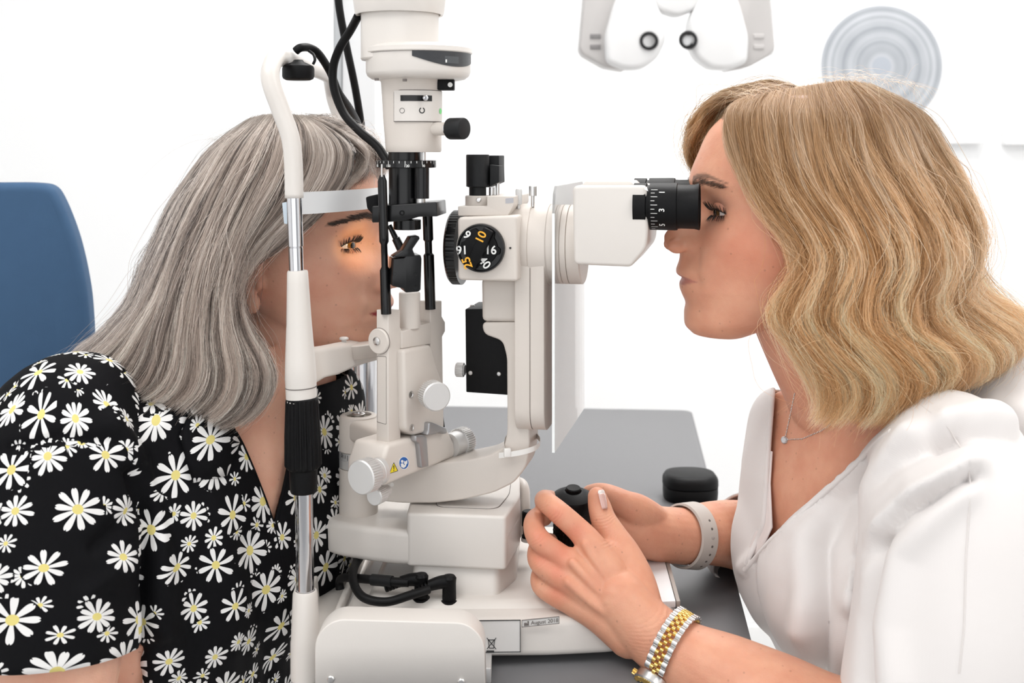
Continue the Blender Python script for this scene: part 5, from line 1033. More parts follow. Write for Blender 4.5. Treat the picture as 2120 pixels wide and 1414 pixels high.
# back of the hand: four metacarpal bars fanned from the wrist
HAND = [ # mcp, pip, dip, tip with radii
    [(1300, 1268, 0.945, 0.0180), (1262, 1190, 0.955, 0.0150), (1222, 1126, 0.964, 0.0114), (1196, 1096, 0.970, 0.0099), (1157, 1061, 0.974, 0.0094), (1132, 1040, 0.990, 0.0088), (1128, 1035, 1.012, 0.0086), (1140, 1034, 1.033, 0.0078)],
    [(1300, 1285, 0.943, 0.0180), (1245, 1222, 0.950, 0.0150), (1193, 1177, 0.957, 0.0118), (1160, 1152, 0.962, 0.0101), (1118, 1119, 0.966, 0.0094), (1105, 1092, 0.982, 0.0088), (1110, 1074, 1.004, 0.0087), (1126, 1070, 1.022, 0.0080)],
    [(1300, 1302, 0.942, 0.0180), (1238, 1248, 0.947, 0.0148), (1185, 1207, 0.953, 0.0120), (1151, 1191, 0.958, 0.0096), (1119, 1166, 0.965, 0.0090), (1112, 1145, 0.983, 0.0084), (1121, 1126, 1.002, 0.0083), (1138, 1122, 1.018, 0.0077)],
    [(1302, 1318, 0.941, 0.0170), (1242, 1275, 0.945, 0.0138), (1186, 1246, 0.952, 0.0112), (1150, 1232, 0.958, 0.0090), (1122, 1213, 0.967, 0.0083), (1118, 1192, 0.984, 0.0077), (1130, 1172, 1.000, 0.0074), (1144, 1168, 1.012, 0.0070)]]
for fgr in HAND: limb(bm, fgr, 6, 20)
limb(bm, [(1245, 1180, 0.958, 0.012), (1215, 1200, 0.955, 0.012), (1190, 1225, 0.953, 0.0115)], 4, 16)
limb(bm, [(1330, 1262, 0.946, 0.0170), (1312, 1205, 0.962, 0.0175), (1290, 1150, 0.975, 0.0150), (1268, 1108, 0.985, 0.0118), (1250, 1077, 0.992, 0.0108), (1241, 1048, 0.998, 0.0098), (1236, 1028, 1.000, 0.0082)], 7, 22)
limb(bm, [(1290, 1170, 0.97, 0.016), (1258, 1150, 0.968, 0.0125), (1235, 1140, 0.966, 0.010)], 5, 18)
for (px, py, Y, r) in ((1194, 1100, 0.9655, 0.0080), (1166, 1146, 0.9575, 0.0084), (1153, 1186, 0.953, 0.0080), (1152, 1226, 0.953, 0.0072)): ball(bm, P(px + 12, py + 10, Y + 0.002), (r * 1.25, r * 0.9, r * 1.1))
# tendons
for a in ([(1330, 1300, 0.928, 0.004), (1262, 1205, 0.942, 0.0042), (1212, 1128, 0.955, 0.004)], [(1335, 1308, 0.927, 0.004), (1248, 1232, 0.9375, 0.0042), (1185, 1165, 0.948, 0.004)], [(1335, 1318, 0.926, 0.004), (1240, 1258, 0.934, 0.0042), (1176, 1205, 0.944, 0.004)]): limb(bm, a, 6, 12)
# far (right) arm and hand
limb(bm, [(1800, 980, 1.16, 0.052), (1760, 1120, 1.20, 0.046), (1700, 1180, 1.20, 0.042), (1600, 1130, 1.16, 0.038), (1530, 1108, 1.13, 0.0325), (1470, 1104, 1.105, 0.0285), (1418, 1110, 1.088, 0.0252)], 8, 26)
limb(bm, [(1420, 1110, 1.088, 0.0252), (1370, 1106, 1.075, 0.0245), (1325, 1096, 1.066, 0.0235), (1285, 1085, 1.062, 0.0200)], 6, 24)
limb(bm, [(1385, 1095, 1.078, 0.0130), (1325, 1060, 1.056, 0.0148), (1290, 1042, 1.050, 0.0120), (1262, 1028, 1.054, 0.0105), (1240, 1022, 1.062, 0.0096), (1222, 1022, 1.068, 0.0080)], 6, 18)
for k_, (dy, Y0) in enumerate(((0, 1.072), (22, 1.070), (44, 1.066), (62, 1.060))):
    limb(bm, [(1320, 1080 + dy * 0.5, 1.068, 0.0125), (1270, 1062 + dy, Y0, 0.0105), (1225, 1060 + dy, Y0 - 0.002, 0.0095), (1190, 1066 + dy, Y0 - 0.006, 0.0086), (1166, 1072 + dy, Y0 - 0.018, 0.0078)], 5, 16)
me = remeshed(bm, 0.0015, 3)
ez, mz, bz = H1.Z(433), H1.Z(576), H1.Z(374)
def tone1(co):
    c = np.tile(C1, (len(co), 1)); l = 1.0 - co[:, 1]; z = co[:, 2]; x = co[:, 0]
    head = (z > H1.Z(720)) & (x < H1.X(1640)); al = np.abs(l)
    blush = np.exp(-((al - 0.055) / 0.022) ** 2 - ((z - (ez - 0.032)) / 0.022) ** 2) * head; c = c * (1 - blush[:, None] * np.array((0.0, 0.13, 0.15)))
    th = 0.0052 * np.clip(1 - (al / 0.026) ** 2, 0, 1); lip = np.clip((th - np.abs(z - mz + 0.0006)) / 0.0012, 0, 1) * (al < 0.026) * (x < H1.X(1455)) * head
    c = c * (1 - lip[:, None]) + np.array((0.54, 0.22, 0.17)) * lip[:, None]
    bl = bz + 0.002 + 0.003 * np.sin(np.clip((al - 0.012) / 0.045, 0, 1) * math.pi) - 0.006 * np.clip((al - 0.030) / 0.025, 0, 1); bw = 0.0034 * np.clip(1.15 - (al - 0.012) / 0.045, 0.25, 1)
    br = np.clip((bw - np.abs(z - bl)) / 0.0014, 0, 1) * (al > 0.010) * (al < 0.050) * head; br *= 0.8; c = c * (1 - br[:, None]) + np.array((0.13, 0.075, 0.05)) * br[:, None]
    sh = np.exp(-((al - 0.034) / 0.014) ** 2 - ((z - ez - 0.006) / 0.0055) ** 2) * head * 0.45; c = c * (1 - sh[:, None]) + np.array((0.22, 0.13, 0.115)) * sh[:, None]
    scalp = (z > H1.Z(268) + np.clip((x - H1.X(1500)) * -0.6, -0.06, 0.05)) & (x > H1.X(1492)); c[scalp] = np.array((0.30, 0.17, 0.10))
    # knuckles slightly redder
    px, py = project(co)
    for kx, ky in ((1192, 1100), (1163, 1145), (1153, 1184), (1152, 1226), (1150, 1066), (1118, 1112), (1120, 1158)):
        kq = np.exp(-((px - kx) ** 2 + (py - ky) ** 2) / 420.0) * (co[:, 1] < 1.0) * (z < 0.9); c = c * (1 - kq[:, None] * np.array((0.02, 0.24, 0.26)))
    return c
co = coords(me); px, py = project(co); hide = (co[:, 2] < 0.955) & (px > 1640) & ~inside_poly(px, py, [(1600, 600), (1560, 1150), (1700, 1040), (1835, 905), (1860, 870), (1900, 600)]) & ((py < 1330) | (px > 1820)); co[hide] -= normals(me)[hide] * 0.010; setco(me, co)
tone(me, tone1)
creases(me, [(1152, 1068, 1, 0.9, 11, 16, 7), (1118, 1112, 0.9, 1, 11, 16, 7), (1120, 1160, 1, 0.8, 9, 14, 6.5), (1124, 1206, 1, 0.7, 9, 12, 6.5), (1250, 1080, 0.3, 1, 14, 20, 7), (1128, 1046, 0.9, 1, 6, 12, 6), (1370, 1290, 0.75, 0.66, 34, 60, 13), (1262, 1120, 0.6, 0.8, 12, 18, 8)])
BV1 = bvh_of(me)
body1 = place('body', me, SKIN1, DOC, (0.35, 1.0, 0.85))
for s in (1, -1): make_eye(H1, DOC, s, SKIN1, (0.10, 0.05, 0.02), 13, 11, (-1, -0.35, -0.05), 0.0105, tuple(C1 * np.array((0.62, 0.52, 0.5))))
# eyebrow hairs
def brow_hairs(head, parent, col, n=240, side=1, amax=0.046):
    st = []
    for i in range(n):
        a = rng.uniform(0.012, amax); s_ = (a - 0.012) / 0.044; zz = head.Z(head.brow) + 0.002 + 0.003 * math.sin(s_ * math.pi) - 0.006 * max(0.0, (a - 0.030) / 0.025) + rng.normal(0, 0.0016 * (1.15 - 0.8 * s_)); py = HOR + (CZ - zz) / head.k
        p0 = head.on(py, a * side); p1 = head.on(py - 3.0, (a + 0.004) * side); out = head.tdir(Vector((head.sgn, -0.4 * side, 0)).normalized())
        st.append([tuple(p0 + (p1 - p0) * t + out * (0.0008 * math.sin(t * 3.1) + 0.0004)) for t in (0, .33, .66, 1)])
    hair_curves('eyebrow', np.array(st), 0.00013, mat('brow_' + col[0], col[1], 0.5), parent)
for s in (1, -1): brow_hairs(H1, DOC, ('brown', (0.10, 0.055, 0.035)), 240, s)
# nails of the near hand
NAIL = mat('nail_varnish', (0.72, 0.47, 0.42), 0.12, coat=0.6); NAILT = mat('nail_tip', (0.88, 0.82, 0.78), 0.15, coat=0.5)
def nail(c, along, out, L, W, parent, tip=0.18):
    a = Vector(along).normalized(); o = Vector(out); o = (o - a * o.dot(a)).normalized(); s = a.cross(o); nu, nv = 10, 8
    for nm, m_, v0, v1 in (('nail', NAIL, 0, 1 - tip), ('nail_tip', NAILT, 1 - tip, 1.0)):
        vs, fs = [], []
        for i in range(nv + 1):
            v = v0 + (v1 - v0) * i / nv; wv = W * (0.80 + 0.2 * math.sin(min(1, v * 2.2) * math.pi / 2)) * (1 if v < 0.86 else math.sqrt(max(0.0, 1 - ((v - 0.86) / 0.16) ** 2)) * 0.55 + 0.45)
            for j in range(nu + 1): t = -1 + 2 * j / nu; vs.append(c + a * (v - 0.5) * L + s * wv * t * 0.5 + o * (W * 0.20 * (1 - t * t) - L * 0.05 * (v - 0.5) ** 2))
        for i in range(nv):
            for j in range(nu): q = i * (nu + 1) + j; fs.append((q, q + 1, q + nu + 2, q + nu + 1))
        ob = mesh(nm, vs, fs, m_, parent, 180); md = ob.modifiers.new('thickness', 'SOLIDIFY'); md.thickness = 0.0006
t0, t1 = P(1250, 1060, 0.99), P(1243, 1016, 0.997)
nail(P(1248.5, 1034, 0.9895), t1 - t0 + Vector((-0.001, 0, 0)), Vector((0.72, -0.72, 0.05)), 0.0155, 0.0088, DOC)
# ---- blouse
def blouse_mat(name, col):
    m = bpy.data.materials.new(name); m.use_nodes = True; nt = m.node_tree; b = nt.nodes['Principled BSDF']; b.inputs['Base Color'].default_value = (*col, 1); b.inputs['Roughness'].default_value = 0.75; b.inputs['Sheen Weight'].default_value = 0.25; b.inputs['Specular IOR Level'].default_value = 0.2
    tc = nt.nodes.new('ShaderNodeTexCoord'); wv = nt.nodes.new('ShaderNodeTexWave'); wv.inputs['Scale'].default_value = 420; wv.bands_direction = 'DIAGONAL'; wv.inputs['Distortion'].default_value = 1.0; nt.links.new(tc.outputs['Object'], wv.inputs['Vector'])
    bp = nt.nodes.new('ShaderNodeBump'); bp.inputs['Strength'].default_value = 0.06; bp.inputs['Distance'].default_value = 0.0006; nt.links.new(wv.outputs['Fac'], bp.inputs['Height']); nt.links.new(bp.outputs['Normal'], b.inputs['Normal']); return m
BLOUSE = blouse_mat('white_twill', (0.77, 0.735, 0.72)); CAMI = blouse_mat('pale_pink_lining', (0.82, 0.74, 0.72))
bm = bmesh.new(); rings(bm, trunk(0.009))
limb(bm, [(1900, 900, 0.925, 0.045), (1955, 970, 0.895, 0.064), (1975, 1120, 0.87, 0.066), (1965, 1300, 0.855, 0.066), (1930, 1480, 0.85, 0.064)], 7, 32)
limb(bm, [(1790, 920, 1.15, 0.050), (1770, 1050, 1.19, 0.058), (1740, 1180, 1.20, 0.056), (1620, 1140, 1.165, 0.052), (1545, 1120, 1.135, 0.047)], 7, 30)
ball(bm, Vector((0.278, 0.985, 0.80)), (0.070, 0.085, 0.085)); ball(bm, Vector((0.268, 1.06, 0.80)), (0.070, 0.075, 0.085))
ball(bm, Vector((0.45, 1.0, 0.915)), (0.10, 0.12, 0.075))
me = remeshed(bm, 0.0032, 22)
VN = [(1608, 700), (1603, 790), (1594, 900), (1590, 1000), (1584, 1090), (1544, 1172), (1590, 1120), (1640, 1068), (1700, 1015), (1760, 960), (1812, 905), (1838, 882), (1850, 862), (1850, 700)]
VNE = VN[:-1]
folds(me, [([(1815, 905), (1740, 985), (1660, 1060), (1545, 1175)], 0.0058, 14), ([(1700, 1414), (1705, 1250), (1700, 1130), (1745, 1040), (1850, 950), (1980, 890)], -0.0145, 26), ([(1660, 1300), (1680, 1120), (1760, 1010), (1880, 900)], 0.0101, 30), ([(1790, 1160), (1880, 1060), (2005, 990)], -0.0174, 16), ([(1770, 1240), (1810, 1120), (1900, 1020), (2010, 960)], 0.0130, 26), ([(1800, 1414), (1795, 1280), (1830, 1130)], -0.0130, 18), ([(1850, 1414), (1840, 1300), (1860, 1150), (1990, 1020)], 0.0101, 32), ([(1560, 1330), (1600, 1200), (1690, 1100)], 0.0030, 40), ([(1610, 1414), (1640, 1250), (1700, 1120)], -0.0035, 34), ([(1960, 870), (2060, 850), (2120, 860)], 0.0087, 26), ([(1940, 920), (2040, 900), (2120, 905)], -0.0087, 20)])
wrinkle(me, 0.0035, 9.0, 3.0, (1.0, 1.0, 0.5))
BV2 = bvh_of(me); co = coords(me); px, py = project(co); no = normals(me); front = (co[:, 1] < 1.09) & (no[:, 1] < 0.55)
m_ = inside_poly(px, py, VN) & front | (co[:, 2] > 0.945) & (np.hypot(co[:, 0] - 0.29, co[:, 1] - 1.015) < 0.075)
wr = P(1530, 1115, 1.13); wd_ = (P(1620, 1140, 1.165) - wr).normalized(); m_ |= (((co - np.array(wr)) @ np.array(wd_)) < 0) & (np.linalg.norm(co - np.array(wr), axis=1) < 0.09) & (co[:, 1] > 1.06) & (px > 1480) & (px < 1540) & (co[:, 1] > 1.085)
drop(me, m_)
snap_edges(me, VN[1:13]); bl_ = place('blouse', me, BLOUSE, DOC, (0.36, 1.0, 0.8)); md = bl_.modifiers.new('thickness', 'SOLIDIFY'); md.thickness = 0.0022; md.offset = 0
line_tube('neckline_hem', BV2, [(1601, 800), (1593, 900), (1587, 1000), (1580, 1090), (1542, 1174)], 0.0022, BLOUSE, DOC, 0.0)
line_tube('neckline_hem', BV2, [(1542, 1180), (1592, 1126), (1643, 1075), (1704, 1022), (1765, 967), (1818, 912), (1850, 890)], 0.0024, BLOUSE, DOC, 0.0)
line_tube('shoulder_seam', BV2, [(1905, 838), (1960, 880), (2003, 950), (2010, 1010), (2000, 1150), (1996, 1300), (1985, 1400)], 0.0007, mat('seam_thread', (0.72, 0.68, 0.66), 0.8), DOC, 0.0012)
# lining seen inside the crossed neckline
bm = bmesh.new(); vs = []
L1 = [(1585, 930), (1580, 1000), (1574, 1080), (1545, 1150), (1535, 1176)]; L2 = [(1600, 935), (1596, 1000), (1600, 1092), (1580, 1136), (1548, 1178)]
rows = []
for (a, b) in zip(L1, L2):
    row = []
    for t in np.linspace(0, 1, 6):
        h = cast(BV2, a[0] + (b[0] - a[0]) * t, a[1] + (b[1] - a[1]) * t, -0.004)
        row.append(bm.verts.new(h if h is not None else P(a[0] + (b[0] - a[0]) * t, a[1], 0.94)))
    rows.append(row)
for A, B in zip(rows, rows[1:]):
    for i in range(5): bm.faces.new((A[i], A[i + 1], B[i + 1], B[i]))
li = from_bm('lining', bm, CAMI, DOC, 60); md = li.modifiers.new('thickness', 'SOLIDIFY'); md.thickness = 0.0012
# ---- hair
Y0 = 1.0
def gp_(lst): return [tuple(P(*q)) for q in lst]
near = [
    [(1545, 205, 0.985), (1508, 222, 0.965), (1498, 262, 0.948), (1512, 320, 0.936), (1540, 385, 0.928), (1580, 450, 0.922), (1628, 510, 0.916), (1642, 572, 0.912), (1600, 618, 0.908), (1588, 655, 0.906), (1630, 715, 0.905), (1668, 780, 0.907), (1684, 840, 0.908), (1668, 872, 0.908)],
    [(1580, 194, 0.980), (1556, 225, 0.945), (1560, 290, 0.922), (1578, 360, 0.912), (1616, 430, 0.905), (1664, 495, 0.898), (1682, 560, 0.893), (1650, 622, 0.890), (1640, 668, 0.888), (1690, 730, 0.886), (1728, 790, 0.888), (1728, 845, 0.892), (1700, 885, 0.895)],
    [(1630, 184, 0.975), (1622, 230, 0.935), (1630, 310, 0.908), (1655, 390, 0.895), (1705, 465, 0.886), (1738, 535, 0.880), (1722, 600, 0.876), (1700, 655, 0.874), (1740, 720, 0.872), (1796, 775, 0.874), (1806, 830, 0.880), (1772, 880, 0.886)],
    [(1690, 175, 0.972), (1700, 235, 0.928), (1716, 320, 0.900), (1752, 405, 0.887), (1800, 485, 0.878), (1818, 555, 0.874), (1795, 620, 0.870), (1800, 680, 0.868), (1856, 740, 0.870), (1888, 790, 0.876), (1868, 840, 0.884), (1825, 880, 0.890)],
    [(1738, 168, 0.972), (1775, 235, 0.928), (1800, 325, 0.900), (1845, 410, 0.888), (1890, 485, 0.880), (1905, 560, 0.878), (1880, 625, 0.878), (1900, 690, 0.880), (1965, 740, 0.884), (1985, 780, 0.890), (1945, 815, 0.898), (1900, 835, 0.905)],
    [(1776, 171, 0.978), (1840, 225, 0.940), (1880, 310, 0.918), (1930, 400, 0.908), (1972, 480, 0.905), (1978, 555, 0.905), (1958, 620, 0.906), (1990, 680, 0.910), (2050, 725, 0.916), (2068, 770, 0.925), (2030, 795, 0.935)],
    [(1800, 177, 0.990), (1885, 225, 0.968), (1940, 305, 0.955), (1990, 395, 0.950), (2025, 475, 0.950), (2020, 550, 0.950), (2010, 610, 0.952), (2060, 655, 0.955), (2115, 690, 0.960), (2120, 730, 0.965), (2075, 765, 0.972)],
    [(1810, 180, 1.005), (1905, 230, 1.005), (1965, 310, 1.005), (2015, 400, 1.005), (2040, 480, 1.005), (2030, 550, 1.005), (2060, 595, 1.005), (2110, 625, 1.005), (2150, 665, 1.005), (2130, 710, 1.01)]]
mir = lambda g, s=1.0: [(px, py, 2.01 - Y) for px, py, Y in g]
farg = [[(1545, 205, 1.0), (1500, 200, 1.02), (1455, 228, 1.04), (1430, 268, 1.055), (1424, 305, 1.062), (1436, 345, 1.068)], ] 
far2 = [mir(g) for g in near[1:7]]
core = gp_([(1660, 230, 1.0), (1690, 330, 1.0), (1720, 430, 1.0), (1750, 540, 1.0), (1770, 640, 1.0), (1780, 740, 1.0), (1770, 830, 1.0)])
blond = hair_material('blonde_hair')
RAMP1 = [(0.0, (0.12, 0.044, 0.012)), (0.22, (0.34, 0.15, 0.047)), (0.45, (0.66, 0.335, 0.13)), (0.7, (0.92, 0.56, 0.285)), (1.0, (0.97, 0.765, 0.54))]
def dye1(t, n=34, rl=0.46): return dye(np.clip(t, 0, 1), n, RAMP1, (0.20, 0.088, 0.032), rl)
G1 = [gp_(g) for g in near]
pts, lock, u, lay = hair_from_guides(G1, 17000, core, 34, 0.30, 72, 0.0040, 0.0024, 0.07, 11, weights=[1, 1.2, 1.3, 1.3, 1.2, 1, .8])
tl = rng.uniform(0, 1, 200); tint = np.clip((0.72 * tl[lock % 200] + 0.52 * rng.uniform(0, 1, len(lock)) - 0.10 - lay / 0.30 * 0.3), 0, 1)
hair_curves('hair', pts, rng.uniform(0.00010, 0.00019, len(pts)), blond, DOC, dye1(tint))
G2 = [gp_(g) for g in far2]
pts, lock, u, lay = hair_from_guides(G2, 4500, core, 28, 0.30, 44, 0.004, 0.0018, 0.04, 12)
hair_curves('hair', pts, 0.00017, blond, DOC, dye1(tl[(lock + 60) % 200] * 0.7 + 0.15, 28))
# forelock swept to the far side, and the roll of hair over the parting
fg = [gp_([(1545, 205, 0.995), (1505, 212, 1.005), (1465, 240, 1.02), (1438, 285, 1.035), (1434, 335, 1.05), (1450, 385, 1.062)]), gp_([(1550, 200, 1.0), (1500, 196, 1.015), (1452, 225, 1.03), (1424, 268, 1.045), (1420, 310, 1.055), (1430, 345, 1.06)]), gp_([(1590, 190, 1.005), (1540, 180, 1.03), (1480, 200, 1.05), (1440, 250, 1.07), (1430, 310, 1.085), (1450, 380, 1.09)]), gp_([(1650, 178, 1.005), (1600, 166, 1.035), (1540, 185, 1.065), (1490, 240, 1.085), (1470, 320, 1.095), (1490, 420, 1.095)])]
fcore = gp_([(1600, 215, 1.0), (1560, 225, 1.02), (1510, 260, 1.04), (1480, 300, 1.05), (1470, 340, 1.055)])
pts, lock, u, lay = hair_from_guides(fg, 2600, fcore, 20, 0.35, 24, 0.003, 0.0016, 0.06, 13)
hair_curves('forelock', pts, 0.00015, blond, DOC, dye1(tl[(lock + 20) % 200] * 0.5 + 0.1 * rng.uniform(0, 1, len(lock)), 20, 0.6))
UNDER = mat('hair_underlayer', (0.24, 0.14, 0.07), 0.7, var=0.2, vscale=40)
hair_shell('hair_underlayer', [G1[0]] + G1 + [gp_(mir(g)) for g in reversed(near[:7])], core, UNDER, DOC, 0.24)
# baby hairs / flyaways
fl = []
for i in range(260):
    a = rng.uniform(0, 1); b0 = np.array(P(1500 + 380 * a, 205 - 45 * math.sin(a * 2.6), 1.0 + rng.normal(0, 0.03))); dirv = np.array((rng.normal(0.4, 0.7), rng.normal(-0.2, 0.6), abs(rng.normal(0.35, 0.35)))); L = rng.uniform(0.015, 0.05); dp = rng.uniform(0.5, 1.6)
    fl.append([b0 + dirv * L * t + np.array((0.01 * a, 0, -L * dp * t * t)) for t in np.linspace(0, 1, 9)])
hair_curves('flyaway_hairs', np.array(fl), 0.00006, blond, DOC, dye1(rng.uniform(0.5, 1, len(fl)), 9, 0.1))
# ---- necklace
nk = thing('necklace', P(1625, 912, 0.93), 'fine silver chain with a small clear pendant round the blonde woman\'s neck', 'necklace')
def chain(line):
    pts = []
    for (x0, y0), (x1, y1) in zip(line, line[1:]):
        n = max(2, int(math.hypot(x1 - x0, y1 - y0) / 3.4))
        for i in range(n):
            h = cast(BV1, x0 + (x1 - x0) * i / n, y0 + (y1 - y0) * i / n, 0.0009)
            if h is not None: pts.append(h)
    bm = bmesh.new()
    for i, p in enumerate(pts): ball(bm, p, (0.00075, 0.0005, 0.00075) if i % 2 else (0.0005, 0.0006, 0.0007), None, 5)
    return from_bm('chain', bm, STEEL, nk, 180)
chain([(1645, 815), (1636, 860), (1626, 905)]); chain([(1628, 910), (1660, 909), (1700, 892), (1735, 868), (1760, 842)])
h = cast(BV1, 1624, 911, 0.003) or P(1624, 911, 0.93)
GEM = mat('clear_gem', (0.9, 0.92, 0.95), 0.02, spec=1.0, trans=0.6)
lathe('setting', h, (-0.55, -0.8, 0.2), [(-0.003, 0), (-0.0028, 0.0022), (0.0002, 0.0034), (0.0006, 0.0030), (0.0002, 0)], STEEL, nk, 8, smooth=10)
lathe('gem', h, (-0.55, -0.8, 0.2), [(-0.0015, 0), (0.0008, 0.0030), (0.0018, 0.0019), (0.0018, 0)], GEM, nk, 8, smooth=5)
# ---- wrist watch, near arm
wc = P(1392, 1345, 0.928); wax = (P(1500, 1410, 0.905) - P(1370, 1330, 0.932)).normalized(); wu = Vector((0, -1, 0)); wu = (wu - wax * wu.dot(wax)).normalized(); wv_ = wax.cross(wu)
WT = thing('wristwatch', wc, 'steel and gold wristwatch with a link bracelet on the near wrist', 'watch')
WR = 0.0295
def wpt(a, s, r=WR): return wc + wu * math.cos(a) * r + wv_ * math.sin(a) * r + wax * s
def link_mesh(L, W, T):
    bm = bmesh.new(); n = 7; R0 = []
    for i in range(n + 1):
        t = math.pi * i / n; R0.append((-math.cos(t) * L / 2, math.sin(t) * T))
    a = [bm.verts.new((x, -W / 2, z)) for x, z in R0]; b = [bm.verts.new((x, W / 2, z)) for x, z in R0]; m_ = len(a); bm.faces.new(a); bm.faces.new(b[::-1])
    for i in range(m_): bm.faces.new((a[i], b[i], b[(i + 1) % m_], a[(i + 1) % m_]))
    bmesh.ops.recalc_face_normals(bm, faces=bm.faces); me = bpy.data.meshes.new('link'); bm.to_mesh(me); bm.free(); me.shade_smooth(); me.set_sharp_from_angle(angle=0.7); return me
lo = link_mesh(0.0062, 0.0040, 0.0028); lo.materials.append(STEEL); lg = link_mesh(0.0040, 0.0027, 0.0024); lg.materials.append(GOLD)
def put(me, a, s, r):
    p = wpt(a, s, r); tg = (wpt(a + 0.01, s, r) - p).normalized(); nr = (wu * math.cos(a) + wv_ * math.sin(a)); o = bpy.data.objects.new('link', me); COL.objects.link(o); o.parent = WT
    M = Matrix((tg, wax, nr)).transposed().to_4x4(); o.matrix_local = Matrix.Translation(p - wc) @ M
case_a = -1.25 * 1
sgn_ = 1.0 if wpt(0.6, 0).z > wpt(-0.6, 0).z else -1.0
ca = -0.95 * sgn_
for i in range(34):
    a = ca + sgn_ * (0.62 + i * 0.205)
    if i > 23: break
    for s in (-0.0062, 0.0062): put(lo, a, s, WR)
    for j, s in enumerate((-0.0029, 0.0, 0.0029)): put(lg, a + (0.105 if j == 1 else 0) , s, WR)
cpos = wpt(ca, 0, WR + 0.0005); cn = (wu * math.cos(ca) + wv_ * math.sin(ca)).normalized()
lathe('case', cpos, cn, [(-0.003, 0), (-0.003, 0.0145), (0.003, 0.0150), (0.0042, 0.0142), (0.0042, 0)], STEEL, WT, 48)
lathe('bezel', cpos, cn, [(0.0038, 0.0105), (0.0038, 0.0143), (0.0048, 0.0138), (0.0062, 0.0112), (0.0058, 0.0105), (0.0038, 0.0105)], GOLD, WT, ribs=50, ribamp=0.0005, ribrange=(0.0045, 0.0064), smooth=15)
lathe('watch_dial', cpos, cn, [(0.004, 0), (0.004, 0.0107), (0.0052, 0.0107), (0.0052, 0)], mat('silver_dial', (0.55, 0.52, 0.48), 0.3, metal=0.4), WT, 40)
tg = (wpt(ca + 0.01, 0) - wpt(ca, 0)).normalized()
for i in range(12):
    a = i * math.pi / 6; d = tg * math.cos(a) + wax * math.sin(a); lathe('hour_marker', cpos + cn * 0.0053 + d * 0.0088, cn, [(0, 0), (0, 0.0006), (0.0004, 0.0004), (0.0004, 0)], GOLD, WT, 10)
for a, L_ in ((0.7, 0.006), (2.3, 0.0085)):
    d = tg * math.cos(a) + wax * math.sin(a); sd_ = cn.cross(d); b0 = cpos + cn * 0.0056; mesh('hand', [b0 - sd_ * 0.0004, b0 + sd_ * 0.0004, b0 + d * L_ + sd_ * 0.0002, b0 + d * L_ - sd_ * 0.0002], [(0, 1, 2, 3)], GOLD, WT, 0)
lathe('crown', cpos + wax * -0.0146, -wax, [(0, 0), (0, 0.0024), (0.003, 0.0024), (0.0034, 0.0018), (0.0034, 0)], GOLD, WT, ribs=16, ribamp=0.0003, ribrange=(0, 0.0031))
# ---- pale silicone strap, far wrist
sc_ = P(1424, 1109, 1.09); sax = (P(1530, 1108, 1.13) - P(1418, 1110, 1.088)).normalized(); su = Vector((0, -1, 0)); su = (su - sax * su.dot(sax)).normalized(); sv_ = sax.cross(su)
ST = thing('silicone_wrist_strap', sc_, 'pale grey silicone watch strap with punched holes on the far wrist', 'strap')
SIL = mat('pale_silicone', (0.55, 0.50, 0.46), 0.5)
def spt(a, s, r): return sc_ + (su * math.cos(a) * r + sv_ * math.sin(a) * r) + sax * s
bm = bmesh.new(); R3 = []
for i in range(72):
    a = 2 * math.pi * i / 72; R3.append([bm.verts.new(spt(a, s, r)) for s, r in ((-0.0095, 0.0268), (-0.0085, 0.0288), (0.0085, 0.0302), (0.0095, 0.0282))])
for i in range(72):
    A, B = R3[i], R3[(i + 1) % 72]
    for j in range(4): bm.faces.new((A[j], A[(j + 1) % 4], B[(j + 1) % 4], B[j]))
from_bm('strap', bm, SIL, ST, 40)
for i in range(7):
    a = math.radians(-48 + 15 * i); nr = su * math.cos(a) + sv_ * math.sin(a); lathe('strap_hole' if i != 2 else 'strap_stud', spt(a, 0.002, 0.0295), nr, [(-0.001, 0), (-0.001, 0.0012), (0.0003, 0.0012), (0.0003, 0)] if i != 2 else [(-0.001, 0), (-0.001, 0.0016), (0.0009, 0.0013), (0.0012, 0)], mat('strap_hole_dark', (0.13, 0.11, 0.10), 0.7) if i != 2 else STEEL, ST, 14)
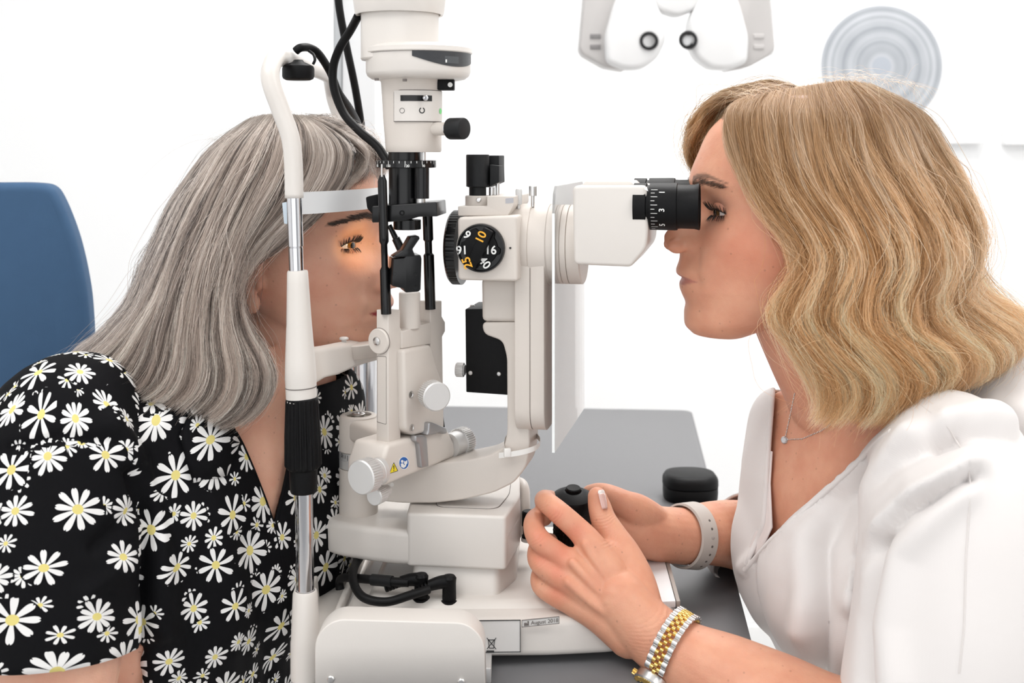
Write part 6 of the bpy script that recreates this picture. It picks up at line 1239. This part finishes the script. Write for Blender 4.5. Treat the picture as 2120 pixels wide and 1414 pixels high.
# ================================================================ PATIENT (left)
SKIN2 = skin_material('skin_tan', None, 0.22)
C2 = np.array((0.77, 0.45, 0.325))
H2 = Head(1.10, 1,
    full=[(580, 258), (650, 264), (710, 295), (755, 335), (782, 372), (796, 410), (803, 445), (801, 465), (797, 482), (805, 502), (820, 535), (838, 562), (838, 573), (829, 584), (815, 596), (818, 606), (823, 620), (820, 629), (814, 636), (817, 642), (818, 649), (811, 661), (806, 672), (808, 688), (803, 704), (785, 716), (740, 722)],
    base=[(580, 258), (650, 264), (710, 295), (755, 335), (782, 372), (796, 410), (801, 445), (798, 465), (794, 482), (795, 510), (800, 560), (805, 596), (812, 618), (811, 636), (811, 650), (803, 670), (804, 688), (798, 704), (782, 716), (740, 722)],
    width=[(0.004, 258), (0.036, 263), (0.055, 290), (0.066, 330), (0.072, 375), (0.0745, 430), (0.0725, 480), (0.0715, 520), (0.0690, 560), (0.0650, 596), (0.0600, 630), (0.0530, 665), (0.0440, 692), (0.034, 708), (0.022, 717), (0.004, 722)],
    back=[(545, 258), (520, 264), (482, 288), (455, 325), (430, 375), (418, 430), (420, 480), (436, 530), (474, 590), (522, 630), (565, 655), (610, 680), (660, 702), (690, 715), (710, 722)],
    centre=[(570, 258), (590, 350), (595, 500), (620, 580), (650, 630), (680, 670), (720, 710), (730, 722)],
    eye=(772, 500), mouth=636, brow=452,
    nosew=[(0.03, 258), (0.03, 430), (0.011, 462), (0.0088, 480), (0.0095, 515), (0.0128, 540), (0.017, 565), (0.017, 577), (0.0135, 590), (0.012, 600), (0.019, 618), (0.0225, 636), (0.020, 650), (0.018, 668), (0.018, 695), (0.02, 722)])
H2.yaw = math.radians(14); H2.piv = -0.20
PAT = thing('person', (-0.36, 1.08, 0.0), 'woman with ash blonde hair and daisy-print shirt resting her chin on the headrest', 'person')
bm = bmesh.new(); H2.build(bm)
for s in (1, -1):
    ball(bm, Vector(H2.turn(np.array((H2.X(815), 1.10 - 0.0130 * s, H2.Z(578))))), (0.0092, 0.0062, 0.0074))
# near ear
ec = Vector(H2.turn(np.array((H2.X(578), 1.10 - 0.0725, H2.Z(558))))); eM = Matrix.Rotation(math.radians(8), 3, 'Y')
ball(bm, ec, (0.0150, 0.0050, 0.0270), eM); ball(bm, ec + Vector((0.006, -0.001, -0.023)), (0.0085, 0.0048, 0.0095))
bm2 = bm
tube_bm(bm, catmull([tuple(ec + Vector((0.012, -0.003, 0.004))), tuple(ec + Vector((0.011, -0.005, 0.020))), tuple(ec + Vector((0.0, -0.006, 0.028))), tuple(ec + Vector((-0.012, -0.006, 0.019))), tuple(ec + Vector((-0.014, -0.005, 0.0))), tuple(ec + Vector((-0.008, -0.004, -0.018))), tuple(ec + Vector((0.004, -0.003, -0.027)))], 6), 0.0030, 10)
ball(bm, ec + Vector((0.013, -0.002, -0.006)), (0.004, 0.004, 0.006))
limb(bm, [(640, 590, 1.10, 0.050), (612, 660, 1.10, 0.051), (580, 740, 1.09, 0.052), (545, 820, 1.08, 0.055), (510, 890, 1.07, 0.066)], 8, 40)
fd2 = Vector((0.72, -0.56, 0.0)).normalized(); fd2u = Vector((0.62, -0.50, 0.5)).normalized(); sd2 = Vector((-0.61, -0.79, 0)).normalized()
trunk2 = lambda g: [((-0.235, 1.065, 0.965), sd2, fd2u, 0.052 + g, 0.045 + g, 0.05 + g), ((-0.252, 1.06, 0.938), sd2, fd2u, 0.100 + g, 0.070 + g, 0.08 + g), ((-0.268, 1.055, 0.905), sd2, fd2u, 0.148 + g, 0.094 + g, 0.105 + g), ((-0.278, 1.055, 0.86), sd2, fd2u, 0.166 + g, 0.110 + g, 0.11 + g), ((-0.291, 1.052, 0.79), sd2, fd2, 0.158 + g, 0.117 + g, 0.11 + g), ((-0.325, 1.045, 0.71), sd2, fd2, 0.145 + g, 0.108 + g, 0.11 + g), ((-0.34, 1.055, 0.61), sd2, fd2, 0.152 + g, 0.12 + g, 0.11 + g), ((-0.38, 1.055, 0.50), sd2, fd2, 0.165 + g, 0.12 + g, 0.12 + g)]
rings(bm, trunk2(0.0))
limb(bm, [(150, 900, 0.94, 0.055), (128, 1000, 0.92, 0.053), (128, 1150, 0.90, 0.050), (120, 1330, 0.885, 0.0475), (112, 1450, 0.88, 0.044), (120, 1600, 0.885, 0.040)], 8, 28)
limb(bm, [(640, 900, 1.19, 0.050), (668, 1000, 1.21, 0.045), (674, 1110, 1.20, 0.041), (655, 1200, 1.18, 0.039), (560, 1290, 1.14, 0.036), (470, 1390, 1.08, 0.030)], 8, 26)
me = remeshed(bm, 0.0016, 5)
ez2, mz2, bz2 = H2.Z(500), H2.Z(636), H2.Z(452)
def tone2(co):
    c = np.tile(C2, (len(co), 1)); co = H2.turn(co, True); l = 1.10 - co[:, 1]; z = co[:, 2]; x = co[:, 0]; al = np.abs(l); head = (z > H2.Z(735)) & (x > H2.X(600))
    blush = np.exp(-((al - 0.052) / 0.022) ** 2 - ((z - (ez2 - 0.030)) / 0.022) ** 2) * head; c = c * (1 - blush[:, None] * np.array((0.0, 0.10, 0.12)))
    th = 0.0062 * np.clip(1 - (al / 0.026) ** 2, 0, 1); lip = np.clip((th - np.abs(z - mz2 + 0.0006)) / 0.0012, 0, 1) * (al < 0.026) * (x > H2.X(775)) * head
    c = c * (1 - lip[:, None]) + np.array((0.36, 0.06, 0.065)) * lip[:, None]
    bl = bz2 + 0.001 + 0.002 + 0.003 * np.sin(np.clip((al - 0.012) / 0.045, 0, 1) * math.pi) - 0.006 * np.clip((al - 0.030) / 0.025, 0, 1); bw = 0.0040 * np.clip(1.15 - (al - 0.012) / 0.045, 0.3, 1)
    br = np.clip((bw - np.abs(z - bl)) / 0.0016, 0, 1) * (al > 0.010) * (al < 0.056) * head * 0.6; c = c * (1 - br[:, None]) + np.array((0.10, 0.065, 0.05)) * br[:, None]
    scalp = (z > H2.Z(330)) & (x < H2.X(760)); c[scalp] = np.array((0.12, 0.09, 0.07))
    return c
co = coords(me); px, py = project(co); hide = (co[:, 2] < 0.962) & ~inside_poly(px, py, [(440, 600), (455, 850), (490, 930), (560, 1110), (600, 960), (680, 600)]) & ~((py > 1335) & (px < 300)) & ~((px > 640) & (py > 1030)) & (np.hypot(co[:, 0] + 0.22, co[:, 1] - 1.075) > 0.06); co[hide] -= normals(me)[hide] * 0.010; setco(me, co)
tone(me, tone2); BV3 = bvh_of(me)
place('body', me, SKIN2, PAT, (-0.28, 1.05, 0.85))
for s in (1, -1): make_eye(H2, PAT, s, SKIN2, (0.20, 0.085, 0.02), 19, 11, (1, -0.62, 0.0), 0.0090, tuple(C2 * np.array((0.9, 0.8, 0.75))))
for s in (1, -1): brow_hairs(H2, PAT, ('dark', (0.06, 0.04, 0.032)), 480, s, 0.052)
# ---- daisy-print shirt
def daisy_material():
    m = bpy.data.materials.new('daisy_print_cloth'); m.use_nodes = True; nt = m.node_tree; b = nt.nodes['Principled BSDF']; b.inputs['Roughness'].default_value = 0.8; b.inputs['Specular IOR Level'].default_value = 0.12
    N = nt.nodes.new; L = nt.links.new
    def M(op, a, b_=None, c=None):
        n = N('ShaderNodeMath'); n.operation = op
        for i, v in enumerate((a, b_, c)):
            if v is None: continue
            if isinstance(v, (int, float)): n.inputs[i].default_value = v
            else: L(v, n.inputs[i])
        return n.outputs[0]
    uv = N('ShaderNodeUVMap'); uv.uv_map = 'print'; sx = N('ShaderNodeSeparateXYZ'); L(uv.outputs[0], sx.inputs[0])
    def layer(cell, seed, rmin, rmax, jit, density):
        y = M('DIVIDE', M('ADD', sx.outputs['Y'], seed * 0.37), cell); iy = M('FLOOR', y); x = M('ADD', M('DIVIDE', M('ADD', sx.outputs['X'], seed * 0.11), cell), M('MULTIPLY', M('MODULO', M('ABSOLUTE', iy), 2.0), 0.5)); ix = M('FLOOR', x)
        cv = N('ShaderNodeCombineXYZ'); L(ix, cv.inputs[0]); L(iy, cv.inputs[1]); cv.inputs[2].default_value = seed
        wn = N('ShaderNodeTexWhiteNoise'); wn.noise_dimensions = '3D'; L(cv.outputs[0], wn.inputs['Vector']); sr = N('ShaderNodeSeparateColor'); L(wn.outputs['Color'], sr.inputs[0])
        cv2 = N('ShaderNodeCombineXYZ'); L(iy, cv2.inputs[0]); L(ix, cv2.inputs[1]); cv2.inputs[2].default_value = seed + 5.5
        wn2 = N('ShaderNodeTexWhiteNoise'); wn2.noise_dimensions = '3D'; L(cv2.outputs[0], wn2.inputs['Vector']); sr2 = N('ShaderNodeSeparateColor'); L(wn2.outputs['Color'], sr2.inputs[0])
        dx = M('SUBTRACT', M('SUBTRACT', M('SUBTRACT', x, ix), 0.5), M('MULTIPLY', M('SUBTRACT', sr.outputs[0], 0.5), jit)); dy = M('SUBTRACT', M('SUBTRACT', M('SUBTRACT', y, iy), 0.5), M('MULTIPLY', M('SUBTRACT', sr.outputs[1], 0.5), jit))
        R = M('ADD', rmin, M('MULTIPLY', sr.outputs[2], rmax - rmin)); r = M('SQRT', M('ADD', M('MULTIPLY', dx, dx), M('MULTIPLY', dy, dy)))
        n = M('ADD', 8.0, M('FLOOR', M('MULTIPLY', sr2.outputs[0], 3.99))); a = M('ADD', M('DIVIDE', M('ARCTAN2', dy, dx), 2 * math.pi), M('ADD', sr2.outputs[1], 2.0)); q = M('MULTIPLY', a, n); iq = M('FLOOR', q)
        pid = N('ShaderNodeCombineXYZ'); L(M('MODULO', iq, n), pid.inputs[0]); L(ix, pid.inputs[1]); L(iy, pid.inputs[2]); wn3 = N('ShaderNodeTexWhiteNoise'); L(pid.outputs[0], wn3.inputs['Vector'])
        RR = M('MULTIPLY', R, M('ADD', 0.76, M('MULTIPLY', wn3.outputs['Value'], 0.24)))
        da = M('DIVIDE', M('MULTIPLY', M('SUBTRACT', M('SUBTRACT', q, iq), 0.5), 2 * math.pi), n); lat = M('ABSOLUTE', M('MULTIPLY', r, M('SINE', da))); s = M('DIVIDE', r, RR)
        s2 = M('MINIMUM', s, 1.0); w_ = M('MULTIPLY', M('MULTIPLY', R, 0.165), M('MULTIPLY', M('POWER', s2, 0.75), M('SQRT', M('MAXIMUM', M('SUBTRACT', 1.0, M('POWER', s2, 7.0)), 0.0))))
        notch = M('GREATER_THAN', M('ADD', lat, M('MULTIPLY', M('MULTIPLY', M('SUBTRACT', 1.0, s2), R), 0.45)), M('MULTIPLY', R, 0.035))
        pet = M('MULTIPLY', M('MULTIPLY', M('LESS_THAN', lat, w_), M('LESS_THAN', s, 1.0)), notch); keep = M('LESS_THAN', sr2.outputs[2], density)
        pet = M('MULTIPLY', pet, keep); cen = M('MULTIPLY', M('LESS_THAN', r, M('MULTIPLY', R, 0.20)), keep); inside = M('MULTIPLY', M('LESS_THAN', s, 1.05), keep); return pet, cen, inside
    p1, c1, i1 = layer(0.0365, 1.0, 0.34, 0.54, 0.30, 0.93); p2, c2, i2 = layer(0.0215, 7.0, 0.32, 0.46, 0.28, 0.55)
    nb = M('SUBTRACT', 1.0, i1); p = M('MAXIMUM', p1, M('MULTIPLY', p2, nb)); c = M('MAXIMUM', c1, M('MULTIPLY', c2, nb))
    m1 = N('ShaderNodeMix'); m1.data_type = 'RGBA'; m1.inputs['A'].default_value = (0.0035, 0.0035, 0.0045, 1); m1.inputs['B'].default_value = (0.78, 0.77, 0.76, 1); L(p, m1.inputs['Factor'])
    m2 = N('ShaderNodeMix'); m2.data_type = 'RGBA'; m2.inputs['B'].default_value = (0.72, 0.62, 0.22, 1); L(c, m2.inputs['Factor']); L(m1.outputs['Result'], m2.inputs['A']); L(m2.outputs['Result'], b.inputs['Base Color'])
    tc = N('ShaderNodeTexCoord'); nz = N('ShaderNodeTexNoise'); nz.inputs['Scale'].default_value = 1300; L(tc.outputs['Object'], nz.inputs['Vector']); bp = N('ShaderNodeBump'); bp.inputs['Strength'].default_value = 0.2; bp.inputs['Distance'].default_value = 0.0005; L(nz.outputs['Fac'], bp.inputs['Height']); L(bp.outputs['Normal'], b.inputs['Normal'])
    return m
DAISY = daisy_material()
AX = [P(150, 860, 0.935), P(128, 1000, 0.92), P(122, 1200, 0.895), P(118, 1400, 0.883)]
bm = bmesh.new(); rings(bm, trunk2(0.010))
limb(bm, [(230, 850, 0.97, 0.045), (150, 900, 0.935, 0.064), (132, 1000, 0.918, 0.066), (125, 1150, 0.90, 0.0625), (118, 1330, 0.885, 0.0600), (112, 1440, 0.882, 0.058)], 8, 34)
limb(bm, [(600, 880, 1.17, 0.045), (640, 950, 1.20, 0.054), (655, 1040, 1.215, 0.054)], 6, 26)
me = remeshed(bm, 0.0030, 9)
folds(me, [([(290, 1414), (300, 1200), (310, 1090), (270, 980)], -0.012, 16), ([(340, 1300), (330, 1120), (280, 960), (230, 880)], 0.008, 24), ([(380, 1414), (400, 1250), (350, 1080)], -0.005, 22), ([(470, 1414), (480, 1250), (450, 1080), (400, 950)], 0.005, 26), ([(560, 1414), (540, 1250), (520, 1120)], -0.006, 22), ([(20, 930), (120, 905), (230, 915)], -0.004, 12), ([(200, 1130), (280, 1060)], -0.006, 18), ([(180, 1230), (280, 1160)], 0.004, 18)])
wrinkle(me, 0.004, 10.0, 1.0, (1, 1, 0.5))
BVS = bvh_of(me)
VP_ = [(440, 700), (470, 850), (497, 912), (522, 968), (548, 1035), (567, 1088), (586, 1010), (603, 920), (625, 820), (655, 700)]
co = coords(me); px, py = project(co); no = normals(me); front = (co[:, 1] < 1.10) & (no[:, 1] < 0.6)
hem_d = (AX[3] - AX[2]).normalized(); hem_p = P(118, 1352, 0.884)
m_ = (inside_poly(px, py, VP_) & front) | ((co[:, 2] > 0.955) & (np.hypot(co[:, 0] + 0.235, co[:, 1] - 1.07) < 0.085)) | ((((co - np.array(hem_p)) @ np.array(hem_d)) > 0) & (px < 288) & (co[:, 1] < 0.965))
fh = P(655, 1035, 1.215); m_ |= (co[:, 2] < fh.z) & (co[:, 0] > -0.215) & (co[:, 1] > 1.15)
drop(me, m_); snap_edges(me, VP_[1:-1])
co = coords(me); dd = (co - np.array(hem_p)) @ np.array(hem_d); hx, hy = project(co); nr_ = (np.abs(dd) < 0.0032) & (hx < 288) & (co[:, 1] < 0.965); co[nr_] -= np.outer(dd[nr_], np.array(hem_d)); setco(me, co)
co = coords(me); ux = me.uv_layers.new(name='print'); nl = len(me.loops); li_ = np.empty(nl, np.int32); me.loops.foreach_get('vertex_index', li_)
fi = np.repeat(np.arange(len(me.polygons)), [p.loop_total for p in me.polygons]); cen = np.empty(len(me.polygons) * 3, np.float32); me.polygons.foreach_get('center', cen); cen = cen.reshape(-1, 3)
fpx, fpy = project(cen.astype(float)); sleeve = (cen[:, 1] < 0.985) & (fpx < 285 + np.clip(950 - fpy, -1e9, 0) * 0.0)
a0 = np.array(AX[1]); ad = np.array((AX[3] - AX[0]).normalized()); rel = co - a0; along = rel @ ad; ang_s = np.arctan2(rel[:, 0], -rel[:, 1]); us = ang_s * 0.064; vs_ = -along
rt = co - np.array((-0.29, 1.055, 0.0)); ang_t = np.arctan2(rt[:, 0] , -rt[:, 1]); ut = ang_t * 0.15 + 0.5; vt = co[:, 2] * 1.0 + 0.2
fn_ = np.empty(len(me.polygons) * 3, np.float32); me.polygons.foreach_get('normal', fn_); topf = np.abs(fn_.reshape(-1, 3)[:, 2]) > 0.72
U = np.where(topf[fi], co[li_, 0] * 1.1, np.where(sleeve[fi], us[li_], ut[li_])); V = np.where(topf[fi], co[li_, 1] * 1.1, np.where(sleeve[fi], vs_[li_], vt[li_])); ux.data.foreach_set('uv', np.stack([U, V], 1).astype(np.float32).ravel())
sh_ = place('shirt', me, DAISY, PAT, (-0.28, 1.05, 0.8)); md = sh_.modifiers.new('thickness', 'SOLIDIFY'); md.thickness = 0.002; md.offset = 0
BLK = mat('black_cloth', (0.0035, 0.0035, 0.0045), 0.8, spec=0.12)
line_tube('placket_edge', BVS, [(488, 895), (500, 915), (524, 970), (550, 1037), (568, 1090), (590, 1200), (600, 1300)], 0.0014, BLK, PAT, 0.0)
line_tube('placket_edge', BVS, [(568, 1090), (588, 1010), (605, 920), (625, 830)], 0.0014, BLK, PAT, 0.0)
# turned-down collar on the near side
bm = bmesh.new(); rows = []
for a, b in (((400, 800), (392, 850)), ((430, 850), (372, 900)), ((462, 880), (385, 955)), ((486, 898), (400, 1000)), ((497, 915), (470, 985))):
    row = []
    for t in np.linspace(0, 1, 8):
        h = cast(BVS, a[0] + (b[0] - a[0]) * t, a[1] + (b[1] - a[1]) * t, 0.004 + 0.003 * math.sin(t * 3.1)); row.append(bm.verts.new(h))
    rows.append(row)
for A, B in zip(rows, rows[1:]):
    for i in range(7): bm.faces.new((A[i], A[i + 1], B[i + 1], B[i]))
colr = from_bm('collar', bm, DAISY, PAT, 180); me = colr.data; ux = me.uv_layers.new(name='print'); cc = coords(me)
for lp in me.loops: v = cc[lp.vertex_index]; ux.data[lp.index].uv = (v[0] * 1.2 + 0.31, v[2] + 0.013)
md = colr.modifiers.new('thickness', 'SOLIDIFY'); md.thickness = 0.0016
# ---- hair
ash = hair_material('ash_hair')
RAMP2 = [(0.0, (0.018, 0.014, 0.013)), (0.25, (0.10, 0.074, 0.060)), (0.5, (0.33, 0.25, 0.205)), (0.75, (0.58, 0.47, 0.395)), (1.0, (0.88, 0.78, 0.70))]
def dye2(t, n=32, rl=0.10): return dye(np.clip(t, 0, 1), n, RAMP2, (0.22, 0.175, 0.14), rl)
pn_ = [
    [(632, 240, 1.075), (680, 262, 1.045), (728, 305, 1.025), (728, 360, 1.012), (690, 420, 1.002), (640, 470, 0.997), (580, 515, 0.996), (522, 545, 0.996), (503, 595, 0.995), (520, 670, 0.985), (552, 730, 0.975), (572, 780, 0.968), (556, 835, 0.962), (512, 880, 0.958)],
    [(612, 238, 1.072), (630, 275, 1.032), (630, 335, 1.005), (600, 400, 0.990), (560, 455, 0.982), (520, 505, 0.978), (497, 560, 0.975), (490, 630, 0.968), (505, 700, 0.960), (535, 760, 0.953), (538, 815, 0.948), (505, 865, 0.945), (455, 890, 0.944)],
    [(590, 236, 1.070), (580, 290, 1.015), (560, 360, 0.985), (525, 430, 0.968), (492, 500, 0.958), (470, 570, 0.952), (462, 640, 0.946), (468, 710, 0.940), (480, 770, 0.936), (470, 825, 0.934), (425, 868, 0.934)],
    [(568, 236, 1.070), (535, 300, 1.010), (500, 380, 0.975), (465, 460, 0.957), (435, 540, 0.946), (415, 620, 0.938), (405, 695, 0.932), (405, 760, 0.928), (390, 812, 0.927), (350, 850, 0.928)],
    [(548, 238, 1.072), (492, 305, 1.015), (445, 390, 0.985), (405, 475, 0.967), (375, 560, 0.954), (350, 640, 0.945), (330, 710, 0.938), (312, 765, 0.934), (285, 805, 0.934), (255, 815, 0.935)],
    [(530, 242, 1.076), (462, 305, 1.035), (405, 390, 1.008), (362, 475, 0.990), (328, 560, 0.976), (290, 640, 0.965), (245, 700, 0.958), (200, 740, 0.954), (165, 770, 0.953), (150, 790, 0.953)],
    [(520, 245, 1.085), (445, 305, 1.065), (382, 390, 1.050), (338, 475, 1.038), (302, 560, 1.025), (262, 640, 1.012), (212, 695, 1.003), (168, 725, 0.998), (140, 750, 0.995), (132, 785, 0.993)],
    [(515, 247, 1.10), (435, 305, 1.10), (370, 390, 1.10), (325, 475, 1.10), (288, 560, 1.095), (250, 640, 1.09), (205, 690, 1.085), (160, 720, 1.08), (138, 755, 1.078)]]
core2 = gp_([(600, 275, 1.09), (575, 350, 1.08), (545, 430, 1.07), (510, 520, 1.06), (480, 610, 1.05), (460, 700, 1.04), (440, 790, 1.03)])
mir2 = lambda g: [(px, py, 2.20 - Y) for px, py, Y in g]
G3 = [gp_(g) for g in pn_]
pts, lock, u, lay = hair_from_guides(G3, 17000, core2, 32, 0.26, 110, 0.0016, 0.0016, 0.035, 21, weights=[1.2, 1.3, 1.2, 1.2, 1.2, 1, .7])
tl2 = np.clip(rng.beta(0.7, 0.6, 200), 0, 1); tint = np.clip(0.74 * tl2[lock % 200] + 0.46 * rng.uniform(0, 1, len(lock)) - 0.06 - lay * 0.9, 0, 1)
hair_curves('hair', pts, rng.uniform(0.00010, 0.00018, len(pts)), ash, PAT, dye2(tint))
G4 = [gp_(mir2(g)) for g in pn_[2:7]]
pts, lock, u, lay = hair_from_guides(G4, 2600, core2, 24, 0.3, 40, 0.002, 0.0016, 0.03, 22)
hair_curves('hair', pts, 0.00017, ash, PAT, dye2(tl2[(lock + 30) % 200], 24))
ff = [gp_([(632, 240, 1.075), (690, 262, 1.055), (745, 300, 1.045), (762, 330, 1.048), (745, 362, 1.045), (700, 400, 1.030), (650, 440, 1.010)]), gp_([(640, 240, 1.08), (700, 255, 1.07), (758, 288, 1.07), (792, 322, 1.075), (800, 350, 1.09)]), gp_([(645, 240, 1.09), (705, 252, 1.09), (765, 285, 1.10), (798, 320, 1.11), (806, 352, 1.12)]), gp_([(640, 242, 1.10), (700, 255, 1.12), (755, 290, 1.14), (785, 340, 1.15), (770, 400, 1.16)])]
fc2 = gp_([(640, 262, 1.09), (690, 280, 1.085), (740, 310, 1.085), (770, 340, 1.09)])
pts, lock, u, lay = hair_from_guides(ff, 3200, fc2, 20, 0.35, 30, 0.002, 0.0015, 0.05, 23)
hair_curves('forelock', pts, 0.00014, ash, PAT, dye2(0.75 * tl2[(lock + 11) % 200] + 0.3 * rng.uniform(0, 1, len(lock)), 20))
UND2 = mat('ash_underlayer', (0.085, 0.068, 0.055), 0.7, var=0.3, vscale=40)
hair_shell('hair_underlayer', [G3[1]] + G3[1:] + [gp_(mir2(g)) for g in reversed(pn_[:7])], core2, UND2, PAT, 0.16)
fl = []
for i in range(160):
    a = rng.uniform(0, 1); b0 = np.array(P(430 + 330 * a, 300 - 62 * math.sin(a * 2.8), 1.08 + rng.normal(0, 0.03))); dirv = np.array((rng.normal(-0.2, 0.6), rng.normal(-0.2, 0.5), abs(rng.normal(0.3, 0.3)))); L = rng.uniform(0.015, 0.045); dp = rng.uniform(0.5, 1.6)
    fl.append([b0 + dirv * L * t + np.array((0, 0, -L * dp * t * t)) for t in np.linspace(0, 1, 9)])
hair_curves('flyaway_hairs', np.array(fl), 0.00006, ash, PAT, dye2(rng.uniform(0.3, 1, len(fl)), 9))
